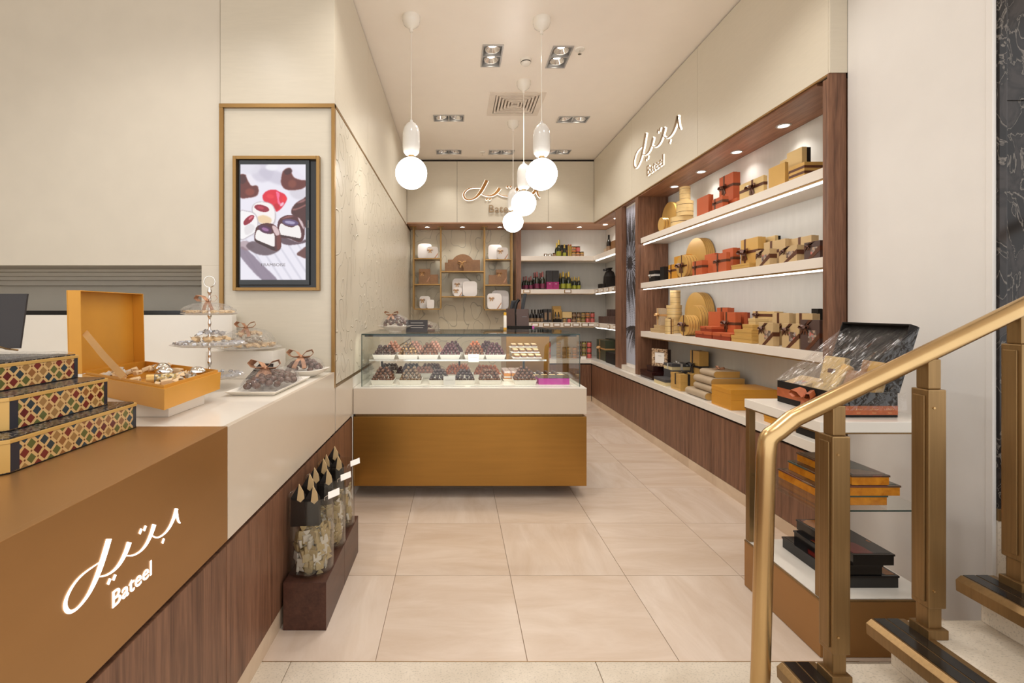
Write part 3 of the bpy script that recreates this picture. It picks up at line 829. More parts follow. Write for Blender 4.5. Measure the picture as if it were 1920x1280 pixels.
t = thing('back_screen_panel', 'glossy white upstand panel behind the counter sweets', 'panel', (-2.4,2.90,1.0062))
MB().box(-1.4, 1.024, -0.03, 0.03, 0, 0.36).build('panel', M['white_stone'], t, bev=0.002)
MB().box(-1.4, 0.76, 0.16, 0.26, 0.0, 0.386).build('dark_ledge', M['black'], t)

# ---------------------------------------------------------------- glass display case
dc = thing('display_case', 'glass chocolate display case on a white ledge and brushed gold base', 'display case', (0.09,3.9,0))
CX0, CX1, CY0, CY1 = XL+0.003, 0.958, 3.47, 4.36
P(dc, 'plinth', M['plinth'], CX0+0.01, CX1-0.25, CY0+0.27, CY1-0.06, 0.0, 0.094)
P(dc, 'gold_base', M['gold_v'], CX0, CX1, CY0, CY1, 0.095, 0.607, bev=0.002)
P(dc, 'shadow_gap', M['brass'], CX0+0.01, CX1-0.025, CY0+0.02, CY1-0.02, 0.607, 0.627)
P(dc, 'white_ledge', M['shaded_front'], CX0, CX1, CY0-0.002, CY1, 0.627, 0.8145, bev=0.002)
P(dc, 'ledge_top', M['white_stone'], CX0, CX1, CY0-0.002, CY1, 0.8147, 0.82, bev=0.0015)
GX0, GX1, GY0, GY1, GT = -0.718, 0.923, 3.525, 4.34, 1.217
P(dc, 'front_pane', M['glass'], GX0, GX1, GY0, GY0+0.008, 0.8205, GT-0.01, bev=0)
P(dc, 'side_pane', M['glass'], GX1-0.008, GX1, GY0+0.009, GY1, 0.8205, GT-0.01, bev=0)
P(dc, 'side_pane', M['glass'], GX0, GX0+0.008, GY0+0.009, GY1, 0.8205, GT-0.01, bev=0)
P(dc, 'top_pane', M['glass'], GX0, GX1, GY0, GY1, GT-0.009, GT, bev=0)
for bx in ((GX0,GX1,GY0-0.001,GY0,GT-0.010,GT+0.0005),(GX0-0.001,GX0,GY0,GY0+0.008,0.8205,GT),(GX0-0.0005,GX0+0.005,GY0-0.0012,GY0-0.0002,0.8205,GT),(GX1-0.005,GX1+0.0005,GY0-0.0012,GY0-0.0002,0.8205,GT),
           (GX0,GX1,GY1,GY1+0.001,GT-0.009,GT),(GX1,GX1+0.001,GY0,GY1,GT-0.009,GT)):
    P(dc, 'glass_edge', M['glass_edge'], *bx, bev=0)
SHZ = 1.008
P(dc, 'glass_shelf', M['glass'], GX0+0.03, 0.70, 3.68, 4.15, SHZ-0.008, SHZ, bev=0)
P(dc, 'shelf_edge', M['chrome'], GX0+0.03, 0.70, 3.674, 3.68, SHZ-0.012, SHZ+0.0005, bev=0)
for x in (-0.65, 0.02, 0.5775):
    P(dc, 'shelf_post', M['black_plastic'], x-0.008, x+0.008, 4.06, 4.085, 0.8205, SHZ-0.0085)
P(dc, 'deck', M['white_stone'], GX0+0.05, GX1-0.04, 3.56, 4.30, 0.8203, 0.825)
P(dc, 'vent_strip', M['reflector'], GX0+0.07, 0.06, 3.537, 3.552, 0.8203, 0.8235)
P(dc, 'vent_strip', M['reflector'], 0.10, GX1-0.06, 3.537, 3.552, 0.8203, 0.8235)
P(dc, 'lamp_bar', M['black_plastic'], GX0+0.02, GX1-0.02, 3.545, 3.565, GT-0.022, GT-0.0095)
ls = P(dc, 'led_strip', M['led_soft'], GX0+0.03, GX1-0.03, 3.5655, 3.567, GT-0.021, GT-0.011, bev=0)
L = bpy.data.lights.new('case_light', 'AREA'); L.shape = 'RECTANGLE'; L.size = 1.55; L.size_y = 0.03; L.energy = 3.8; L.color = (1,0.93,0.84)
lo = bpy.data.objects.new('case_light', L); col.objects.link(lo); lo.parent = dc; lo.location = (0.01, 3.56-3.9, GT-0.026); lo.rotation_euler = (0.5, 0, 0)

# till counter behind the case
tc = thing('till_counter', 'gold sided till counter standing behind the glass case', 'counter', (0.72,5.05,0))
MB().box(-0.22,0.22,-0.28,0.28,0.05,1.17).build('body', M['gold_v'], tc, bev=0.002)
MB().box(-0.23,0.23,-0.29,0.29,1.171,1.20).build('top', M['black'], tc, bev=0.002)
MB().box(-0.20,0.20,-0.25,0.25,0.0,0.049).build('plinth', M['plinth'], tc)

# ---------------------------------------------------------------- right wall cabinets, worktop, shelving
t = thing('worktop', 'long white worktop running along the right wall cabinets and into the back corner', 'worktop', (2.25,5.0,0.58))
MB().box(2.035-2.25,2.46-2.25,2.662-5,7.768-5,0,0.06).build('right_run', M['white_stone'], t, bev=0.002)
MB().box(0.96-2.25,2.0345-2.25,7.14-5,7.768-5,0,0.06).build('back_run', M['white_stone'], t, bev=0.002)
Z0 = 0.085
for k in range(6):
    y1 = 7.13-0.745*k; y0 = max(y1-0.745, 2.665)
    lb = ['walnut base cabinet in the far right corner', 'walnut base cabinet under the lower right corner shelf', 'walnut base cabinet below the palm picture', 'walnut base cabinet below the framed chocolate box', 'walnut base cabinet below the bronze book boxes', 'walnut base cabinet at the entrance end, seen through the display stand'][k]
    c_ = thing('base_cabinet', lb, 'cabinet', (2.25,(y0+y1)/2,0), 0, 'right wall base cabinets')
    P(c_, 'carcass', M['dark'], 2.064, 2.459, y0+0.002, y1-0.002, 0.086, 0.565, bev=0)
    ym = (y0+y1)/2
    for a, b_ in ((y0,ym),(ym,y1)): P(c_, 'door', M['walnut'], 2.045, 2.063, a+0.002, b_-0.002, 0.087, 0.562)
    P(c_, 'plinth', M['plinth'], 2.047, 2.44, y0, y1, 0.0, 0.084)
c_ = thing('base_cabinet', 'walnut base cabinet along the back wall behind the glass case', 'cabinet', (1.5,7.4,0))
P(c_, 'carcass', M['dark'], 0.97, 2.06, 7.172, 7.768, 0.086, 0.565, bev=0)
for a in (0.97,1.33,1.69): P(c_, 'door', M['walnut'], a+0.002, a+0.353, 7.152, 7.17, 0.087, 0.562)
P(c_, 'plinth', M['plinth'], 0.97, 2.046, 7.155, 7.7, 0, 0.084)

sh = thing('wall_shelving', 'walnut framed wall shelving with three pale lit shelves of gift boxes', 'shelving', (2.28,4.08,0.64))
P(sh, 'end_panel', M['walnut'], 2.103, 2.457, 2.662, 2.70, 0.641, 2.7115, bev=0.002)
P(sh, 'edge_post', M['walnut'], 2.098, 2.2, 2.652, 2.6615, 0.641, 2.735, bev=0.002)
P(sh, 'end_panel', M['walnut'], 2.103, 2.457, 5.46, 5.54, 0.641, 2.7115, bev=0.002)
for z, led in ((2.228,1),(1.707,1),(1.15,0)):
    s_ = P(sh, 'shelf', M['shelf_white'], 2.135, 2.458, 2.702, 5.458, z-0.062, z, bev=0.002)
    P(s_, 'front_trim', M['brass_trim'], 2.139, 2.150, 2.702, 5.458, z-0.072, z-0.0622, bev=0).location = (0,0,0)
    if led: P(s_, 'led_strip', M['led'], 2.166, 2.173, 2.705, 5.455, z-0.080, z-0.0622, bev=0).location = (0,0,0)
for o in sh.children:
    for q in o.children: q.location = (0,0,0)
for z in (2.228, 1.707):
    L = bpy.data.lights.new('shelf_light', 'AREA'); L.shape = 'RECTANGLE'; L.size = 0.05; L.size_y = 2.6; L.energy = 1.5; L.color = (0.97,0.98,1.0)
    o = bpy.data.objects.new('shelf_light', L); col.objects.link(o); o.parent = sh; o.location = (2.19-2.28, 0, z-0.09-0.64); o.rotation_euler = (0, -0.5, 0)

bs = thing('corner_shelving', 'pale corner shelving of bottles and jars between walnut posts in the back right', 'shelving', (1.9,7.4,0.64))
P(bs, 'post', M['walnut'], 0.925, 1.0, 7.33, 7.768, 0.641, 2.7145, bev=0.002)
P(bs, 'post', M['walnut'], 2.103, 2.2, 6.0, 6.24, 0.641, 2.7115, bev=0.002)
for z in (2.234,1.717,1.195):
    s_ = P(bs, 'shelf', M['shelf_white'], 1.0015, 2.458, 7.34, 7.768, z-0.07, z, bev=0.002)
    P(bs, 'return_shelf', M['shelf_white'], 2.135, 2.458, 6.242, 7.3395, z-0.07, z, bev=0.002)
    P(bs, 'shelf_trim', M['brass_trim'], 1.0015, 2.134, 7.343, 7.352, z-0.078, z-0.0702, bev=0)
    P(bs, 'led_strip', M['led'], 2.166, 2.172, 6.25, 7.33, z-0.083, z-0.0702, bev=0)
for z, xs_ in ((1.717,(1.09,1.73)),(1.195,(1.04,1.22,1.40,1.56,1.72,1.86,2.0,2.1))):
    for x in xs_:
        h = P(bs, 'price_holder', M['brass_trim'], x-0.055, x+0.055, 7.334, 7.3395, z-0.06, z-0.008, bev=0)
        P(h, 'price_card', M['card_white'], x-0.042, x+0.042, 7.332, 7.3338, z-0.052, z-0.016, bev=0).location = (0,0,0)
for z, ys_ in ((1.717,(7.15,6.9,6.65,6.4)),(1.195,(7.1,6.6,6.35))):
    for y in ys_:
        h = P(bs, 'price_holder', M['brass_trim'], 2.129, 2.1345, y-0.055, y+0.055, z-0.06, z-0.008, bev=0)
        P(h, 'price_card', M['card_white'], 2.127, 2.1288, y-0.042, y+0.042, z-0.052, z-0.016, bev=0).location = (0,0,0)

# brass shelf frames on the engraved back wall
fr = thing('brass_shelf_frame', 'slim brass hanging frame of shelves on the engraved back wall', 'shelving', (0.09,7.56,1.40))
def rod(x, y, z0, z1, r=0.0095): P(fr, 'upright', M['brass_trim'], x-r, x+r, y-r, y+r, z0, z1, bev=0)
for x, zb in ((-0.695,1.415),(-0.261,1.415),(0.4375,1.405),(0.872,1.405)):
    for y in (7.46, 7.66): rod(x, y, zb, 2.712)
    P(fr, 'ceiling_plate', M['brass_trim'], x-0.05, x+0.05, 7.43, 7.69, 2.7085, 2.7145, bev=0)
for x0, x1, zz in ((-0.685,-0.27,(2.215,1.805)),(0.447,0.862,(2.2,1.795)),(-0.251,0.428,(2.01,1.61))):
    for z in zz:
        s_ = P(fr, 'shelf', M['brass_trim'], x0, x1, 7.44, 7.70, z-0.018, z, bev=0.001)
for x0, x1, z in ((-0.685,-0.27,1.415),(0.447,0.862,1.405)):
    P(fr, 'shelf', M['brass_trim'], x0, x1, 7.44, 7.70, z-0.018, z, bev=0.001)

# ---------------------------------------------------------------- pictures: screen and palm print
def painted(name, w_, h_, nx, ny, fn, mat, parent):
    U, V = np.meshgrid((np.arange(nx)+0.5)/nx, (np.arange(ny)+0.5)/ny)
    C = fn(U, V)
    gx = np.linspace(-w_/2, w_/2, nx+1); gz = np.linspace(h_, 0, ny+1)
    me = bpy.data.meshes.new(name)
    X, Z = np.meshgrid(gx, gz); vs = np.stack([X.ravel(), np.zeros(X.size), Z.ravel()], 1)
    i = np.arange(nx*ny); r = i//nx; c = i % nx; a = r*(nx+1)+c
    fs = np.stack([a, a+nx+1, a+nx+2, a+1], 1)
    me.from_pydata(vs.tolist(), [], fs.tolist())
    at_ = me.color_attributes.new('Col', 'FLOAT_COLOR', 'CORNER')
    cc = np.clip(C.reshape(-1,3), 0, 1); cc = np.where(cc <= 0.04045, cc/12.92, ((cc+0.055)/1.055)**2.4)
    buf = np.ones((nx*ny, 4, 4)); buf[:,:,:3] = cc[:,None,:]
    at_.data.foreach_set('color', buf.ravel())
    me.materials.append(mat)
    o = bpy.data.objects.new(name, me); col.objects.link(o); o.parent = parent; return o

def screen_picture(U, V):
    """out of focus board with cut raspberry chocolates; outlines in a 415 x 733 picture grid"""
    X, Y = U*415+190, V*733+437
    C = np.zeros(U.shape+(3,)); C[:] = (0.92,0.905,0.945)
    def put_(m, c): C[:] = C*(1-m[...,None])+np.array(c)/255.0*m[...,None]
    def blur(m, n):
        for _ in range(n):
            q = np.pad(m, 1, mode='edge'); m = (q[:-2,1:-1]+q[2:,1:-1]+q[1:-1,:-2]+q[1:-1,2:]+4*q[1:-1,1:-1])/8
        return m
    def poly(pts, c, soft=1, k=1.0):
        p = [np.array(q, float) for q in pts]; n = len(p); out = []
        for i in range(n):
            p0, p1, p2, p3 = p[i-1], p[i], p[(i+1) % n], p[(i+2) % n]
            for s in (0, 0.25, 0.5, 0.75): out.append(0.5*(2*p1+(p2-p0)*s+(2*p0-5*p1+4*p2-p3)*s*s+(3*p1-p0-3*p2+p3)*s**3))
        ins = np.zeros(X.shape, bool)
        for i in range(len(out)):
            (x0, y0), (x1, y1) = out[i-1], out[i]
            if y0 == y1: continue
            ins ^= ((Y > min(y0,y1)) & (Y <= max(y0,y1)) & (X < (x1-x0)*(Y-y0)/(y1-y0)+x0))
        put_(blur(ins.astype(float), soft)*k, c)
    def oval(cx, cy, rx, ry, deg, c, soft=1, k=1.0):
        t_ = math.radians(deg); x, y = X-cx, Y-cy
        d = ((x*math.cos(t_)+y*math.sin(t_))/rx)**2+((-x*math.sin(t_)+y*math.cos(t_))/ry)**2
        put_(blur((d < 1).astype(float), soft)*k, c)
    oval(330,490,70,60,0,(206,200,214),20,0.8); oval(250,460,70,40,0,(224,220,230),16,0.8); oval(420,520,120,40,20,(196,190,206),22,0.7); oval(560,620,60,40,20,(206,200,210),16,0.7); oval(390,455,40,20,0,(240,238,244),10)
    for k in range(9):                                   # board lines
        x0 = 150+62*k; poly([(x0,900),(x0+9,900),(x0+190,1175),(x0+176,1175)], (196,194,208), 3, 0.55)
    poly([(190,965),(225,972),(330,1075),(425,1172),(330,1172),(190,1022)], (128,112,130), 4, 0.85); poly([(190,930),(235,925),(280,960),(230,985),(190,965)], (150,118,122), 4, 0.6)
    br = (104,44,38)
    poly([(452,512),(466,474),(508,460),(556,512),(604,540),(600,582),(540,600),(480,596),(450,562)], br, 4); poly([(510,460),(540,470),(580,498),(600,535),(560,532),(525,512)], (232,226,238), 4); oval(520,560,26,26,0,(140,72,54),8,0.7); poly([(470,476),(505,462),(520,480),(500,500),(474,500)], (70,30,34), 4)
    poly([(186,512),(215,500),(240,522),(256,566),(300,576),(298,632),(235,650),(186,640)], br, 4); poly([(225,505),(262,515),(285,560),(262,572),(240,545)], (236,230,238), 4); oval(250,612,30,22,0,(150,70,52),8,0.7); poly([(190,512),(212,503),(230,535),(210,560),(190,555)], (78,34,36), 4)
    poly([(330,640),(358,606),(408,597),(440,612),(470,626),(486,655),(470,690),(440,726),(415,735),(398,702),(350,682)], (222,26,52), 3); poly([(418,610),(440,625),(436,660),(448,690),(430,690),(424,655)], (250,120,160), 2, 0.9); oval(455,690,16,9,-50,(246,206,222),3,0.9); oval(380,640,24,14,10,(240,60,70),4,0.7); oval(420,705,18,20,0,(190,10,36),4,0.8); oval(468,655,14,20,10,(236,30,44),3)
    poly([(516,722),(545,682),(590,656),(610,654),(610,836),(570,788),(520,757)], (76,32,30), 3); poly([(524,720),(560,712),(606,690),(606,700),(560,722),(526,730)], (150,96,90), 2, 0.9); poly([(548,684),(590,660),(606,660),(590,676)], (168,120,118), 3, 0.8)
    # white halves
    poly([(262,712),(285,682),(332,672),(388,688),(414,735),(412,805),(380,826),(330,824),(298,806),(270,760)], (196,186,190), 4)
    poly([(268,715),(287,686),(332,677),(384,692),(408,737),(404,798),(378,818),(332,816),(302,798),(276,758)], (246,240,238), 1); poly([(300,770),(340,760),(385,780),(380,812),(330,812),(304,796)], (232,196,146), 5, 0.8); oval(326,716,48,21,14,(146,22,48),1); oval(318,712,22,9,14,(196,60,76),3,0.8)
    poly([(186,742),(228,732),(282,748),(304,800),(294,862),(250,894),(186,910)], (190,180,186), 4)
    poly([(186,746),(228,737),(278,753),(298,802),(288,858),(248,888),(186,904)], (246,243,243), 1); oval(243,790,43,19,-42,(146,18,44),1); oval(256,776,18,7,-42,(226,120,132),2,0.9); poly([(215,840),(250,815),(280,830),(268,866),(225,884)], (222,216,218), 5, 0.8)
    # shade on the board
    poly([(225,955),(285,925),(405,985),(450,975),(380,1012),(290,1005)], (96,76,84), 4, 0.9); poly([(440,890),(500,910),(560,932),(600,915),(600,935),(500,950),(445,930)], (84,58,68), 3, 0.9)
    # cut chocolate, right
    poly([(426,822),(443,780),(490,759),(542,765),(586,800),(600,860),(590,915),(560,932),(500,908),(438,896)], (84,36,40), 1)
    poly([(436,838),(450,812),(480,828),(520,836),(556,822),(574,860),(570,906),(500,893),(441,882)], (243,236,234), 1); poly([(440,884),(500,895),(570,908),(560,922),(500,904),(440,894)], (58,26,28), 1); oval(508,806,52,21,8,(92,70,112),1); oval(505,806,34,10,8,(176,166,200),2,0.9); poly([(556,772),(586,806),(594,850),(580,830),(565,800)], (226,206,208), 2, 0.9); poly([(450,785),(490,766),(530,768),(490,776)], (160,96,92), 2, 0.8)
    # cut chocolate, front
    poly([(284,860),(300,828),(350,810),(405,820),(440,862),(450,930),(444,975),(408,988),(340,955),(282,922)], (80,34,34), 1)
    poly([(290,868),(306,852),(340,872),(380,880),(404,876),(408,920),(404,960),(345,938),(288,912)], (245,240,237), 1); poly([(286,914),(345,940),(405,964),(405,982),(340,955),(284,924)], (52,24,24), 1); oval(348,849,44,23,18,(80,34,70),1); oval(348,850,24,10,18,(164,112,160),2,0.9); poly([(392,825),(425,840),(440,880),(420,890),(400,860)], (232,206,206), 2, 0.9); poly([(420,900),(444,890),(446,960),(425,975)], (120,54,44), 3, 0.8)
    poly([(548,1006),(588,972),(610,962),(610,1032),(572,1022)], (104,62,58), 3)
    return C

tv = thing('wall_screen', 'tall lit advertising screen of raspberry chocolates in a gold frame on the pier', 'screen', (-1.1315,2.962,1.518))
fw, fh = 0.542, 0.842
f = MB(); a = 0.020
f.box(-fw/2,-fw/2+a,-0.032,0,0,fh).box(fw/2-a,fw/2,-0.032,0,0,fh).box(-fw/2+a,fw/2-a,-0.032,0,0,a).box(-fw/2+a,fw/2-a,-0.032,0,fh-a,fh)
f.build('frame', M['brass_trim'], tv, bev=0.002)
MB().box(-fw/2+a,fw/2-a,-0.004,0,a,fh-a).build('recess', M['black'], tv)
bz = MB(); bx0, bx1, bz0, bz1, q = -0.235, 0.205, 0.035, 0.818, 0.016
bz.box(bx0,bx1,-0.022,-0.0045,bz0,bz1); bz.build('bezel', M['tv_frame'], tv, bev=0.003)
scr = painted('picture', 0.408, 0.722, 150, 264, screen_picture, attr_mat('screen_light', 0.88, 0.2), tv); scr.location = (-0.021, -0.0228, 0.068)
letters('FRAMBOISE', 0.026, 0.0003, M['ink_dark'], scr, (-0.075, -0.0012, 0.085), width=0.15)
q = letters('SAMSUNG', 0.010, 0.0003, M['ink'], tv, (0,0,0), width=0.045, name='maker_letter')
for o in q:
    dx = o.location.x; o.rotation_euler = (0, PI/2, 0); o.location = (0.1955, -0.0228, 0.44-dx)

def palm_picture(U, V):
    H = 8.6
    C = np.zeros(U.shape+(3,)); C[:] = np.array((178,184,200))/255
    C += (np.clip(0.25-V,0,1)*0.5)[...,None]*np.array((0.35,0.22,0.26))
    rng = np.random.default_rng(5); D = np.zeros(U.shape)
    def stroke(p0, p1, p2, w0, w1):
        for s in np.linspace(0, 1, 40):
            x = (1-s)**2*p0[0]+2*s*(1-s)*p1[0]+s*s*p2[0]; y = (1-s)**2*p0[1]+2*s*(1-s)*p1[1]+s*s*p2[1]
            wd = w0+(w1-w0)*s
            d = np.sqrt((U-x)**2+((V*H-y))**2); np.maximum(D, np.clip((wd-d)/0.02+0.5, 0, 1), out=D)
    cx, cy = 0.27, 0.355*H
    for k in range(170):
        a = 2*PI*k/170+rng.uniform(-.03,.03); L_ = rng.uniform(1.1, 2.5)*(1.0+0.45*abs(math.sin(a)))
        ex = cx+math.cos(a)*L_*0.9; ey = cy+math.sin(a)*L_+(0.3 if math.sin(a) > 0 else 0)
        stroke((cx,cy), (cx+math.cos(a)*L_*0.5,cy+math.sin(a)*L_*0.55), (ex,ey), 0.030, 0.016)
    for k in range(46):
        sx = rng.uniform(-0.05,1.1); sy = rng.uniform(0.02,0.2)*H; stroke((sx,sy+1.6), (sx+rng.uniform(-0.1,0.1),sy+0.8), (sx+rng.uniform(-0.15,0.15),sy), 0.05, 0.008)
    for k in range(40):
        sx = rng.uniform(0.0,0.8); sy = rng.uniform(0.38,0.5)*H; stroke((sx,sy), (sx+0.05,sy+0.7), (sx+rng.uniform(0.0,0.25),sy+rng.uniform(1.0,1.9)), 0.035, 0.010)
    stroke((cx,cy), (0.5,0.46*H), (1.0,0.66*H), 0.13, 0.16); stroke((cx,cy-0.2), (cx,cy), (cx+0.03,cy+0.2), 0.13, 0.12)
    cx0, cy0 = cx, cy
    cx, cy = 0.78, 0.77*H
    for k in range(60):
        a = rng.uniform(0.2*PI, 1.15*PI); L_ = rng.uniform(0.5,1.7)
        stroke((cx,cy), (cx+math.cos(a)*L_*0.45,cy+math.sin(a)*L_*0.3-0.15), (cx+math.cos(a)*L_*0.55,cy+abs(math.sin(a))*L_+0.1), 0.035, 0.014)
    stroke((0.9,0.6*H), (0.86,0.7*H), (0.8,0.86*H), 0.12, 0.06)
    for k in range(26):
        sx = rng.uniform(0.7,1.1); stroke((sx,0.4*H*rng.uniform(0.4,1)), (sx,0.3*H), (sx+rng.uniform(-.1,.1),0.2*H*rng.uniform(0.5,1.6)), 0.04, 0.012)
    for k in range(42):                                  # light showing between the fronds
        a = 2*PI*k/42+rng.uniform(-.05,.05); r0, r1 = rng.uniform(0.25,0.4), rng.uniform(0.7,1.5)
        for s in np.linspace(r0, r1, 30):
            d = np.sqrt((U-cx0-math.cos(a)*s*0.7)**2+(V*H-cy0-math.sin(a)*s*1.3)**2); D *= 1-0.75*np.clip((0.022-d)/0.02+0.3, 0, 1)
    D *= 0.93
    return C*(1-D[...,None])+np.array((34,32,34))/255*D[...,None]
pm = thing('palm_picture', 'tall narrow black and white palm tree picture between walnut posts', 'picture', (2.165,5.77,0.70), -PI/2)
MB().box(-0.229,0.229,0.0,0.012,0.0,2.008).build('board', M['card_white'], pm)
o = painted('print', 0.456, 1.96, 56, 300, palm_picture, attr_mat('palm_print', 0, 0.45), pm); o.location = (0, -0.0015, 0.024)
MB().box(-0.229,0.229,-0.062,0.25,-0.058,-0.001).build('sill', M['shelf_white'], pm)

# ---------------------------------------------------------------- display stand on the right
ds = thing('display_stand', 'brass framed display stand with white top, glass shelf and gold base beside the railing', 'display stand', (1.70,2.14,0))
SX0, SX1, SY0, SY1 = 1.460, 1.945, 1.886, 2.385
P(ds, 'base', M['gold'], SX0, SX1, SY0, SY1, 0.002, 0.225, bev=0.002)
P(ds, 'base_rim', M['brass'], SX0-0.001, SX1+0.001, SY0-0.001, SY1+0.001, 0.225, 0.232, bev=0.001)
P(ds, 'base_shelf', M['white_stone'], SX0+0.006, SX1-0.006, SY0+0.006, SY1-0.006, 0.2325, 0.236, bev=0)
P(ds, 'top', M['white_stone'], SX0, SX1, SY0, SY1, 0.905, 0.948, bev=0.002)
P(ds, 'top_rim', M['brass'], SX0+0.001, SX1-0.001, SY0+0.001, SY1-0.001, 0.899, 0.9048, bev=0)
for x in (SX0+0.004, SX1-0.034):
    for y in (SY0+0.004, SY1-0.034): P(ds, 'post', M['brass'], x, x+0.03, y, y+0.03, 0.2362, 0.8988, bev=0.001)
P(ds, 'glass_shelf', M['glass'], SX0+0.01, SX1-0.01, SY0+0.036, SY1-0.036, 0.572, 0.580, bev=0)
P(ds, 'glass_edge', M['glass_edge'], SX0+0.036, SX1-0.036, SY0+0.0345, SY0+0.0355, 0.573, 0.579, bev=0)

# dark wooden block for the glass jars
t = thing('wooden_block', 'low dark stained wooden block under the glass jars', 'plinth', (-0.665,2.38,0))
for a, b_ in ((-0.333,-0.001),(0.001,0.333)): MB().box(-0.094,0.094,a,b_,0.0005,0.209).build('block_half', M['dark_wood'], t, bev=0.0015)

# ---------------------------------------------------------------- gift boxes
def bow(mb, c, n, r, u, s, m=0, tails=True, wd=0.34):
    c, n, r, u = Vector(c), Vector(n).normalized(), Vector(r).normalized(), Vector(u).normalized()
    for sg in (-1, 1):
        pts = [(0.02,0.0,0.10),(0.35,0.34,0.22),(0.80,0.42,0.30),(0.98,0.12,0.34),(0.72,-0.10,0.24),(0.30,-0.06,0.12),(0.02,0.0,0.10)]
        path = [c+r*(sg*a*s)+u*(b_*s)+n*(q*s) for a, b_, q in pts]
        mb.strap(path, (n*0.75-u*0.35+r*0.3*sg), s*wd*1.25, s*0.02, m)
        if tails:
            path = [c+n*(0.10*s), c+r*(sg*0.22*s)-u*(0.4*s)+n*(0.14*s), c+r*(sg*0.42*s)-u*(0.95*s)+n*(0.06*s)]
            mb.strap(path, r*0.9+u*0.3*sg, [s*wd*0.6, s*wd*0.9, s*wd], s*0.02, m)
    mb.ball(c+n*0.12*s, 0.15*s, 8, 5, m)

def gift(name, label, cat, x0, dep, y0, y1, z0, h, mat, side=None, rib=None, style='', lid='front', group=None, bowpos=0.38, bs=None, leg=None):
    """gift box on the right wall: front face at x0 looks to -X, y0 near end, y1 far end"""
    L_ = y1-y0
    t = thing(name, label, cat, (x0+dep/2, (y0+y1)/2, z0+0.0004), 0, group)
    a, d = L_/2, dep/2; side = side or mat
    if lid == 'front':                      # standing on edge, lid towards the aisle
        k = 0.55*dep
        MB().box(-d+0.003, d, -a+0.002, a-0.002, 0.001, h-0.002).build('box_base', side, t, bev=0.001)
        MB().box(-d, -d+k, -a, a, 0, h).build('lid', mat, t, bev=0.0012)
    elif lid == 'top':
        k = 0.45*h
        MB().box(-d+0.002, d-0.002, -a+0.002, a-0.002, 0, h-0.003).build('box_base', side, t, bev=0.001)
        MB().box(-d, d, -a, a, h-k, h).build('lid', mat, t, bev=0.0012)
    else: MB().box(-d, d, -a, a, 0, h).build('box_body', mat, t, bev=0.0012)
    f = -d
    if rib:
        R_ = MB(); w_ = min(0.022, 0.16*L_+0.006); e = 0.0012
        by = a-2*a*bowpos; bz = 0.58*h
        if 'band' in style:                 # one band round the box, one down the front
            R_.box(f-e, f, -a-e, a+e, bz-w_/2, bz+w_/2).box(f, d, -a-e, -a, bz-w_/2, bz+w_/2)
            if 'cross' in style: R_.box(f-e*1.2, f, by-w_/2, by+w_/2, 0, h+e).box(f, d, by-w_/2, by+w_/2, h, h+e)
        if 'stripe' in style:
            for q in (0.28, 0.62): R_.box(f-e, f, -a-e, a+e, h*q, h*q+0.16*h).box(f, d, -a-e, -a, h*q, h*q+0.16*h)
        if 'line' in style: R_.box(f-e, f, -a-e, a+e, h*0.42, h*0.60).box(f, d, -a-e, -a, h*0.42, h*0.60)
        if 'diag' in style:
            R_.prism([(f-e,-a,h*0.42),(f-e,-a,h*0.42+w_*1.5),(f-e,-a+L_*0.62+w_,0),(f-e,-a+L_*0.62-w_*0.5,0)], [(f,-a,h*0.42),(f,-a,h*0.42+w_*1.5),(f,-a+L_*0.62+w_,0),(f,-a+L_*0.62-w_*0.5,0)])
            R_.prism([(f-e,a,h*0.45),(f-e,a,h*0.45+w_*1.4),(f-e,a-L_*0.5-w_,h),(f-e,a-L_*0.5+w_*0.5,h)], [(f,a,h*0.45),(f,a,h*0.45+w_*1.4),(f,a-L_*0.5-w_,h),(f,a-L_*0.5+w_*0.5,h)])
            R_.box(f, d, -a-e, -a, h*0.42, h*0.42+w_*1.3)
        if 'topcross' in style:
            R_.box(-d, d, -w_/2, w_/2, h, h+e).box(-w_/2, w_/2, -a, a, h, h+e).box(f-e, f, -w_/2, w_/2, 0, h+e).box(-w_/2, w_/2, -a-e, -a, 0, h+e)
        if R_.v: R_.build('ribbon', rib, t)
        if 'bow' in style:
            B = MB(); s = (bs or min(0.075, 0.24*max(h, 0.6*L_)))*0.9
            if 'topcross' in style: bow(B, (0,0,h), (0,0,1), (0,1,0), (1,0,0), s, tails=True)
            elif 'diag' in style: bow(B, (f,a-L_*0.30,h*0.72), (-1,0,0), (0,1,0), (0,0,1), s)
            else: bow(B, (f,by,bz), (-1,0,0), (0,1,0), (0,0,1), s)
            B.build('bow', rib, t)
    if 'window' in style:
        w0, w1, v0, v1 = -a+0.16*L_, -a+0.58*L_, h*0.26, h*0.66
        MB().box(f-0.0008, f, w0, w1, v0, v1).build('window', M['sweets_print'], t)
    if leg == 'tab': MB().lathe([(0.012,f-0.0008),(0.012,f)], 12, (0,0,h*0.62), axis='x').build('thumb_notch', M['orange_edge'], t)
    return t

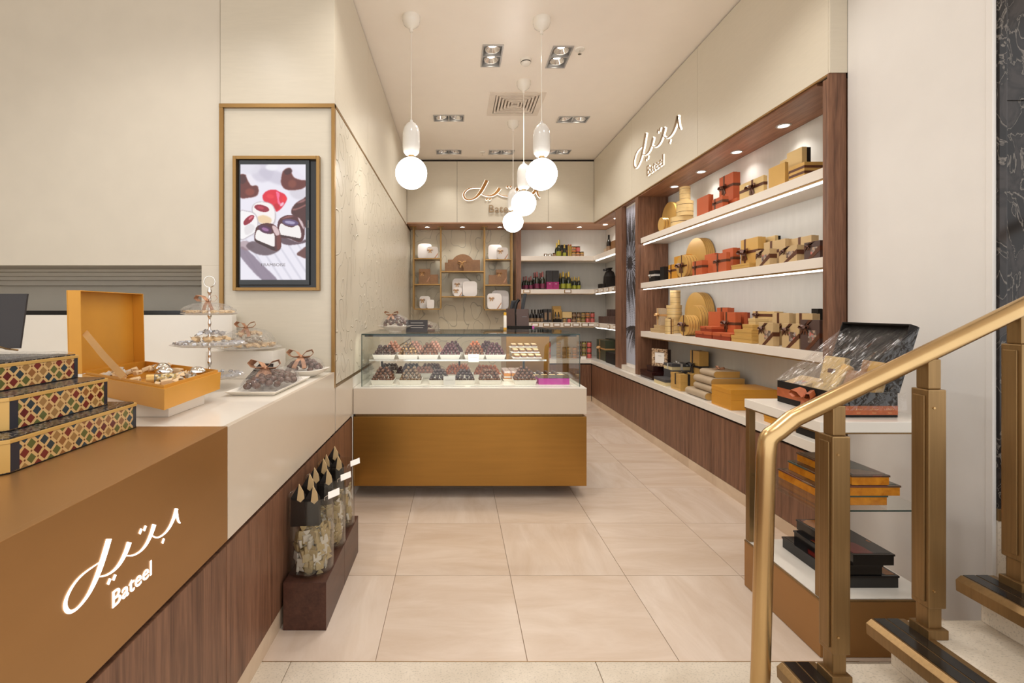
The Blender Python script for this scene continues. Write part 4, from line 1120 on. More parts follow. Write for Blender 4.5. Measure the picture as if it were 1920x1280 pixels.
SHELF = {1: 2.2284, 2: 1.7074, 3: 1.1504, 0: 0.6404}
def G(zoom, u0, u1, u2, vt, label, shelf=None, xf=2.165, zb=None, mat='gold_paper', side=None, rib=None, style='', lid='front', name='gift_box', cat='gift box', bowpos=0.38, bs=None, dep=None, leg=None, h=None):
    """survey of a box from the photograph: far end, near end and depth along the shelf, top at the near corner"""
    ox, oy, k = {'A': (1190,290,4.74), 'B': (1190,440,4.8), 'C': (1190,620,6.194)}[zoom]
    p0, p1, p2, pt = ox+u0/k, ox+u1/k, ox+u2/k, oy+vt/k
    y1 = F*xf/(p0-VX); y0 = F*xf/(p1-VX)
    d = dep or max(0.018, (p2-p1)*y0/F)
    z0 = SHELF[shelf] if zb is None else zb
    hh = h or (EYE+(VY-pt)*y0/F-z0)
    d = min(d, 2.452-xf)
    o = gift(name, label, cat, xf, d, y0, y1, z0, hh, M[mat], M[side] if side else None, M[rib] if rib else None, style, lid, {1:'gift boxes on the top shelf',2:'gift boxes on the middle shelf',3:'gift boxes on the lowest shelf',0:'boxes on the right worktop'}[shelf], bowpos, bs, leg)
    return z0+hh

RB = 'ribbon_brown'
# top shelf
G('A',553,655,690,350,'plain orange box standing on the top shelf, right of the gold round tower',1,2.20,mat='orange_paper',side='orange_paper',dep=0.045)
z = G('A',735,905,935,405,'flat orange box lying under the tall ribboned box on the top shelf',1,2.22,mat='orange_paper',side='orange_edge',lid='top',dep=0.2,h=0.06)
G('A',752,875,917,150,'tall orange box with brown bow raised on a flat box, top shelf',1,2.27,zb=z,mat='orange_paper',rib=RB,style='band cross bow',bowpos=0.35,dep=0.06)
G('A',690,780,825,365,'small orange box with brown bow in front of the tall orange one, top shelf',1,2.15,mat='orange_paper',rib=RB,style='band cross bow',bowpos=0.25,dep=0.05)
G('A',932,1145,1180,180,'wide pale gold box with large brown bow in the middle of the top shelf',1,2.20,mat='gold_pale',rib=RB,style='band cross bow',bowpos=0.55,bs=0.06)
G('A',1190,1335,1368,62,'tall plain gold box standing right of the wide bowed box, top shelf',1,2.17,mat='gold_paper')
z = G('A',1372,1508,1680,62,'gold hamper box with brown stripes at the right end of the top shelf',1,2.18,mat='gold_paper',rib=RB,style='stripe',lid='',dep=0.23,name='striped_box')
G('A',1352,1486,1520,-5,'small gold box perched on the striped box at the end of the top shelf',1,2.25,zb=z,mat='gold_pale',side='black_paper',dep=0.06,h=0.135)
G('A',1290,1360,1380,30,'pale box peeping out behind the tall gold box on the top shelf',1,2.34,mat='gold_pale',dep=0.05)
# middle shelf
G('B',130,180,225,318,'small black box with silver bow at the far end of the middle shelf',2,2.17,mat='black_paper',rib='ribbon_white',style='band bow',bowpos=0.2,dep=0.10)
G('B',228,262,303,285,'plain black box at the far end of the middle shelf, beside the silver bow',2,2.20,mat='black_paper',dep=0.10)
G('B',303,385,445,258,'gold box with thin brown bow left of the gold discs, middle shelf',2,2.165,mat='gold_box',rib=RB,style='band cross bow',bowpos=0.3,dep=0.08)
G('B',355,465,500,175,'taller plain gold box behind the thin bowed one, middle shelf',2,2.30,mat='gold_box',dep=0.07)
G('B',520,605,645,228,'small orange box with dark bow nearest the gold discs, middle shelf',2,2.155,mat='orange_paper',rib=RB,style='band cross bow',bowpos=0.3,dep=0.055)
G('B',630,722,760,163,'plain orange box at the back of the orange group, middle shelf',2,2.31,mat='orange_paper',dep=0.05)
G('B',640,706,720,332,'low orange box lying between the two bowed orange boxes, middle shelf',2,2.20,mat='orange_paper',lid='top',dep=0.07)
G('B',705,825,862,155,'orange box with large brown bow in front of the orange group, middle shelf',2,2.155,mat='orange_paper',rib=RB,style='band cross bow',bowpos=0.35)
G('B',790,885,925,115,'orange box with brown band at the right back of the orange group, middle shelf',2,2.27,mat='orange_paper',rib=RB,style='band',dep=0.06)
z = G('B',868,1030,1090,288,'lower flat gold box with brown stripe on the middle shelf',2,2.15,mat='gold_paper',rib=RB,style='line',lid='',dep=0.13)
G('B',868,1030,1090,250,'upper flat gold box lying on the striped flat one, middle shelf',2,2.15,zb=z,mat='gold_paper',lid='top',dep=0.13)
G('B',955,1110,1145,15,'tall gold box with brown bow rising behind the flat boxes, middle shelf',2,2.30,mat='gold_paper',rib=RB,style='band cross bow',bowpos=0.25,dep=0.06,bs=0.07)
G('B',1090,1215,1260,122,'tan window box with diagonal ribbon, first from the left on the middle shelf',2,2.155,mat='tan_paper',rib=RB,style='diag bow window',dep=0.05)
G('B',1148,1262,1298,5,'pale gold box at the back behind the first tan window box, middle shelf',2,2.38,mat='gold_pale',side='black_paper',dep=0.045)
G('B',1162,1355,1395,33,'tan box with brown bow standing behind the two window boxes, middle shelf',2,2.26,mat='tan_paper',rib=RB,style='band cross bow',bowpos=0.36,dep=0.05)
G('B',1300,1460,1500,88,'tan window box with diagonal ribbon, second from the left on the middle shelf',2,2.155,mat='tan_paper',rib=RB,style='diag bow window',dep=0.05)
G('B',1400,1590,1630,2,'tan box with bow at the back beside the wooden post, middle shelf',2,2.30,mat='tan_paper',rib=RB,style='band cross bow',bowpos=0.45,dep=0.05)
G('B',1525,1668,1706,48,'dark brown window box against the wooden post on the middle shelf',2,2.155,mat='brown_paper',rib=RB,style='diag bow window',dep=0.05)
# lowest shelf
z1 = G('B',140,226,270,840,'lower small flat tan box at the far end of the lowest shelf',3,2.15,mat='tan_paper',lid='top',dep=0.10,h=0.042)
z2 = G('B',172,226,262,795,'upper small flat tan box at the far end of the lowest shelf',3,2.155,zb=z1,mat='tan_paper',lid='top',dep=0.09,h=0.04)
G('B',196,236,280,660,'slim grey tan box with gold bow on two flat boxes, lowest shelf',3,2.165,zb=z2,mat='tan_grey',rib='ribbon_gold',style='band cross bow',bowpos=0.3,dep=0.07,bs=0.05)
za = G('B',543,690,720,868,'flat orange box with thumb notch, lower left of the lowest shelf stack',3,2.15,mat='orange_paper',side='orange_edge',lid='top',dep=0.10,leg='tab',h=0.058)
zc = G('B',700,858,892,880,'flat orange box with thumb notch, lower right of the lowest shelf stack',3,2.15,mat='orange_paper',side='orange_edge',lid='top',dep=0.12,leg='tab',h=0.058)
zb_ = G('B',588,690,800,830,'flat orange box with thumb notch lying across the lowest shelf stack',3,2.16,zb=za,mat='orange_paper',side='orange_edge',lid='top',dep=0.11,leg='tab',h=0.045)
G('B',663,770,800,692,'plain orange box standing behind the notched boxes, lowest shelf',3,2.28,mat='orange_paper',dep=0.045)
G('B',740,835,872,655,'tallest orange box with bow at the back of the lowest shelf',3,2.34,mat='orange_paper',rib=RB,style='band cross bow',bowpos=0.45,dep=0.06)
G('B',806,905,945,697,'orange box with ribbon cross and bow on the lowest shelf',3,2.28,mat='orange_paper',rib=RB,style='band cross bow',bowpos=0.2,dep=0.05)
G('B',925,985,1022,697,'plain orange box behind the ribbon cross one on the lowest shelf',3,2.36,mat='orange_paper',side='orange_edge',dep=0.05)
z = G('B',866,1050,1112,928,'bottom flat gold box of the four on the lowest shelf',3,2.15,mat='gold_paper',lid='top',dep=0.13,h=0.05)
z = G('B',893,1050,1110,884,'second flat gold box from the bottom on the lowest shelf',3,2.155,zb=z,mat='gold_paper',lid='top',dep=0.13,h=0.046)
z = G('B',968,1060,1112,836,'third flat gold box from the bottom on the lowest shelf',3,2.16,zb=z,mat='gold_paper',lid='top',dep=0.12,h=0.042)
G('B',1020,1085,1130,775,'topmost flat gold box of the four on the lowest shelf',3,2.18,zb=z,mat='gold_pale',lid='top',dep=0.1,h=0.045)
G('B',1115,1245,1292,795,'tan window box with diagonal ribbon, first from the left on the lowest shelf',3,2.15,mat='tan_paper',rib=RB,style='diag bow window',dep=0.045)
z = G('B',1062,1255,1310,775,'tan box lying at the back under a bowed one, lowest shelf',3,2.33,mat='tan_paper',dep=0.07)
G('B',1062,1255,1310,690,'wide pale gold box with bow high at the back of the lowest shelf',3,2.33,zb=z,mat='gold_pale',rib=RB,style='band cross bow',bowpos=0.2,dep=0.07)
G('B',1240,1390,1425,705,'tan box with dark bow behind the window boxes on the lowest shelf',3,2.25,mat='tan_paper',rib=RB,style='band cross bow',bowpos=0.35,dep=0.05)
G('B',1325,1480,1520,803,'tan window box with diagonal ribbon, second from the left on the lowest shelf',3,2.15,mat='tan_paper',rib=RB,style='diag bow window',dep=0.045)
G('B',1450,1600,1625,708,'tan box with bow behind the brown window box on the lowest shelf',3,2.26,mat='tan_paper',rib=RB,style='band cross bow',bowpos=0.3,dep=0.05)
G('B',1490,1664,1696,768,'dark brown window box against the wooden post on the lowest shelf',3,2.145,mat='brown_paper',rib=RB,style='diag bow window',dep=0.05)
G('B',1590,1650,1690,665,'black box at the back corner beside the post on the lowest shelf',3,2.36,mat='black_paper',dep=0.05)

# round gold boxes
def drum(name, label, c, r, h, tiers=1, mat='gold_pale', axis='z', rib=None, bowm=None, group='round gold boxes', dots=False):
    t = thing(name, label, 'round box', c, 0, group)
    for k in range(tiers):
        hh = h/tiers; z = k*hh
        if axis == 'z':
            MB().lathe([(r*0.985,z+0.0004),(r*0.985,z+hh*0.55),(r,z+hh*0.55),(r,z+hh*0.99),(0,z+hh*0.99)], 28).build('round_body' if tiers == 1 else 'tier', M[mat], t, smooth=0.5)
            MB().lathe([(r*0.99,z+hh*0.50),(r*0.99,z+hh*0.56)], 28, cap=False).build('seam_line', M['ribbon_brown'], t)
        else:
            MB().lathe([(0,z),(r,z),(r,z+hh*0.45),(r*0.985,z+hh*0.45),(r*0.985,z+hh*0.97),(0,z+hh*0.97)], 32, axis='x').build('round_body' if tiers == 1 else 'disc', M[mat], t, smooth=0.5)
            MB().lathe([(r*0.992,z+hh*0.46),(r*0.992,z+hh*0.60)], 32, axis='x', cap=False).build('seam_line', M['ribbon_brown'], t)
    if rib:
        R_ = MB()
        if axis == 'x': R_.box(-0.0012,0,-0.008,0.008,-r,r).box(-0.0012,0,-r,r,-0.008,0.008)
        else: R_.box(-r*0.12,r*0.12,-r-0.001,r+0.001,0,h+0.001)
        R_.build('ribbon', M[rib], t)
        B = MB()
        if axis == 'x': bow(B, (-0.001,0,0), (-1,0,0), (0,1,0), (0,0,1), r*0.62)
        else: bow(B, (0,0,h), (0,0,1), (0,1,0), (1,0,0), r*0.5)
        B.build('bow', M[rib], t)
    return t
def UV(zoom, u, v): 
    ox, oy, k = {'A': (1190,290,4.74), 'B': (1190,440,4.8), 'C': (1190,620,6.194)}[zoom]; return ox+u/k, oy+v/k
def tower(zoom, u0, u1, xc, shelf, label, h, zb=None, tiers=1, **kw):
    p0, _ = UV(zoom, u0, 0); p1, _ = UV(zoom, u1, 0)
    yc = F*xc/((p0+p1)/2-VX); r = (p1-p0)/2*yc/F*0.92
    z = SHELF[shelf] if zb is None else zb
    drum('round_box', label, (xc, yc, z), r, h, tiers, **kw); return z+h
def disc(zoom, u0, u1, vb, shelf, xf, thick, tiers, label, rib=None, mat='gold_paper', r=None):
    p0, _ = UV(zoom, u0, 0); p1, _ = UV(zoom, u1, 0)
    y1 = F*xf/(p0-VX); y0 = F*xf/(p1-VX); r = r or (y1-y0)/2
    drum('round_box', label, (xf, (y0+y1)/2, SHELF[shelf]+r+0.0005), r, thick, tiers, mat, 'x', rib)
z = tower('A',318,520,2.28,1,'broad bottom round gold box of the tower on the top shelf',0.105,mat='gold_pale')
z = tower('A',370,522,2.28,1,'middle round gold boxes of the tower on the top shelf',0.145,zb=z,tiers=2,mat='gold_pale')
z = tower('A',397,495,2.28,1,'three small round gold boxes topping the tower on the top shelf',0.145,zb=z,tiers=3,mat='gold_pale')
disc('A',240,372,640,1,2.36,0.05,1,'large gold disc box leaning at the far end of the top shelf')
disc('A',205,262,690,1,2.17,0.06,2,'small gold disc boxes standing at the far end of the top shelf',r=0.075)
disc('B',465,632,300,2,2.36,0.09,5,'row of large gold disc boxes standing at the back of the middle shelf',r=0.20)
disc('B',383,462,400,2,2.16,0.11,4,'small gold disc boxes tied with brown bow on the middle shelf',rib=RB,r=0.108)
z = tower('B',270,425,2.30,3,'broad bottom round gold boxes of the tower on the lowest shelf',0.165,tiers=3,mat='gold_pale')
z = tower('B',285,425,2.30,3,'middle round gold boxes of the tower on the lowest shelf',0.13,zb=z,tiers=2,mat='gold_pale')
z = tower('B',318,412,2.30,3,'slim round gold boxes topping the tower on the lowest shelf',0.155,zb=z,tiers=3,mat='gold_pale')
tower('B',272,352,2.175,3,'short round gold boxes tied with brown ribbon before the tower, lowest shelf',0.155,tiers=3,mat='gold_pale',rib=RB)
disc('B',452,645,880,3,2.36,0.085,5,'row of large gold disc boxes standing at the back of the lowest shelf',r=0.21)
disc('B',466,592,880,3,2.27,0.08,3,'row of medium gold disc boxes before the large ones, lowest shelf',r=0.145)
disc('B',400,482,900,3,2.155,0.105,4,'small gold disc boxes tied with brown bow on the lowest shelf',rib=RB,r=0.098)

# worktop boxes
G('C',65,200,345,470,'low maroon lacquer box lying at the far end of the right worktop',0,2.09,mat='maroon_lacquer',lid='top',dep=0.22,h=0.085)
z = SHELF[0]+0.0855
zf = G('C',140,215,345,400,'smaller maroon lacquer box on the lower one, right worktop',0,2.12,zb=z,mat='maroon_lacquer',lid='top',dep=0.16,h=0.06)
px0 = 1190+165/6.194; px1 = 1190+370/6.194; yf = F*2.13/(px0-VX); yn = F*2.13/(px1-VX)
t = thing('framed_box', 'carved gilt picture frame box with white card on the maroon boxes', 'picture frame', (2.19, 5.06, zf+0.0005), -PI/2+0.5)
f = MB(); s = 0.135
for q in (-1, 1):
    f.box(q*s-0.034, q*s+0.034, -0.018, 0, 0, 0.335) if 0 else None
f.box(-0.098,-0.060,-0.016,0,0,0.19).box(0.060,0.098,-0.016,0,0,0.19).box(-0.060,0.060,-0.016,0,0,0.038).box(-0.060,0.060,-0.016,0,0.152,0.19)
f.build('carved_frame', M['frame_ornate'], t, bev=0.006)
MB().box(-0.060,0.060,-0.008,-0.001,0.038,0.152).build('card', M['card_white'], t)
MB().box(-0.095,0.095,0.0005,0.05,0,0.187).build('box_back', M['maroon_lacquer'], t, bev=0.002)
MB().box(-0.02,0.02,-0.0088,-0.008,0.112,0.116).build('printed_line', M['ink_dark'], t)
z = G('C',222,355,410,575,'charcoal box with cream edge lying at the worktop front',0,2.06,mat='grey_paper',side='cream_edge',lid='top',dep=0.13,h=0.062)
zz = SHELF[0]
for k, lb in enumerate(('bottom charcoal box of the stack behind the gold ribboned boxes','middle charcoal box of the stack behind the gold ribboned boxes')):
    zz = G('C',336,440,600,500,lb,0,2.20,zb=zz,mat='grey_paper',side='grey_paper',lid='top',dep=0.20,h=0.068)
G('C',336,432,620,410,'top charcoal box with silver ribbon of the worktop stack',0,2.20,zb=zz,mat='grey_paper',side='cream_edge',rib='ribbon_white',style='topcross bow',lid='top',dep=0.20,h=0.062,bs=0.045)
zz = SHELF[0]
for k, (lb, rb, stl) in enumerate((('bottom gold box of the three small ones on the worktop',None,''),('middle gold box with black ribbon on the worktop','ribbon_black','topcross'),('top gold box with black bow of the three small ones','ribbon_black','topcross bow'))):
    zz = G('C',416,530,672,600,lb,0,2.07,zb=zz,mat='gold_paper',rib=rb,style=stl,lid='top',dep=0.16,h=0.052,bs=0.05)
G('C',645,750,805,330,'upright gold box with black bow leaning behind the stacks on the worktop',0,2.30,mat='gold_paper',side='gold_paper',rib='ribbon_black',style='band cross bow',dep=0.09,bowpos=0.25,h=0.36)
G('C',748,800,824,330,'dark edged gold box standing behind the upright bowed one on the worktop',0,2.395,mat='gold_pale',side='black_paper',dep=0.04,h=0.35)

def book_box(label, xa, xb, ya, yb, z, h, bowm=False):
    """bronze book-shaped box with a rounded spine towards the aisle"""
    t = thing('book_box', label, 'gift box', ((xa+xb)/2,(ya+yb)/2,z+0.0004), 0, 'bronze book boxes on the worktop')
    d, a = (xb-xa)/2, (yb-ya)/2
    prof = [(-d+h/2-math.sin(q)*h/2, h/2-math.cos(q)*h/2) for q in np.linspace(0, PI, 9)]
    prof = prof+[(d, h), (d, 0)]
    MB().prism([(x,-a,zz_) for x, zz_ in prof], [(x,a,zz_) for x, zz_ in prof]).build('cover', M['tan_grey'], t, smooth=0.7)
    pr2 = [(-d+h/2-math.sin(q)*(h/2-0.003), h/2-math.cos(q)*(h/2-0.003)) for q in np.linspace(0, PI, 9)]+[(d-0.002,h-0.003),(d-0.002,0.003)]
    MB().prism([(x,-a-0.001,zz_) for x, zz_ in pr2], [(x,-a,zz_) for x, zz_ in pr2]).build('gold_end', M['gold_paper'], t)
    if bowm:
        B = MB(); bow(B, (0,0,h), (0,0,1), (0,1,0), (1,0,0), 0.055); B.build('bow', M['ribbon_copper'], t)
    return z+h+0.0006
zz = SHELF[0]
def yrange(px_far, px_near, xf): return F*xf/(px_near-VX), F*xf/(px_far-VX)
ya, yb = yrange(1284.5,1321.5,2.07); zz = book_box('bottom bronze book box, lying farthest forward on the worktop', 2.07, 2.33, ya, yb, zz, 0.062)
ya, yb = yrange(1300,1333,2.10)
zz = book_box('second bronze book box from the bottom on the worktop', 2.10, 2.36, ya, yb, zz, 0.062)
zz = book_box('third bronze book box from the bottom on the worktop', 2.10, 2.38, ya, yb, zz, 0.062)
ya, yb = yrange(1311.5,1338,2.14); book_box('top bronze book box with small copper bow on the worktop', 2.14, 2.36, ya, yb, zz, 0.055, True)
z = G('C',892,1118,1560,820,'bottom half tray of large gold carton, lower one of the worktop pair',0,2.06,mat='gold_box',lid='',dep=0.36,h=0.075)
G('C',892,1118,1560,725,'large flat gold carton lying on the lower one on the worktop',0,2.06,zb=z,mat='gold_box',lid='top',dep=0.36,h=0.078)
for k, (ya, yb, m_, h_, lb) in enumerate(((2.93,3.2,'gold_box',0.05,'flat gold box under the display stand top, on the worktop end'),(2.69,2.90,'black_paper',0.075,'black flat box at the entrance end of the worktop'))):
    gift('gift_box', lb, 'gift box', 2.09, 0.3, ya, yb, SHELF[0], h_, M[m_], None, None, '', 'top', 'boxes on the right worktop')

# ---------------------------------------------------------------- bottles, tubes and jars in the back corner
BZ = {1: 2.2344, 2: 1.7174, 3: 1.1954, 0: 0.6404}
def bottle_proto(foil, label, dark='bottle_glass'):
    t = thing('champagne_bottle', 'bottle', 'bottle', (0,0,-5))
    MB().lathe([(0.0,0.0),(0.040,0.0),(0.044,0.01),(0.044,0.155),(0.038,0.185),(0.022,0.225),(0.0165,0.25)], 14).build('bottle_body', M[dark], t, smooth=0.8)
    MB().lathe([(0.0245,0.222),(0.0185,0.25),(0.0175,0.285),(0.019,0.30),(0.017,0.315),(0,0.318)], 14).build('foil', M[foil], t, smooth=0.8)
    MB().lathe([(0.0447,0.02),(0.0447,0.105)], 14, cap=False).build('label', M[label], t, smooth=0.8)
    MB().lathe([(0.0225,0.232),(0.0215,0.238)], 10, cap=False).build('neck_band', M[label], t, smooth=0.8)
    return t
PB = {'pink': bottle_proto('foil_pink','label_plum'), 'green': bottle_proto('foil_gold','label_green'), 'dark': bottle_proto('black_paper','label_tan','bottle_dark')}
def jar_proto(body, lid='lid_dark'):
    t = thing('preserve_jar', 'jar', 'jar', (0,0,-5))
    MB().lathe([(0,0),(0.036,0.0),(0.039,0.006),(0.039,0.062),(0.034,0.072)], 14).build('jar_body', M[body], t, smooth=0.8)
    MB().lathe([(0.036,0.072),(0.0375,0.074),(0.0375,0.088),(0.036,0.090),(0,0.090)], 14).build('jar_lid', M[lid], t, smooth=0.6)
    MB().lathe([(0.0395,0.018),(0.0395,0.052)], 14, cap=False).build('jar_label', M['label_tan' if body != 'jar_pink' else 'jar_pink'], t, smooth=0.8)
    return t
PJ = {k: jar_proto('jar_'+k) for k in ('olive','pink','orange','brown','tan')}
WHERE = {1: 'top back shelf', 2: 'middle back shelf', 3: 'lower back shelf', 0: 'back worktop'}
used_proto = set()
def place(proto, loc, label, group, scale=1.0, rz=0.0):
    if id(proto) not in used_proto:
        used_proto.add(id(proto)); proto.location = loc; proto.scale = (scale,)*3; proto['label'] = label; proto['group'] = group; proto.rotation_euler[2] = rz; return proto
    return dup(proto, loc, rz, label, group, scale=(scale,)*3)
def zx(u): return 960+u/4.571
def bx(u, Y): return (zx(u)-VX)*Y/F
def bt(kind, u0, u1, shelf, h, label, Y=7.48, grp=None):
    s = h/0.318; x = bx((u0+u1)/2, Y)
    place(PB[kind], (x, Y, BZ[shelf]), label, grp or f'bottles on the {WHERE[shelf]}', s, random.uniform(-1,1))
bt('green',383,422,1,0.275,'tall gold foiled bottle, left one on the top back shelf')
bt('green',430,468,1,0.20,'shorter gold foiled bottle, right one on the top back shelf',7.46)
bt('green',368,400,1,0.245,'gold necked bottle half hidden behind the tall one, top back shelf',7.62)
for i, (u0, u1) in enumerate(((103,140),(142,180))): bt('pink',u0,u1,2,0.215,f'small pink foiled bottle, {("left","right")[i]} of the front pair on the middle back shelf')
bt('pink',84,118,2,0.215,'small pink foiled bottle half hidden at the far left, middle back shelf',7.62); bt('pink',128,160,2,0.205,'small pink foiled bottle behind the front pair, middle back shelf',7.62)
for i, (u0, u1) in enumerate(((190,237),(240,283))): bt('pink',u0,u1,2,0.285,f'large pink foiled bottle, {("left","right")[i]} of the front pair on the middle back shelf')
bt('pink',174,212,2,0.285,'large pink foiled bottle behind the front pair, middle back shelf',7.64); bt('pink',228,262,2,0.275,'large pink foiled bottle at the back beside the black tubes, middle shelf',7.64)
for i, (u0, u1) in enumerate(((415,462),(463,508))): bt('green',u0,u1,2,0.285,f'large olive label bottle, {("left","right")[i]} of the front pair on the middle back shelf')
bt('green',396,432,2,0.275,'large olive label bottle behind, next to the pink tubes, middle back shelf',7.64); bt('green',442,482,2,0.275,'large olive label bottle behind the front pair, middle back shelf',7.64)
for i, (u0, u1) in enumerate(((518,553),(555,590))): bt('green',u0,u1,2,0.205,f'small olive label bottle, {("left","right")[i]} of the front pair on the middle back shelf')
bt('green',496,530,2,0.205,'small olive label bottle behind the front pair, middle back shelf',7.62); bt('green',536,570,2,0.20,'small olive label bottle at the back right, middle back shelf',7.64)
for i, u in enumerate((170,196,224,243,259)): bt('dark',u-13,u+13,3,0.205,f'small dark oil bottle, {nth(i,6)} on the lower back shelf',7.48+0.05*(i%2))
bt('dark',128,148,3,0.20,'small dark oil bottle beside the till screen on the lower back shelf',7.5)

def slab(name, label, cat, x, Y, z, w_, d, h, parts, group=None, rz=0):
    """box shaped goods: parts = list of (name, material, x0,x1,y0,y1,z0,z1) in fractions"""
    t = thing(name, label, cat, (x, Y, z+0.0004), rz, group)
    for nm, mt, a, b_, c, e, p, q in parts:
        MB().box((a-0.5)*w_,(b_-0.5)*w_,(c-0.5)*d,(e-0.5)*d,p*h,q*h).build(nm, M[mt], t, bev=0.001)
    return t
for i, (u0, u1) in enumerate(((293,345),(347,397))):
    slab('bottle_carton', f'black and magenta bottle carton, {("left","right")[i]} of the pair on the middle back shelf', 'carton', bx((u0+u1)/2,7.47), 7.47, BZ[2], (u1-u0)/4.571*7.42/F, 0.09, 0.298, [('carton_top','tube_black',0,1,0,1,0.40,1),('carton_base','label_pink',-0.005,1.005,-0.01,1,0,0.40),('print','card_white',0.35,0.65,-0.02,0,0.28,0.30)], 'bottle cartons')
slab('gift_box','dark box standing behind the bottles on the top back shelf','gift box',bx(448,7.66),7.66,BZ[1],0.125,0.05,0.215,[('box_body','black_paper',0,1,0,1,0,1),('band','ribbon_brown',-0.005,1.005,-0.02,0,0.45,0.6)])
for i, u in enumerate((485,503)): slab('tin', f'slim gold tin, {("left","right")[i]} of the pair on the top back shelf','tin',bx(u,7.48),7.48,BZ[1],0.026,0.026,0.20,[('tin_body','foil_gold',0,1,0,1,0,0.9),('tin_cap','ribbon_rust',0.1,0.9,0.1,0.9,0.9,1)])
def jr(kind, u, Y, z, label, grp='preserve jars', s=0.85): place(PJ[kind], (bx(u,Y),Y,z), label, grp, s, random.uniform(0,6))
for i, (k_, u) in enumerate((('tan',528),('orange',563),('tan',597))): jr(k_,u,7.47,BZ[1],f'preserve jar in the bottom row, {nth(i,3)} on the top back shelf',s=0.92)
for i, (k_, u) in enumerate((('orange',529),('pink',564))): jr(k_,u,7.47,BZ[1]+0.084,f'preserve jar stacked on top, {("left","right")[i]} on the top back shelf',s=0.92)
jr('brown',363,7.47,BZ[1],'short dark topped jar left of the bottles, top back shelf',s=0.72)
for i, u in enumerate((289,326)):
    t = thing('glass_cloche', f'small silver grey domed glass, {("left","right")[i]} on the top back shelf', 'dome', (bx(u,7.48),7.48,BZ[1]), 0)
    MB().lathe([(0,0),(0.03,0),(0.034,0.02),(0.03,0.05),(0.016,0.058),(0,0.058)], 14).build('dome', M['chrome'], t, smooth=0.8)
    MB().lathe([(0.036,0.0),(0.036,0.004)], 14).build('foot', M['black_paper'], t)
slab('carton','tall black carton, left of the pair on the lower back shelf','carton',bx(283,7.47),7.47,BZ[3],0.062,0.07,0.21,[('box_body','tube_black',0,1,0,1,0,1),('label','label_tan',0.3,0.85,-0.02,0,0.2,0.75)],'black cartons')
slab('carton','tall black carton, right of the pair on the lower back shelf','carton',bx(320,7.47),7.47,BZ[3],0.058,0.07,0.21,[('box_body','tube_black',0,1,0,1,0,1),('label','label_tan',0.3,0.85,-0.02,0,0.2,0.75)],'black cartons')
slab('gift_box','tall gold box behind the small oil bottles, lower back shelf','gift box',bx(380,7.65),7.65,BZ[3],0.135,0.07,0.26,[('box_body','gold_paper',0,1,0,1,0,1)])
slab('bottle_holder','open gold carton on a black base holding two small bottles, lower back shelf','carton',bx(388,7.48),7.48,BZ[3],0.118,0.08,0.205,[('base','black_paper',0,1,0,1,0,0.25),('back','gold_paper',0,1,0.7,1,0.25,1),('sides','gold_paper',0,0.05,0,1,0.25,1),('sides','gold_paper',0.95,1,0,1,0.25,1)])
for i, u in enumerate((374,400)): place(PB['dark'], (bx(u,7.47),7.475,BZ[3]+0.0525), f'tiny amber bottle, {("left","right")[i]} in the open gold carton', 'tiny bottles', 0.36)
slab('gift_box','cream and gold box lying on jars, lower back shelf','gift box',bx(467,7.49),7.49,BZ[3]+0.0705,0.152,0.08,0.10,[('box_body','gold_pale',0,1,0,1,0,0.96),('lid_edge','black_paper',0.05,1.0,0.2,1,0.96,1)])
for i, (k_, u) in enumerate((('tan',450),('pink',490))): jr(k_,u,7.48,BZ[3],f'jar under the cream box, {("left","right")[i]} one on the lower back shelf',s=0.77)
ks = ('brown','tan','olive','pink','orange')
for r_ in range(2):
    for i, u in enumerate((531,571,611,649,690)):
        jr(('brown','brown','tan','orange','pink')[i] if r_ else ('brown','tan','olive','pink','pink')[i], u, 7.48, BZ[3]+0.081*r_, f'preserve jar in the {("bottom","top")[r_]} row of the lower back shelf, {nth(i,5)}', s=0.89)
for r_ in range(3):
    for i, u in enumerate((270,312,400,445,490,535,575,618,662)):
        if r_ == 2 and 3 <= i < 6: continue
        jr(('pink','pink','tan','brown','tan','orange','brown','olive','pink')[i], u, 7.36+0.0*r_, BZ[0]+0.0815*r_*1.06, f'preserve jar in row {("one","two","three")[r_]} of the worktop pyramid, {nth(i,9)}', s=0.95)
slab('price_card','white price card before the jars on the back worktop','card',bx(612,7.24),7.24,BZ[0],0.08,0.01,0.035,[('card','card_white',0,1,0,1,0,1)])

# corner return: boxes, bag, bottle
def rx(u, X): return F*X/(zx(u)-VX)
def ret(name, label, cat, u0, u1, vt, shelf, X, mat, d=0.12, rib=None, style='', zb=None, lid='front'):
    y1, y0 = rx(u0,X), rx(u1,X); z0 = BZ[shelf] if zb is None else zb
    hh = EYE+(VY-(400+vt/4.571))*y0/F-z0
    gift(name, label, cat, X, d, y0, y1, z0, hh, M[mat], None, M[rib] if rib else None, style, lid, 'goods on the corner return shelves'); return z0+hh
ret('gift_box','brown box beside the palm post on the top corner return','gift box',838,880,228,1,2.22,'brown_gold')
ret('gift_box','small pale box on the top corner return shelf','gift box',786,818,292,1,2.20,'tan_grey')
place(PB['dark'], (2.20, rx(830,2.20), BZ[1]), 'single dark bottle on the top corner return shelf', 'corner bottles', 0.78)
z = ret('gift_box','low dark box on the middle corner return, left','gift box',737,765,602,2,2.19,'black_paper')
ret('gift_box','second low dark box on the middle corner return','gift box',768,792,602,2,2.18,'black_paper')
t = thing('gift_bag', 'dark crinkled gift bag with bow on the middle corner return', 'bag', (2.27, rx(836,2.27), BZ[2]))
prof = [(-0.07,-0.12,0),(0.07,-0.12,0),(0.07,0.12,0),(-0.07,0.12,0)]
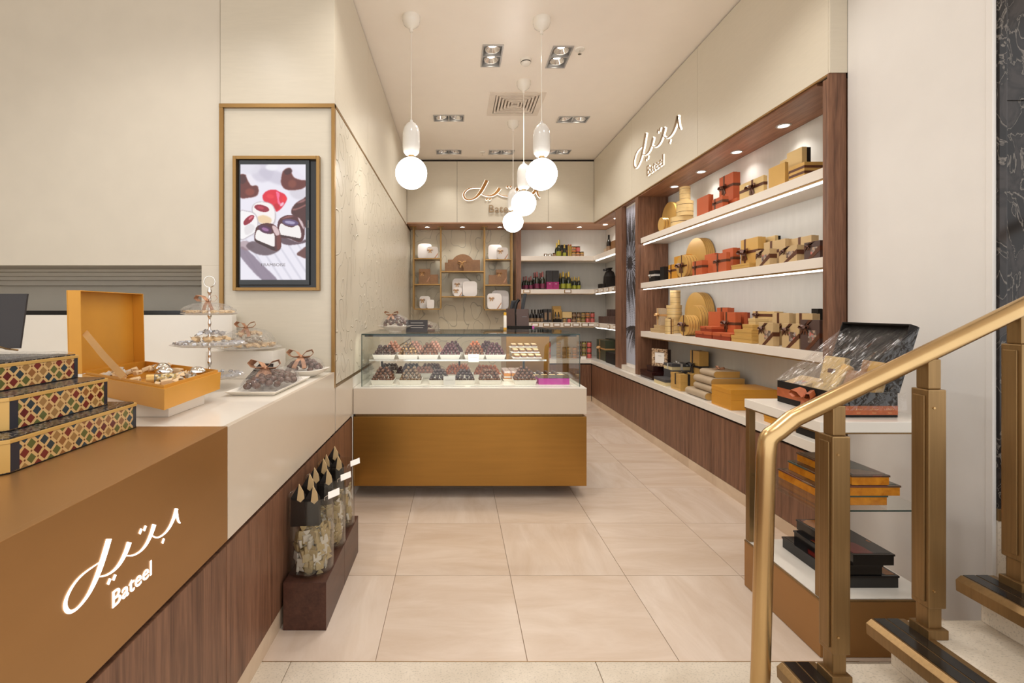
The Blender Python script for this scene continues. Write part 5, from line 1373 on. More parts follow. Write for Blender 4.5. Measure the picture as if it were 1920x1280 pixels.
b = MB(); lv = [(1,1,0),(1.04,1.03,0.09),(0.98,0.97,0.17),(0.75,0.6,0.235),(0.3,0.35,0.265),(0.5,0.6,0.30)]
vs = []
for sx, sy, z in lv:
    for q in range(12):
        a = 2*PI*q/12; c_, s_ = math.cos(a), math.sin(a); m_ = 1/max(abs(c_),abs(s_))**0.8
        vs.append((0.07*sx*c_*m_+random.uniform(-.004,.004), 0.12*sy*s_*m_+random.uniform(-.004,.004), z))
b.add(vs, [(i*12+q,i*12+(q+1)%12,(i+1)*12+(q+1)%12,(i+1)*12+q) for i in range(5) for q in range(12)]+[tuple(range(12))])
b.build('bag_body', M['black_paper'], t); B = MB(); bow(B, (-0.04,0,0.26), (-1,0,0.2), (0,1,0), (0,0,1), 0.07); B.build('bow', M['ribbon_black'], t)
for i, (u0, u1) in enumerate(((741,784),(786,828),(832,878))):
    z = ret('gift_box',f'dark coffee box in the bottom row of the lower corner return, {nth(i,3)}','gift box',u0,u1,884,3,2.17,'brown_paper',0.07)
for i, (u0, u1) in enumerate(((812,842),(846,878))):
    ret('gift_box',f'dark coffee box stacked behind on the lower corner return, {("left","right")[i]}','gift box',u0,u1,822,3,2.30,'brown_paper',0.07)
M['green_paper'] = simple('dark_green_paper', (62,66,48), 0.45)
ret('gift_box','dark green box with gold bow in the worktop corner','gift box',725,800,1092,0,2.17,'green_paper',0.14,'ribbon_gold','band cross bow')
ret('gift_box','tall dark green box beside the palm post on the worktop','gift box',800,880,1085,0,2.34,'green_paper',0.10)
ret('gift_box','low black box before the tall green one on the worktop','gift box',802,880,1205,0,2.14,'black_paper',0.12,lid='top')

# ---------------------------------------------------------------- white and bronze boxes on the brass frames
def dx_(u): return 750+u/6.4
def fx(u, Y): return (dx_(u)-VX)*Y/F
def soft_box(label, u0, u1, v0, z, Y, d, mat, rib=None, round_=True, vtop=None, lean=0.0):
    x0, x1 = fx(u0,Y), fx(u1,Y); w_ = x1-x0; h = (u1-u0 if vtop is None else 0)/6.4*Y/F
    if vtop is not None: h = EYE+(VY-(400+vtop/6.4))*Y/F-z
    t = thing('gift_box', label, 'gift box', ((x0+x1)/2, Y, z+0.0005), 0, 'boxes on the brass frames')
    r = 0.22*min(w_,h) if round_ else 0.001
    pts = []
    for cx, cz, a0 in ((w_/2-r,h-r,0),(-w_/2+r,h-r,PI/2),(-w_/2+r,r,PI),(w_/2-r,r,3*PI/2)):
        for q in range(5 if round_ else 1):
            a = a0+PI/2*q/4 if round_ else a0+PI/4; pts.append((cx+r*math.cos(a), cz+r*math.sin(a)))
    MB().prism([(x,-d*0.1,q) for x, q in pts], [(x,d,q) for x, q in pts]).build('box_base', mat, t, smooth=0.5)
    MB().prism([(x*1.02,-d*0.55,h/2+(q-h/2)*1.0) for x, q in pts], [(x*1.02,-d*0.1,h/2+(q-h/2)*1.0) for x, q in pts]).build('lid', mat, t, smooth=0.5)
    f = -d*0.55
    if rib:
        R_ = MB(); e = 0.0015; ww = 0.016
        R_.prism([(w_*0.15,f-e,0.002),(w_*0.15+ww*1.4,f-e,0.002),(w_*0.5,f-e,h*0.40),(w_*0.5,f-e,h*0.40+ww*1.2)][0:2]+[(w_*0.5,f-e,h*0.36),(w_*0.5,f-e,h*0.36+ww*1.3)], [(w_*0.15,f,0.002),(w_*0.15+ww*1.4,f,0.002),(w_*0.5,f,h*0.36),(w_*0.5,f,h*0.36+ww*1.3)])
        R_.build('ribbon', M['ribbon_copper'], t)
        B = MB(); bow(B, (-w_*0.22,f,h*0.68), (0,-1,0), (1,0,0), (0,0,1), 0.045); B.build('bow', M[rib], t)
    return t
WBX, BZ2 = M['white_box'], M['brown_gold']
soft_box('large white rounded box on the top left brass shelf',217,380,365,2.2155,7.60,0.05,WBX,vtop=365)
soft_box('smaller white rounded box with gold bow on the top left brass shelf',325,457,400,2.2155,7.49,0.05,WBX,'ribbon_gold',vtop=402)
soft_box('bronze box with gold bow on the middle left brass shelf',230,363,668,1.8405,7.54,0.05,BZ2,'ribbon_gold',False,vtop=668)
slab('gift_box','flat bronze box under the bowed one, middle left brass shelf','gift box',fx(294,7.54),7.54,1.8055,fx(363,7.5)-fx(225,7.5),0.12,0.034,[('box_body','brown_gold',0,1,0,1,0,1)],'boxes on the brass frames')
soft_box('small plain bronze box on the middle left brass shelf',364,458,735,1.8055,7.52,0.05,BZ2,None,False,vtop=735)
soft_box('white rounded box with gold bow on the lowest left brass shelf',237,362,993,1.4155,7.60,0.05,WBX,'ribbon_gold',vtop=993)
soft_box('small plain white rounded box on the lowest left brass shelf',325,410,1033,1.4155,7.49,0.05,WBX,vtop=1035)
t = thing('round_box', 'large bronze dome box behind the small ones on the middle brass shelf', 'gift box', (fx(752,7.66),7.645,2.0105), 0, 'boxes on the brass frames')
rr = 0.5*(fx(905,7.66)-fx(600,7.66))
pts = [(rr*math.cos(a), rr*0.80*math.sin(a)**0.8 if math.sin(a) > 1e-6 else 0) for a in np.linspace(0, PI, 19)]
hh = EYE+(VY-(400+490/6.4))*7.64/F-2.0105
pts = [(x, q/(rr*0.80)*hh) for x, q in pts]
MB().prism([(x,0.005,q) for x, q in pts], [(x,0.045,q) for x, q in pts]).build('dome_base', BZ2, t, smooth=0.5)
MB().prism([(x*1.01,-0.025,q) for x, q in pts], [(x*1.01,0.005,q) for x, q in pts]).build('dome_lid', BZ2, t, smooth=0.5)
B = MB(); bow(B, (-0.01,-0.085,0.135), (0,-1,0), (1,0,0), (0,0,1), 0.075); B.build('bow', M['ribbon_gold'], t)
for lb, u0, u1, v, Y in (('bronze box at the back left of the dome box',575,705,556,7.575),('small bronze box at the front left of the dome box',538,632,592,7.49),('small bronze box at the front right of the dome box',765,870,592,7.49),('bronze box at the back right of the dome box',828,958,560,7.575)):
    soft_box(lb+', middle brass shelf', u0, u1, v, 2.0105, Y, 0.04, BZ2, None, False, vtop=v)
soft_box('large white rounded box with gold bow on the lower middle brass shelf',630,830,782,1.6105,7.63,0.05,WBX,'ribbon_gold',vtop=782)
soft_box('small white rounded box with gold bow at the front of the lower middle brass shelf',645,742,890,1.6105,7.48,0.04,WBX,'ribbon_gold',vtop=890)
soft_box('plain white rounded box at the right of the lower middle brass shelf',755,922,815,1.6105,7.54,0.05,WBX,vtop=815)
soft_box('large white rounded box on the top right brass shelf',1060,1220,378,2.2005,7.60,0.05,WBX,vtop=378)
soft_box('smaller white rounded box with gold bow on the top right brass shelf',1165,1293,408,2.2005,7.49,0.05,WBX,'ribbon_gold',vtop=410)
soft_box('small plain bronze box on the middle right brass shelf',1065,1158,740,1.7955,7.52,0.05,BZ2,None,False,vtop=740)
soft_box('bronze box with gold bow on the middle right brass shelf',1152,1280,675,1.8255,7.54,0.05,BZ2,'ribbon_gold',False,vtop=675)
slab('gift_box','flat bronze box under the bowed one, middle right brass shelf','gift box',fx(1222,7.54),7.54,1.7955,fx(1290,7.5)-fx(1158,7.5),0.12,0.029,[('box_body','brown_gold',0,1,0,1,0,1)],'boxes on the brass frames')
soft_box('large plain white rounded box on the lowest right brass shelf',1100,1300,925,1.4055,7.62,0.05,WBX,vtop=925)
soft_box('white rounded box with gold bow and corner ribbon on the lowest right brass shelf',1048,1215,960,1.4055,7.49,0.05,WBX,'ribbon_gold',vtop=960)

# ---------------------------------------------------------------- chocolates in the display case
DECK = 0.8253
def ball_mesh(name, mat, n=10, k=6, squash=1.0): return MB().ball((0,0,0), 1.0, n, k, sc_=(1,1,squash)).mesh(name, mat, smooth=3)
BALL = {k: ball_mesh(k+'_ball', M[m_]) for k, m_ in (('milk','truffle'),('dark','truffle_dark'),('plum','truffle_plum'),('nutty','truffle_nut'),('nut','nut'),('rose','pink_nut'))}
def tray(label, x, y, z, w_, d, h=0.036, mat='porcelain', grp='white chocolate trays'):
    t = thing('chocolate_tray', label, 'tray', (x,y,z), 0, grp)
    tw, td = w_/2, d/2; bw, bd = tw-0.012, td-0.012; e = 0.003
    def ring(a, b_, z_): return [(-a,-b_,z_),(a,-b_,z_),(a,b_,z_),(-a,b_,z_)]
    vs = ring(bw,bd,0)+ring(tw,td,h)+ring(tw-e,td-e,h)+ring(bw-e,bd-e,0.004)
    fs = [(3,2,1,0),(12,13,14,15)]
    for q in range(3):
        for k in range(4): fs.append((q*4+k,q*4+(k+1)%4,(q+1)*4+(k+1)%4,(q+1)*4+k))
    MB().add(vs, fs).build('dish', M[mat], t)
    return t
def heap(x, y, z, w_, d, r, top, ragged=0.25):
    """positions of a pyramid heap, outer shell only"""
    out = []; pw, pd = w_-2*r, d-2*r; lv = 0; zz = z
    while pw > -r and pd > -r and lv < top:
        nx, ny = max(1, int(pw/(1.9*r))+1), max(1, int(pd/(1.9*r))+1)
        for i in range(nx):
            for j in range(ny):
                if 0 < i < nx-1 and 0 < j < ny-1 and nx*ny > 6: continue
                if j == ny-1 and ny > 3 and lv < 2 and 0 < i < nx-1: continue
                px = x+(pw*(i/(nx-1)-0.5) if nx > 1 else 0); py = y+(pd*(j/(ny-1)-0.5) if ny > 1 else 0)
                out.append((px+random.uniform(-1,1)*r*ragged, py+random.uniform(-1,1)*r*ragged, zz+r+random.uniform(-1,1)*r*ragged*0.5))
        # fill inner top so that the heap is not hollow
        lv += 1; zz += 1.45*r; pw -= (1.0+0.28*lv)*r; pd -= (1.1+0.28*lv)*r
    return out
budget = [300]
rest = {}
def chocolates(kind, pts, r, label, group, squash=1.0, name='chocolate_truffle', cat='chocolate'):
    for p in pts:
        if budget[0] > 0:
            budget[0] -= 1
            put(BALL[kind], name, label, cat, p, (random.uniform(0,3),random.uniform(0,3),random.uniform(0,6)), group, (r*random.uniform(0.92,1.06),)*3)
        else: rest.setdefault(kind, []).append((p, r))
def cx(px, Y): return (px-VX)*Y/F
Yf = 3.655
low = [(719,'milk','first from the left',0.105,5),(770.5,'nutty','second from the left',0.11,6),(824,'dark','third from the left',0.085,4),(871,'dark','fourth from the left',0.085,4),(917.5,'milk','fifth from the left',0.085,4),(982.5,'milk','sixth, beside the magenta box',0.115,6)]
for px, kd, wh, _, top in low:
    x = cx(px, Yf); w_ = 0.178 if kd != 'dark' else 0.165
    tray(f'white tray in the lower front row of the glass case, {wh}', x, Yf, DECK, w_, 0.15)
    chocolates(kd, heap(x, Yf, DECK+0.022, w_-0.012, 0.138, 0.0142, top), 0.0142, f'round chocolate heaped in the lower front tray that is {wh}', f'chocolates in the lower front tray, {wh}')
SH = SHZ+0.0003
up = [(722,'dark','first from the left',4),(766.5,'nutty','second from the left',5),(804,'milk','third from the left',5),(844,'plum','fourth from the left',6),(889,'milk','fifth from the left',4),(928,'plum','sixth, beside the biscuit squares',5)]
for i, (px, kd, wh, top) in enumerate(up):
    Y = 3.76; x = cx(px, Y); w_ = 0.165 if i != 0 else 0.18
    tray(f'white tray on the glass shelf of the case, {wh}', x, Y, SH, w_, 0.14)
    chocolates(kd, heap(x, Y, SH+0.022, w_-0.012, 0.128, 0.0138, top), 0.0138, f'round chocolate heaped in the upper tray that is {wh}', f'chocolates in the upper tray, {wh}')
# rows behind: nuts and rose almonds
mid = [(722,3.93,'plum',0.15),(759,3.95,'plum',0.15),(795,3.97,'rose',0.17),(858,3.90,'nut',0.23),(913,3.90,'nut',0.23)]
for i, (px, Y, kd, w_) in enumerate(mid):
    x = cx(px, Y)
    tray(f'white tray in the second row on the case floor, {nth(i,5)}', x, Y, DECK, w_, 0.15, 0.045)
    chocolates(kd, heap(x, Y, DECK+0.03, w_-0.012, 0.138, 0.0135, 4 if kd == 'nut' else 3), 0.0135, '', '')
for i, (px, Y, kd, w_) in enumerate([(731,4.17,'dark',0.17),(771,4.17,'dark',0.17),(809,4.17,'milk',0.19),(862,4.17,'rose',0.19)]):
    x = cx(px, Y)
    tray(f'white tray in the third row on the case floor, {nth(i,4)}', x, Y, DECK, w_, 0.14, 0.045)
    chocolates(kd, heap(x, Y, DECK+0.03, w_-0.012, 0.128, 0.0135, 3), 0.0135, '', '')
for i, (px, kd) in enumerate(((737,'rose'),(778,'rose'),(814,'rose'),(851,'plum'),(890,'nut'),(913,'plum'))):
    Y = 3.99; x = cx(px, Y)
    tray(f'white tray in the back row of the glass shelf, {nth(i,6)}', x, Y, SH, 0.16, 0.15, 0.036)
    chocolates(kd, heap(x, Y, SH+0.022, 0.15, 0.138, 0.0135, 5), 0.0135, '', '')
mats_used = list(rest); vb = MB()
for mi, kd in enumerate(mats_used):
    for p, r in rest[kd]: vb.ball(p, r, 8, 5, mi)
ro = vb.build('chocolate_heaps', [M[{'milk':'truffle','dark':'truffle_dark','plum':'truffle_plum','nutty':'truffle_nut','nut':'nut','rose':'pink_nut'}[k]] for k in mats_used], smooth=3)
tag(ro, 'heaped truffles, caramel nuts and rose almonds in the rear trays of the glass case', 'chocolates', None, 'stuff')

# stepped biscuit squares on the right of the glass shelf
t = thing('step_stand', 'white three step stand of biscuit squares in the glass case', 'stand', (cx(985,3.84)-0.005,3.86,SH))
for k, (y0, zt) in enumerate(((-0.16,0.012),(-0.06,0.047),(0.04,0.082))):
    MB().box(-0.115,0.115,y0,y0+0.098,zt-0.006,zt).build('step_plate', M['porcelain'], t, bev=0.001)
    MB().box(-0.11,-0.104,y0+0.01,y0+0.09,0,zt-0.0065).box(0.104,0.11,y0+0.01,y0+0.09,0,zt-0.0065).build('leg_plate', M['glass'], t)
sq_me = None
def praline(x, y, z, label, group, top='biscuit', base='ganache', s=0.034, h=0.024):
    key = (top, base, s, h)
    if key not in praline.cache:
        praline.cache[key] = (MB().box(-s/2,s/2,-s/2,s/2,0,h*0.6).mesh('base', M[base]), MB().box(-s*0.53,s*0.53,-s*0.5,s*0.53,h*0.6,h).mesh('topping', M[top], bev=0.003))
    t = thing('praline', label, 'chocolate', (x,y,z), random.uniform(-0.12,0.12), group)
    for nm, me in zip(('base','topping'), praline.cache[key]):
        o = bpy.data.objects.new(nm, me); col.objects.link(o); o.parent = t
praline.cache = {}
sx = cx(985,3.84)
for k, (y0, zt) in enumerate(((-0.16,0.012),(-0.06,0.047),(0.04,0.082))):
    for j in range(2):
        for i in range(4):
            praline(sx-0.084+0.056*i, 3.86+y0+0.026+0.046*j, SH+zt+0.0004, f'biscuit topped praline square on the {("lowest","middle","top")[k]} step of the white stand', f'biscuit squares, {("lowest","middle","top")[k]} step')
# cakes, truffle rows and the magenta box on the right of the deck
xc = cx(985, 4.0)
xc = 0.465
tray('white tray of layered cakes behind the sixth chocolate heap', xc, 3.90, DECK, 0.20, 0.30, 0.02)
for j in range(4):
    for i in range(3):
        t = thing('layer_cake', 'small orange and cream layered cake with pink dusted top in the glass case', 'cake', (xc-0.06+0.06*i, 3.80+0.066*j, DECK+0.0045), 0, 'layered cakes')
        MB().box(-0.027,0.027,-0.03,0.03,0,0.022).build('sponge', M['cake_orange'], t)
        MB().box(-0.027,0.027,-0.03,0.03,0.022,0.034).build('cream', M['porcelain'], t)
        MB().box(-0.027,0.027,-0.03,0.03,0.034,0.056).build('sponge', M['cake_orange'], t)
        MB().box(-0.028,0.028,-0.031,0.031,0.056,0.072).build('icing', M['cake_pink'], t, bev=0.006)
xt = cx(1052, 3.9)
xt = 0.745
tray('long white tray of truffle rows at the right of the case', xt-0.004, 3.96, DECK, 0.30, 0.42, 0.018)
for j in range(8):
    for i in range(4):
        x, y = xt-0.004-0.099+0.066*i, 3.785+0.048*j; z = DECK+0.0045+0.0
        if j < 2: 
            t = thing('roulade', f'cream topped roulade in row {("one","two")[j]} of the long tray', 'chocolate', (x,y,z), 0, f'roulades, row {("one","two")[j]}')
            MB().tube([(-0.026,0,0.017),(0.026,0,0.017)], 0.017, 10).build('roll', M['ganache'], t, smooth=0.8)
            MB().box(-0.025,0.025,-0.013,0.013,0.028,0.042).build('topping', M['biscuit'], t, bev=0.004)
        else: put(BALL['milk' if j % 3 else 'dark'], 'chocolate_truffle', f'large truffle in row {("","","three","four","five","six","seven","eight")[j]} of the long tray', 'chocolate', (x,y,z+0.019), (0,0,random.uniform(0,6)), f'large truffles, row {("","","three","four","five","six","seven","eight")[j]}', (0.021,0.021,0.0195))
slab('chocolate_box','magenta chocolate box with dark printed lid inside the glass case','box',cx(1036,3.62)+0.006,3.665,DECK,0.235,0.15,0.052,[('tray','pink_card',0,1,0,1,0,0.92),('printed_lid','black_lace',-0.01,1.01,0.0,1.0,0.92,1.0)])
for lb, px, Y, z, w_, h in (('white price card on the upper shelf before the fifth tray',888,3.664,SHZ-0.02,0.083,0.062),('white price card between the two dark heaps on the case floor',842.5,3.567,DECK,0.09,0.066)):
    slab('price_card', lb, 'card', cx(px,Y), Y, z, w_, 0.003, h, [('card','card_white',0,1,0,1,0,1),('print','ink',0.15,0.85,-0.3,0,0.55,0.60)], 'white price cards')

# ---------------------------------------------------------------- things on top of the case and by the till
def mound_film(mb, rx_, ry_, h, n=18, k=6, z0=0.0, jag=0.06):
    vs = []; rng = random.Random(int(rx_*1e4))
    for j in range(k+1):
        f = j/k; rr = math.cos(f*PI/2)**0.8; zz = math.sin(f*PI/2)*h
        for q in range(n):
            a = 2*PI*q/n; m_ = 1+rng.uniform(-jag,jag)+ (0.04 if q % 2 else -0.03)
            vs.append((rx_*rr*m_*math.cos(a), ry_*rr*m_*math.sin(a), z0+zz*(1+rng.uniform(-jag,jag)*0.6)))
    mb.add(vs, [(j*n+q,j*n+(q+1)%n,(j+1)*n+(q+1)%n,(j+1)*n+q) for j in range(k) for q in range(n)]+[tuple(range(k*n,k*n+n))])
def pack(x, y, z, mat, r, n, rx_, ry_, h, label, group, kind='lump'):
    """wrapped sweets on a mound"""
    me = pack.cache.get((mat,kind))
    if me is None:
        b = MB()
        if kind == 'lump': b.ball((0,0,0),1.0,8,5,sc_=(1,0.85,0.7))
        elif kind == 'twist':
            b.box(-0.62,0.62,-0.5,0.5,-0.34,0.34)
            for s in (-1,1): b.add([(s*0.62,-0.12,-0.08),(s*0.62,0.12,0.08),(s*1.25,0.5,0.12),(s*1.25,-0.5,-0.12),(s*0.62,-0.1,0.1)],[(0,1,2,3),(4,3,2),(0,3,4),(1,4,2)])
        me = b.mesh('wrapped_sweet', M[mat], bev=0.12 if kind == 'twist' else 0, smooth=0.9); pack.cache[(mat,kind)] = me
    for i in range(n):
        f = i/n; a = i*2.39996; rr = math.sqrt(f)
        px, py = rx_*rr*math.cos(a), ry_*rr*math.sin(a); pz = h*(1-rr**2)**0.8
        put(me, 'wrapped_sweet', label, 'sweet', (x+px, y+py, z+r*0.7+pz), (random.uniform(-.5,.5),random.uniform(-.5,.5),random.uniform(0,6)), group, (r,r,r))
pack.cache = {}

TOP = GT+0.0008
bxx, byy = cx(741,3.72), 3.74
t = thing('glass_bowl', 'oval cut glass bowl of wrapped chocolates on top of the display case', 'bowl', (bxx,byy,TOP))
MB().lathe([(0.0,0.0),(0.05,0.0),(0.055,0.012),(0.10,0.035),(0.14,0.052),(0.137,0.055),(0.095,0.039),(0.05,0.016),(0,0.014)], 26).build('bowl', clear('cut_glass',(0.98,0.97,0.95),0.1,1.6,0.25,(0.85,0.8,0.74),0.6,60), t, smooth=0.7)
mf = MB(); mound_film(mf, 0.115, 0.105, 0.10, z0=0.045); mf.build('cellophane', M['film'], t)
B = MB(); bow(B, (-0.03,-0.02,0.135), (0,-0.5,0.8), (1,0,0), (0,0.6,0.5), 0.055); B.build('bow', M['ribbon_copper'], t)
pack(bxx, byy, TOP+0.04, 'wrap_brown', 0.017, 34, 0.095, 0.085, 0.075, 'brown wrapped chocolate heaped in the oval glass bowl on the case', 'chocolates in the oval glass bowl')
t = thing('sign_card', 'dark price card standing on the display case beside the glass bowl', 'card', (cx(782,3.75),3.72,TOP+0.0005))
MB().frame((-0.085,0,0.0),(0.17,0,0),(0,0.006,0),(0,0.02,0.098)).build('card', M['card_black'], t)
for z, a, b_ in ((0.075,-0.05,0.05),(0.055,-0.065,0.06),(0.038,-0.05,0.05)): MB().box(a,b_,-0.0015+z*0.2,z*0.2-0.0003,z-0.002,z+0.002).build('print_line', M['ink'], t)
MB().box(-0.085,0.085,-0.004,0.03,0.0,0.004).build('foot', M['card_black'], t)
bxx, byy = cx(793,4.02), 4.03
t = thing('sweets_bag', 'flat cellophane bag of chocolates lying behind the dark card on the case', 'bag', (bxx,byy,TOP))
mf = MB(); mound_film(mf, 0.15, 0.10, 0.085, jag=0.10); mf.build('cellophane', M['film_strong'], t)
MB().box(-0.10,0.10,-0.07,0.07,0.001,0.012).build('tray', M['wrap_brown'], t)
pack(bxx, byy, TOP+0.012, 'wrap_brown', 0.018, 12, 0.085, 0.06, 0.03, 'brown wrapped chocolate inside the flat bag on the case', 'chocolates in the flat bag')

TT = 1.2005
t = thing('card_holder', 'dark brown open presentation box with two upright panels on the till counter', 'box', (cx(975,4.95),4.90,TT))
s_ = 4.9/F
MB().box(-20*s_,21*s_,-0.06,0.08,0,0.028).build('base', M['black_paper'], t, bev=0.002)
MB().frame((-8*s_,-0.02,0.0285),(23*s_,0,0),(0,0.012,0),(0.0,0.02,0.175)).build('panel', M['brown_paper'], t)
MB().frame((-26*s_,0.03,0.0285),(15*s_,-0.05,0),(0.004,0.012,0),(-0.004,0.02,0.18)).build('panel', M['brown_paper'], t)
MB().box(2*s_,11*s_,-0.012,-0.0095,0.12,0.126).build('printed_word', M['ink_dark'], t)
t = thing('till_screen', 'black touch screen on an arm at the till, turned side on', 'monitor', (cx(968,5.15),5.15,TT))
MB().box(-0.07,0.07,-0.06,0.06,0,0.02).build('foot', M['black_plastic'], t, bev=0.004)
MB().tube([(0,0,0.02),(-0.02,0,0.16),(0.0,0,0.27),(0.03,0,0.31)], 0.018, 8).build('arm', M['black_plastic'], t, smooth=0.8)
MB().frame((0.035,-0.10,0.20),(0.035,0.0,0),(0.03,0.20,0),(0.03,0,0.17)).build('screen', M['black_plastic'], t, bev=0.004)
t = thing('card_reader', 'small black handset standing left of the till screen', 'card reader', (cx(955,5.2),5.22,TT))
MB().frame((-0.03,0,0.0),(0.055,0,0),(0,0.05,0),(0.06,0.02,0.30)).build('handset', M['black_plastic'], t, bev=0.006)
t = thing('cleaner_bottle', 'white bottle with yellow cap beside the till', 'bottle', (cx(947,4.75),4.72,1.171))
t.location.z = TOP-0.0; t.location.y = 4.25; t.location.x = cx(947,4.25)
MB().lathe([(0,0),(0.014,0),(0.015,0.01),(0.015,0.12),(0.012,0.13)], 12).build('bottle_body', M['porcelain'], t, smooth=0.7)
MB().lathe([(0.0125,0.13),(0.0125,0.155),(0,0.157)], 12).build('cap', simple('yellow_cap',(222,170,40),0.4), t, smooth=0.6)
MB().lathe([(0.0152,0.0),(0.0152,0.018)], 12, cap=False).build('yellow_band', simple('yellow_band',(214,160,40),0.4), t)
for lb, px, Y in (('tiny red stamp box right of the dark presentation box',998,4.9),):
    slab('stamp', lb, 'stamp', cx(px,Y), Y-0.05, TT, 0.02, 0.03, 0.03, [('stamp_body','pink_card',0,1,0,1,0,1),('cap','card_white',0,1,0,1,1,1.1)])

# ---------------------------------------------------------------- goods on the left counter
CT = 1.0088
def mosaic_box(label, x1, y0, y1, z, h, dep, ch=0.014):
    """long box with cut corners; printed sides, filigree lid"""
    t = thing('mosaic_box', label, 'box', (x1-dep/2,(y0+y1)/2,z+0.0006), 0, 'lozenge patterned boxes')
    d, a = dep/2, (y1-y0)/2
    def octo(g, z_): 
        D, A = d+g, a+g
        return [(-D+ch,-A,z_),(D-ch,-A,z_),(D,-A+ch,z_),(D,A-ch,z_),(D-ch,A,z_),(-D+ch,A,z_),(-D,A-ch,z_),(-D,-A+ch,z_)]
    MB().prism(octo(0,0.002), octo(0,h-0.012)).build('box_body', M['mosaic'], t)
    MB().prism(octo(0.002,h-0.012), octo(0.002,h-0.003)).build('lid_rim', M['gold_paper'], t, bev=0.0008)
    MB().prism(octo(-0.004,h-0.003), octo(-0.004,h)).build('lid_top', M['black_lace'], t)
    MB().prism(octo(0.001,0), octo(0.001,0.002)).build('base_edge', M['black_paper'], t)
    for c in ((d,-a+ch,d-ch,-a),(d,a-ch,d-ch,a)):
        x_, y_, x2_, y2_ = c; nx_, ny_ = (1, -1 if y_ < 0 else 1)
        MB().prism([(x_+0.0008,y_,0.003),(x2_,y2_+0.0008*ny_,0.003),(x2_,y2_,0.003),(x_,y_,0.003)],[(x_+0.0008,y_,h-0.0125),(x2_,y2_+0.0008*ny_,h-0.0125),(x2_,y2_,h-0.0125),(x_,y_,h-0.0125)]).build('corner_strip', M['gold_paper'], t)
    MB().box(d,d+0.0006,-a+ch,-a+ch+0.024,0.003,h-0.0125).build('end_band', M['slate'], t)
    MB().box(d,d+0.0006,a-ch-0.014,a-ch,0.003,h-0.0125).build('end_band', M['slate'], t)
    return z+h+0.0008
z = mosaic_box('largest lozenge patterned box, bottom of the stack on the gold counter', -1.066, 1.105, 1.572, CT, 0.083, 0.40)
z = mosaic_box('middle lozenge patterned box of the stack on the gold counter', -1.130, 1.17, 1.530, z, 0.087, 0.36)
z = mosaic_box('smallest lozenge patterned box, top of the stack on the gold counter', -1.224, 1.215, 1.528, z, 0.075, 0.30)
t = thing('cellophane_cover', 'clear crumpled wrap lying over the top patterned box', 'wrap', (-1.37,1.37,z+0.001))
vs = []; n, k = 9, 9
for i in range(n):
    for j in range(k): vs.append((-0.13+0.27*i/(n-1), -0.14+0.28*j/(k-1), 0.003+random.uniform(0,0.006)))
MB().add(vs, [(i*k+j,(i+1)*k+j,(i+1)*k+j+1,i*k+j+1) for i in range(n-1) for j in range(k-1)]).build('film', M['film'], t)
t = thing('menu_card', 'black card on a tiny gold easel on top of the patterned boxes, left edge', 'card', (-1.49,1.47,z+0.010))
MB().frame((-0.12,0.0,0.012),(0.24,0,0),(0,0.006,0),(-0.004,0.03,0.172)).build('card', M['card_black'], t)
for s_ in (-1, 1):
    MB().tube([(s_*0.085,-0.05,0.0),(s_*0.085,-0.035,0.022),(s_*0.088,-0.012,0.012),(s_*0.086,0.03,0.004)],0.003,6).build('easel_arm', M['brass_bright'], t, smooth=1)

# white block with the open gold box
t = thing('display_block', 'white display block under the open gold box', 'block', (-1.26,1.84,1.0064))
MB().box(-0.16,0.205,-0.122,0.122,0,0.053).build('block', M['white_stone'], t, bev=0.002)
Fp, Rp, Lp = Vector((-0.984,1.578,0)), Vector((-1.010,2.007,0)), Vector((-1.549,1.939,0)); Bp = Lp+Rp-Fp
cen = (Fp+Bp)/2; ZB = 1.0602
t = thing('open_gift_box', 'large open gold box filled with wrapped sweets and silver eggs, on a white block', 'gift box', (cen.x,cen.y,ZB))
Q = [p-cen for p in (Fp,Rp,Bp,Lp)]
def quad(s, z_): return [(p.x*s,p.y*s,z_) for p in Q]
def shell(s0, s1, zb, zt, th, floor):
    vs = quad(s0,zb)+quad(s1,zt)+quad(s1-th,zt)+quad(s0-th,floor)
    fs = [(3,2,1,0),(12,13,14,15)]
    for q in range(3):
        for k in range(4): fs.append((q*4+k,q*4+(k+1)%4,(q+1)*4+(k+1)%4,(q+1)*4+k))
    return vs, fs
MB().add(*shell(0.985,1.0,0,0.072,0.04,0.012)).build('tray', M['gold_box'], t)
MB().add(*shell(0.955,0.955,0.0125,0.082,0.02,0.03)).build('inner_liner', M['gold_box'], t)
hv = (Q[2]-Q[3]); hd = hv.normalized(); nv = Vector((hd.y,-hd.x,0))   # towards the open side
if nv.x < 0: nv = -nv
hL, hB = Q[3].copy(), Q[2].copy(); up_ = Vector((-0.008,0,0.345)); dp = 0.055; zb = Vector((0,0,0.074))
lid = MB()
o_ = hL-nv*dp+zb
lid.frame(o_, hv, up_, nv*0.004)                                       # back
lid.frame(o_+nv*0.0042, hd*0.004, up_, nv*(dp-0.004)); lid.frame(o_+hv-hd*0.004+nv*0.0042, hd*0.004, up_, nv*(dp-0.004))
lid.frame(o_+up_-Vector((0,0,0.004))+hd*0.0042+nv*0.0042, hv-hd*0.0084, Vector((0,0,0.004)), nv*(dp-0.004)); lid.frame(o_+hd*0.0042+nv*0.0042, hv-hd*0.0084, Vector((0,0,0.004)), nv*(dp-0.004))
lid.build('lid', M['gold_box'], t, bev=0.001)
R_ = MB(); a0 = hL+zb+Vector((0,0,0.17))+nv*0.002+hd*0.012; a1 = Q[3].lerp(Q[0],0.5)+Vector((0.01,0.01,0.086))
R_.strap([a0, a0.lerp(a1,0.5)+Vector((0,0,-0.006)), a1], Vector((0.5,0.2,0.6)), 0.026); R_.build('stay_ribbon', M['ribbon_gold'], t)
tt = t.location
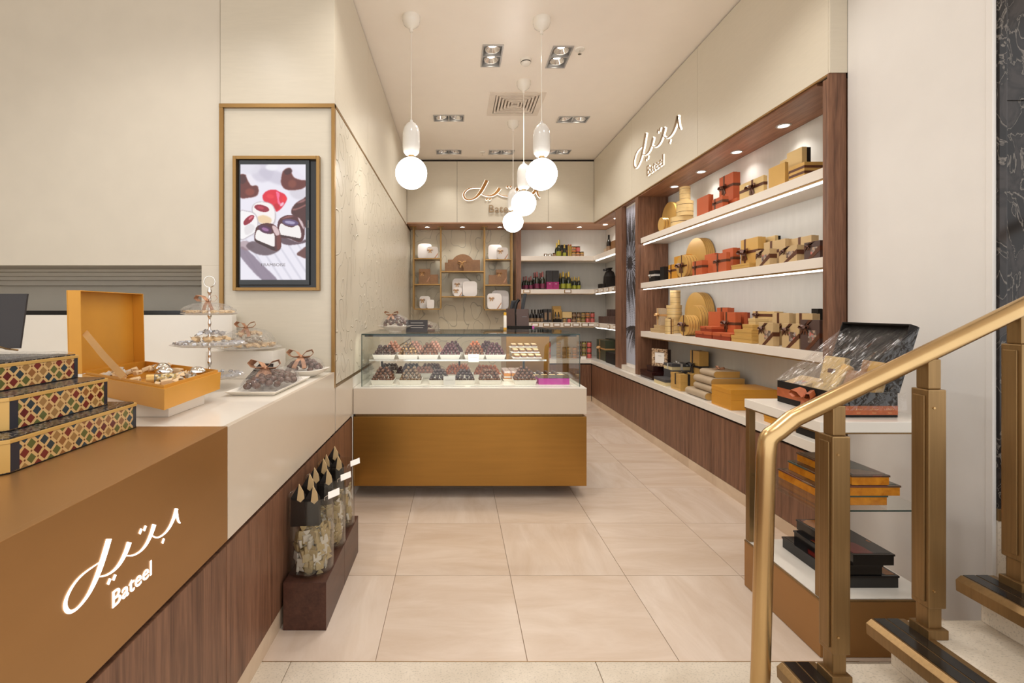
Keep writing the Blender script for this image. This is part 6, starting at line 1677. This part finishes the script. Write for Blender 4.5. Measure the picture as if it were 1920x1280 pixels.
def inq(a, b_): p = Q[0]+(Q[1]-Q[0])*a+(Q[3]-Q[0])*b_; return (tt.x+p.x, tt.y+p.y)
tw_me = None
zc = ZB+0.0315
twist = MB(); twist.box(-0.62,0.62,-0.42,0.42,-0.32,0.32)
for s in (-1,1): twist.add([(s*0.62,-0.12,-0.1),(s*0.62,0.12,0.1),(s*1.35,0.5,0.25),(s*1.35,-0.45,-0.2),(s*0.62,-0.1,0.12)],[(0,1,2,3),(4,3,2),(0,3,4),(1,4,2)])
twist_me = {m_: twist.mesh('wrapped_sweet', M[m_], bev=0.10, smooth=0.9) for m_ in ('wrap_cream','wrap_white','wrap_gold','wrap_silver')}
for i in range(36):
    a, b_ = random.uniform(0.12,0.88), random.uniform(0.10,0.92)
    x, y = inq(a, b_)
    m_ = random.choice(['wrap_cream','wrap_white','wrap_cream'])
    put(twist_me[m_], 'wrapped_sweet', 'cream twist wrapped sweet lying in the open gold box', 'sweet', (x,y,zc+0.016+random.uniform(0,0.03)), (random.uniform(-.4,.4),random.uniform(-.4,.4),random.uniform(0,6)), 'sweets in the open gold box', (0.029,)*3)
egg = MB().ball((0,0,0),1,16,10,sc_=(1.25,1,1)).mesh('silver_egg', M['chrome'], smooth=3)
for (a, b_), lb in (((0.80,0.16),'silver foil egg at the right corner of the open gold box'),((0.60,0.42),'silver foil egg in the middle of the open gold box'),((0.78,0.58),'silver foil egg towards the lid of the open gold box')):
    x, y = inq(a, b_); put(egg, 'silver_egg', lb, 'sweet', (x,y,zc+0.042), (0.2,0.1,0.6), 'silver eggs in the gold box', (0.027,)*3)
x, y = inq(0.30,0.22)
t = thing('glass_tube', 'small corked glass tube of gold beads in the open gold box', 'tube', (x,y,zc+0.045), 0.5)
MB().lathe([(0.020,-0.05),(0.020,0.04)], 14, axis='x').build('tube', M['wrap_gold'], t, smooth=0.8)
MB().lathe([(0.0205,-0.055),(0.0205,-0.03)], 14, axis='x').build('cap', M['gold_paper'], t, smooth=0.8)

# tiered stand
tx, ty = cx(393,2.36), 2.36
t = thing('tiered_stand', 'three tier silver and glass cake stand with a ring handle on the counter', 'cake stand', (tx,ty,1.0066))
TZ = [(0.052,0.165),(0.211,0.174),(0.366,0.128)]
pole = MB()
prof = [(0.05,0.0),(0.045,0.006),(0.012,0.012),(0.008,0.03)]
for z in np.arange(0.04,0.50,0.01): prof.append((0.0065+0.002*math.sin(z*160)+0.0025*(1 if int(z*25) % 3 == 0 else 0), float(z)))
prof.append((0.006,0.505)); pole.lathe(prof, 12); pole.build('pole', M['chrome'], t, smooth=0.9)
MB().tube([(0.028*math.cos(a),0,0.533+0.028*math.sin(a)) for a in np.linspace(-PI/2, 1.5*PI, 25)], 0.0026, 6).build('ring_handle', M['chrome'], t, smooth=1)
for z, r in TZ: MB().lathe([(0.010,z),(r*0.8,z),(r,z+0.008),(r+0.002,z+0.0095),(r*0.8,z+0.003),(0.010,z+0.003)], 32).build('tier_plate', clear('plate_glass',(0.95,0.94,0.92),0.05,1.5,0.35,(0.86,0.82,0.76)), t, smooth=0.8)
mf = MB(); mound_film(mf,0.122,0.122,0.05,z0=0.378,jag=0.08); mf.build('cellophane', M['film'], t)
B = MB(); bow(B, (0,-0.012,0.435), (0,-0.9,0.4), (1,0,0), (0,0,1), 0.055); B.build('bow', M['ribbon_copper'], t)
for (z, r), nm in zip(TZ, ('lowest','middle','top')):
    m_ = 'wrap_silver' if nm != 'top' else 'wrap_cream'
    n_ = {'lowest':16,'middle':20,'top':14}[nm]
    for i in range(n_):
        a = 2*PI*i/n_; put(twist_me[m_], 'wrapped_sweet', f'{"silver" if nm != "top" else "cream"} wrapped sweet ringed round the {nm} tier of the cake stand', 'sweet', (tx+(r-0.036)*math.cos(a), ty+(r-0.036)*math.sin(a), 1.0066+z+0.017), (0.25,0,a+0.5), f'sweets on the {nm} tier', (0.020,)*3)
    if nm == 'middle':
        pack(tx,ty,1.0066+z+0.02,'wrap_cream',0.022,12,0.10,0.10,0.0,'cream and brown sweet in the inner ring of the middle tier','inner sweets on the middle tier','twist')
        pack(tx,ty,1.0066+z+0.045,'wrap_silver',0.020,9,0.06,0.06,0.012,'silver wrapped sweet crowning the middle tier','silver sweets crowning the middle tier','twist')

# dish on a tall white block by the pier
px_, py_ = cx(468,2.77), 2.76
t = thing('display_block', 'tall white display block by the pier under a dish of sweets', 'block', (px_,py_,1.0064))
MB().box(-0.20,0.18,-0.10,0.10,0,0.157).build('block', M['white_stone'], t, bev=0.002)
zt = 1.164
t = thing('glass_dish', 'round glass dish of brown and white wrapped sweets on the tall white block', 'dish', (px_,py_,zt))
MB().lathe([(0.05,0.0),(0.13,0.002),(0.183,0.016),(0.181,0.019),(0.12,0.006),(0,0.006)], 32).build('plate', clear('dish_glass',(0.96,0.95,0.93),0.05,1.5,0.3,(0.86,0.82,0.76)), t, smooth=0.8)
mf = MB(); mound_film(mf,0.155,0.15,0.115,z0=0.012,jag=0.06); mf.build('cellophane', M['film'], t)
B = MB(); bow(B, (0,-0.03,0.13), (0,-0.7,0.6), (1,0,0), (0,0.4,0.9), 0.06); B.build('bow', M['ribbon_copper'], t)
pack(px_,py_,zt+0.012,'wrap_cream',0.026,22,0.135,0.13,0.0,'cream and brown sweet in the bottom layer of the glass dish','sweets in the bottom of the dish','twist')
pack(px_,py_,zt+0.045,'wrap_white',0.024,14,0.10,0.10,0.0,'white wrapped sweet in the middle layer of the glass dish','sweets in the middle of the dish','twist')
pack(px_,py_,zt+0.075,'wrap_cream',0.024,9,0.06,0.06,0.012,'cream sweet on top of the heap in the glass dish','sweets on top of the dish','twist')

# oval bowl near the wall
px_, py_ = cx(573,2.78), 2.76
t = thing('oval_bowl', 'pale oval bowl of wrapped chocolates with copper bow at the end of the counter', 'bowl', (px_,py_,1.0066))
b = MB(); vs = []
for r_, z_ in ((0.05,0),(0.06,0.004),(0.10,0.022),(0.135,0.042),(0.131,0.044),(0.09,0.024),(0.05,0.008)):
    for q in range(28):
        a = 2*PI*q/28; k = 1+0.10*math.cos(2*a); vs.append((r_*k*math.cos(a), r_*0.85*math.sin(a), z_+(0.012*math.cos(a)**4 if r_ > 0.12 else 0)))
b.add(vs, [(j*28+q,j*28+(q+1)%28,(j+1)*28+(q+1)%28,(j+1)*28+q) for j in range(6) for q in range(28)]+[tuple(range(28))[::-1],tuple(range(6*28,7*28))])
b.build('bowl', M['porcelain'], t, smooth=0.7)
mf = MB(); mound_film(mf,0.115,0.09,0.085,z0=0.038); mf.build('cellophane', M['film'], t)
for sx_ in (-0.05, 0.035):
    pass
B = MB(); bow(B, (-0.005,-0.04,0.115), (0,-0.6,0.7), (1,0,0), (0,0.5,0.8), 0.075); B.build('bow', M['ribbon_copper'], t)
pack(px_,py_,1.0066+0.026,'wrap_brown',0.019,34,0.10,0.075,0.06,'brown wrapped chocolate heaped in the pale oval bowl','chocolates in the oval bowl')

# square platter with the large bag, card behind
qx, qy = -0.935, 2.37
t = thing('square_platter', 'long white platter of cellophane wrapped chocolates with copper bow on the counter edge', 'platter', (qx,qy,1.0066))
def ring(a, b_, z_): return [(-a,-b_,z_),(a,-b_,z_),(a,b_,z_),(-a,b_,z_)]
vs = ring(0.095,0.22,0)+ring(0.118,0.25,0.02)+ring(0.113,0.245,0.021)+ring(0.09,0.215,0.005)
fs = [(3,2,1,0),(12,13,14,15)]+[(q*4+k,q*4+(k+1)%4,(q+1)*4+(k+1)%4,(q+1)*4+k) for q in range(3) for k in range(4)]
MB().add(vs, fs).build('plate', M['porcelain'], t)
mf = MB(); mound_film(mf,0.118,0.24,0.085,n=26,z0=0.014,jag=0.09); mf.build('cellophane', M['film_strong'], t)
B = MB(); bow(B, (-0.01,-0.05,0.10), (0.1,-0.7,0.7), (1,0,0), (0,0.5,0.8), 0.075, wd=0.5); B.build('bow', M['ribbon_copper'], t)
pack(qx,qy,1.0066+0.012,'wrap_brown',0.022,44,0.095,0.205,0.045,'brown wrapped chocolate under cellophane on the long white platter','chocolates on the long platter')
t = thing('menu_card', 'dark price card standing behind the long white platter', 'card', (cx(487,2.66),2.66,1.0066))
MB().frame((-0.082,0,0.0),(0.164,-0.04,0),(0.002,0.006,0),(0,0.02,0.088)).build('card', M['card_black'], t)
for z in (0.068,0.052): MB().frame((-0.06,-0.0065+z*0.227,z),(0.10,-0.0244,0),(0,0.001,0),(0,0.0003,0.003)).build('print_line', M['ink'], t)

# ---------------------------------------------------------------- glass jars on the wooden block
wr_me = [twist_me['wrap_gold'], twist_me['wrap_white'], twist_me['wrap_gold']]
JW = ('nearest','middle','farthest')
for k, (x, y) in enumerate(((-0.674,2.172),(-0.672,2.395),(-0.672,2.612))):
    r, h = 0.101, 0.34
    t = thing('glass_jar', f'tall clear glass jar of wrapped sweets and brown paper bags, {JW[k]} on the wooden block', 'jar', (x,y,0.2096), 0, 'glass jars on the wooden block')
    MB().lathe([(0.0,0.0),(r-0.006,0.0),(r,0.006),(r,h),(r-0.0015,h+0.0012),(r-0.003,h),(r-0.003,0.014),(0.0,0.014)], 40).build('glass_wall', M['jar_glass'], t, smooth=0.7)
    core = []
    for j in range(8):
        for q in range(18):
            a = 2*PI*q/18; rr = 0.062*(1+random.uniform(-.14,.10))*(0.7 if j == 7 else 1)
            core.append((rr*math.cos(a), rr*math.sin(a), 0.016+0.0235*j+random.uniform(-.005,.005)*(j > 0)))
    fill = MB().add(core, [(j*18+q,j*18+(q+1)%18,(j+1)*18+(q+1)%18,(j+1)*18+q) for j in range(7) for q in range(18)]+[tuple(range(18))[::-1],tuple(range(126,144))]).build('sweets_fill', M['wrap_gold'], t)
    fill['kind'] = 'stuff'
    for lvl in range(8):
        z = 0.032+0.0215*lvl
        for i in range(8):
            a = 2*PI*(i+0.5*(lvl % 2))/8+random.uniform(-.15,.15); rr = random.uniform(0.066,0.073)
            if k == 0 and (math.sin(a) > 0.5 or math.cos(a) < -0.85): continue
            if k and (math.cos(a) < 0.1 or math.sin(a) > 0.75): continue
            put(random.choice(wr_me), 'wrapped_sweet', f'gold and white printed wrapped sweet in the {JW[k]} glass jar', 'sweet', (x+rr*math.cos(a), y+rr*math.sin(a), 0.2096+z+random.uniform(-.004,.004)), (random.uniform(-.9,.9),random.uniform(1.2,1.9),a+random.uniform(-.25,.25)), f'sweets in the {JW[k]} jar', (0.029,0.044,0.020))
    for i, (ox, oy, tz) in enumerate(((-0.048,-0.035,0.385),(0.014,-0.028,0.375),(-0.02,0.03,0.41))):
        c = thing('paper_bag', f'dark brown paper bag with tan pointed flap, {("left","right","rear")[i]} one in the {JW[k]} jar', 'paper bag', (x+ox,y+oy,0.2096+0.208), random.uniform(-.25,.25), f'paper bags in the {JW[k]} jar')
        hh = tz-0.208-0.045
        MB().prism([(-0.034,-0.012,0),(0.034,-0.012,0),(0.034,0.012,0),(-0.034,0.012,0)],[(-0.030,-0.016,hh),(0.030,-0.016,hh),(0.030,0.016,hh),(-0.030,0.016,hh)]).add([(-0.030,-0.016,hh),(0.030,-0.016,hh),(0.030,0.016,hh),(-0.030,0.016,hh),(0.0,0.0,hh+0.05)],[(0,1,4),(1,2,4),(2,3,4),(3,0,4)]).build('bag_body', M['black_paper'], c)
        MB().prism([(-0.002,-0.0190,hh-0.010),(0.014,-0.0200,hh-0.020),(0.030,-0.0178,hh-0.004),(0.024,-0.012,hh+0.026),(0.002,-0.003,hh+0.056)],[(-0.002,-0.0165,hh-0.010),(0.014,-0.0165,hh-0.020),(0.0305,-0.0155,hh-0.004),(0.025,-0.010,hh+0.026),(0.004,-0.001,hh+0.057)]).build('tan_flap', M['tan_paper'], c)
    c = thing('price_tag', f'white price tag clipped to the rim of the {JW[k]} glass jar', 'tag', (x+0.085,y-0.04,0.2096+h+0.004), 0.5, 'jar price tags')
    MB().frame((0.0,-0.012,-0.012),(0.052,0.0,0.012),(0.008,0.034,0.018),(0,-0.001,0.002)).build('card', M['card_white'], c)
    MB().tube([(0.002,0,0.002),(-0.012,0.004,-0.006),(-0.012,0.004,-0.02)],0.0015,6).build('clip', M['chrome'], c)

# ---------------------------------------------------------------- boxes and hamper on the display stand
def lacquer(label, x0, x1, y0, y1, z, h, side, top, name):
    t = thing(name, label, 'box', ((x0+x1)/2,(y0+y1)/2,z+0.0004), 0, {'amber_box':'amber inlaid boxes','lacquer_box':'black lacquer boxes'}[name])
    a, d = (x1-x0)/2, (y1-y0)/2
    MB().box(-a,a,-d,d,0,h-0.009).build('box_body', M[side], t, bev=0.001)
    MB().box(-a-0.003,a+0.003,-d-0.003,d+0.003,h-0.009,h-0.001).build('lid', M['amber_top'] if name == 'amber_box' else M['black'], t, bev=0.001)
    MB().box(-a+0.008,a-0.008,-d+0.008,d-0.008,h-0.001,h).build('painted_top', M[top], t)
    return z+h+0.0006
z = lacquer('bottom amber inlaid box of the stack on the glass shelf',1.575,1.80,1.965,2.30,0.5802,0.043,'amber','amber_top','amber_box')
z = lacquer('middle amber inlaid box, pushed forward on the glass shelf stack',1.61,1.845,1.955,2.28,z,0.044,'amber','amber_top','amber_box')
z = lacquer('top amber inlaid box of the stack on the glass shelf',1.645,1.80,1.955,2.27,z,0.042,'amber','amber_top','amber_box')
z = lacquer('bottom black lacquer box of the stack on the gold base',1.595,1.845,1.962,2.30,0.2362,0.052,'black','black_top','lacquer_box')
z = lacquer('middle black lacquer box of the stack on the gold base',1.63,1.78,1.965,2.27,z,0.044,'black','black_top','lacquer_box')
z = lacquer('top black lacquer box with red painted lid on the gold base',1.65,1.82,1.955,2.28,z,0.048,'black','black_top','lacquer_box')

HX0, HX1, HY0, HY1, HZ = 1.58, 1.845, 1.965, 2.315, 0.9486
hc = Vector(((HX0+HX1)/2,(HY0+HY1)/2,HZ))
t = thing('gift_hamper', 'cellophane wrapped dark gift hamper box with open lid on the display stand', 'gift hamper', hc)
a, d, hh = (HX1-HX0)/2, (HY1-HY0)/2, 0.103
b = MB(); e = 0.005
b.box(-a,a,-d,d,0,0.006).box(-a,-a+e,-d,d,0.006,hh).box(a-e,a,-d,d,0.006,hh).box(-a+e,a-e,-d,-d+e,0.006,hh).box(-a+e,a-e,d-e,d,0.006,hh)
b.build('tray', M['black_paper'], t)
lidv = Vector((0.085,0,0.275))
lb_ = MB(); lb_.frame((a+0.001,-d,hh),(0,2*d,0),lidv,(0.006,0,-0.002)); lb_.frame((a-0.030,-d,hh+0.012),(0.030,0,-0.010),(0,0.006,0),lidv); lb_.frame((a-0.030,d-0.006,hh+0.012),(0.030,0,-0.010),(0,0.006,0),lidv)
lb_.frame(Vector((a-0.030,-d+0.006,hh+0.012))+lidv-Vector((0,0,0.006)),(0.030,0,-0.010),(0,2*d-0.012,0),(0,0,0.006))
lb_.build('lid', M['black_paper'], t)
R_ = MB(); R_.box(-a-0.001,-a,-d-0.001,d,0.028,0.070).box(-a,a,-d-0.001,-d,0.010,0.048); rb_ = R_.build('ribbon', M['ribbon_rust'], t)
B = MB(); bow(B, (-a-0.002,-d*0.15,0.062), (-1,0,0), (0,1,0), (0,0,1), 0.062, wd=0.5); B.build('bow', M['ribbon_rust'], t)
# small script marks on the ribbon
for k in range(4):
    m_ = MB(); s = 0.034/704
    for p in (LAM,YEH,TEH,BEH): stroke_mesh(m_, p, -0.0004, 0.0, 3, s)
    o = m_.build('ribbon_script', M['ribbon_gold'], t); o.location = (-a+0.035+0.066*k, -d-0.001, 0.034)
    letters('Bateel', 0.0062, 0.0002, M['ribbon_gold'], t, (-a+0.026+0.066*k, -d-0.0013, 0.017), name='ribbon_letter')
# cellophane: sloping sheet from the tray front to the lid top, gussets at both ends
top0 = Vector((a,-d,hh))+lidv+Vector((0.004,-0.004,0.004)); top1 = Vector((a,d,hh))+lidv+Vector((0.004,0.004,0.004))
lo0 = Vector((-a-0.003,-d-0.004,hh+0.003)); lo1 = Vector((-a-0.003,d+0.004,hh+0.003))
nu, nv_ = 22, 14; vs = []
rng = random.Random(4); ph = [rng.uniform(0,6) for _ in range(6)]
for i in range(nu+1):
    for j in range(nv_+1):
        u, v = i/nu, j/nv_; p0 = lo0.lerp(lo1,u); p1 = top0.lerp(top1,u); p = p0.lerp(p1,v)
        amp = math.sin(PI*min(1,max(0,v)))*0.004
        q = u*9+v*3; p += Vector((-0.6,0,0.8))*amp*(math.sin(q*2.1+ph[0])+0.7*math.sin(q*4.7+ph[1]))
        vs.append(p)
fm = MB(); fm.add(vs, [(i*(nv_+1)+j,(i+1)*(nv_+1)+j,(i+1)*(nv_+1)+j+1,i*(nv_+1)+j+1) for i in range(nu) for j in range(nv_)])
for (lo_, tp_, y_) in ((lo0,top0,-d-0.004),(lo1,top1,d+0.004)):
    base = Vector((a+0.004,y_,hh+0.002)); vs = []
    for i in range(11):
        for j in range(9):
            u, v = i/10, j/8; p = lo_.lerp(base,u).lerp(lo_.lerp(tp_,u),v); p += Vector((0,-1 if y_ < 0 else 1,0))*0.006*abs(math.sin(7*u+5*v)); vs.append(p)
    fm.add(vs, [(i*9+j,(i+1)*9+j,(i+1)*9+j+1,i*9+j+1) for i in range(10) for j in range(8)])
# loose film skirts over the tray walls and down the lid edge
vs = []
for i in range(15):
    for j in range(5):
        u, v = i/14, j/4; vs.append(Vector((-a+2*a*u*1.12-0.004, -d-0.006-0.006*abs(math.sin(9*u+2*v)), hh+0.003-0.075*v)))
fm.add(vs, [(i*5+j,(i+1)*5+j,(i+1)*5+j+1,i*5+j+1) for i in range(14) for j in range(4)])
fm.build('cellophane', M['film_taut'], t, smooth=0.5)
# contents
fz = HZ+0.0066
def hput(name, label, cat, parts, loc, rot):
    o = thing(name, label, cat, loc); o.rotation_euler = rot
    for nm, mb_, mt in parts: mb_.build(nm, M[mt], o, bev=0.0012)
    return o
def hb(w_, dd, h_): return MB().box(-w_/2,w_/2,-dd/2,dd/2,0,h_)
hput('hamper_box','tan window box with bow in the left of the hamper','gift box',[('box_body',hb(0.10,0.13,0.045),'tan_paper'),('window',MB().box(-0.045,0.0,-0.04,0.01,0.045,0.0455),'sweets_print')],(HX0+0.075,HY1-0.085,fz+0.065),(0,-0.35,0))
o = hput('hamper_tube','slender gold tube leaning on the lid in the hamper','gift box',[('tube_body',MB().lathe([(0,0),(0.024,0),(0.024,0.16),(0,0.16)],18),'gold_pale'),('tube_cap',MB().lathe([(0.025,0.135),(0.025,0.165),(0,0.165)],18),'gold_paper')],(HX0+0.150,HY1-0.135,fz+0.04),(0.0,0.55,0.0))
hput('hamper_box','pale gold box standing at the back of the hamper','gift box',[('box_body',hb(0.03,0.11,0.17),'gold_pale'),('printed_mark',MB().box(-0.016,-0.0155,-0.02,0.02,0.09,0.11),'ribbon_brown')],(HX1-0.055,HY1-0.06,fz+0.05),(0,0.25,0.1))
hput('hamper_box','gold box with brown print at the right back of the hamper','gift box',[('box_body',hb(0.03,0.12,0.165),'gold_paper'),('brown_panel',MB().box(-0.016,-0.0152,0.02,0.06,0.0,0.165),'brown_gold')],(HX1-0.045,HY0+0.10,fz+0.055),(0,0.28,-0.1))
hput('hamper_box','rounded bronze box leaning in the right of the hamper','gift box',[('box_body',hb(0.03,0.10,0.13),'brown_gold')],(HX1-0.095,HY0+0.115,fz+0.045),(0,0.35,0.1))
hput('hamper_box','cream long box in the front middle of the hamper','gift box',[('box_body',hb(0.04,0.10,0.06),'gold_pale')],(HX0+0.085,HY0+0.165,fz+0.05),(0.0,0.3,0.5))
hput('hamper_box','brown card box at the front right of the hamper','gift box',[('box_body',hb(0.05,0.07,0.05),'tan_grey'),('lid',MB().box(-0.026,0.026,-0.036,0.036,0.035,0.052),'ribbon_brown')],(HX0+0.10,HY0+0.075,fz+0.045),(0,-0.2,0.3))
for i, (x, y, lb) in enumerate(((HX0+0.135,HY0+0.135,'upper'),(HX0+0.165,HY0+0.07,'right'),(HX0+0.05,HY0+0.05,'front'))):
    place(PJ['brown'], (x,y,fz+0.045), f'dark jar with pale lid, {lb} one in the hamper', 'jars in the hamper', 0.62)
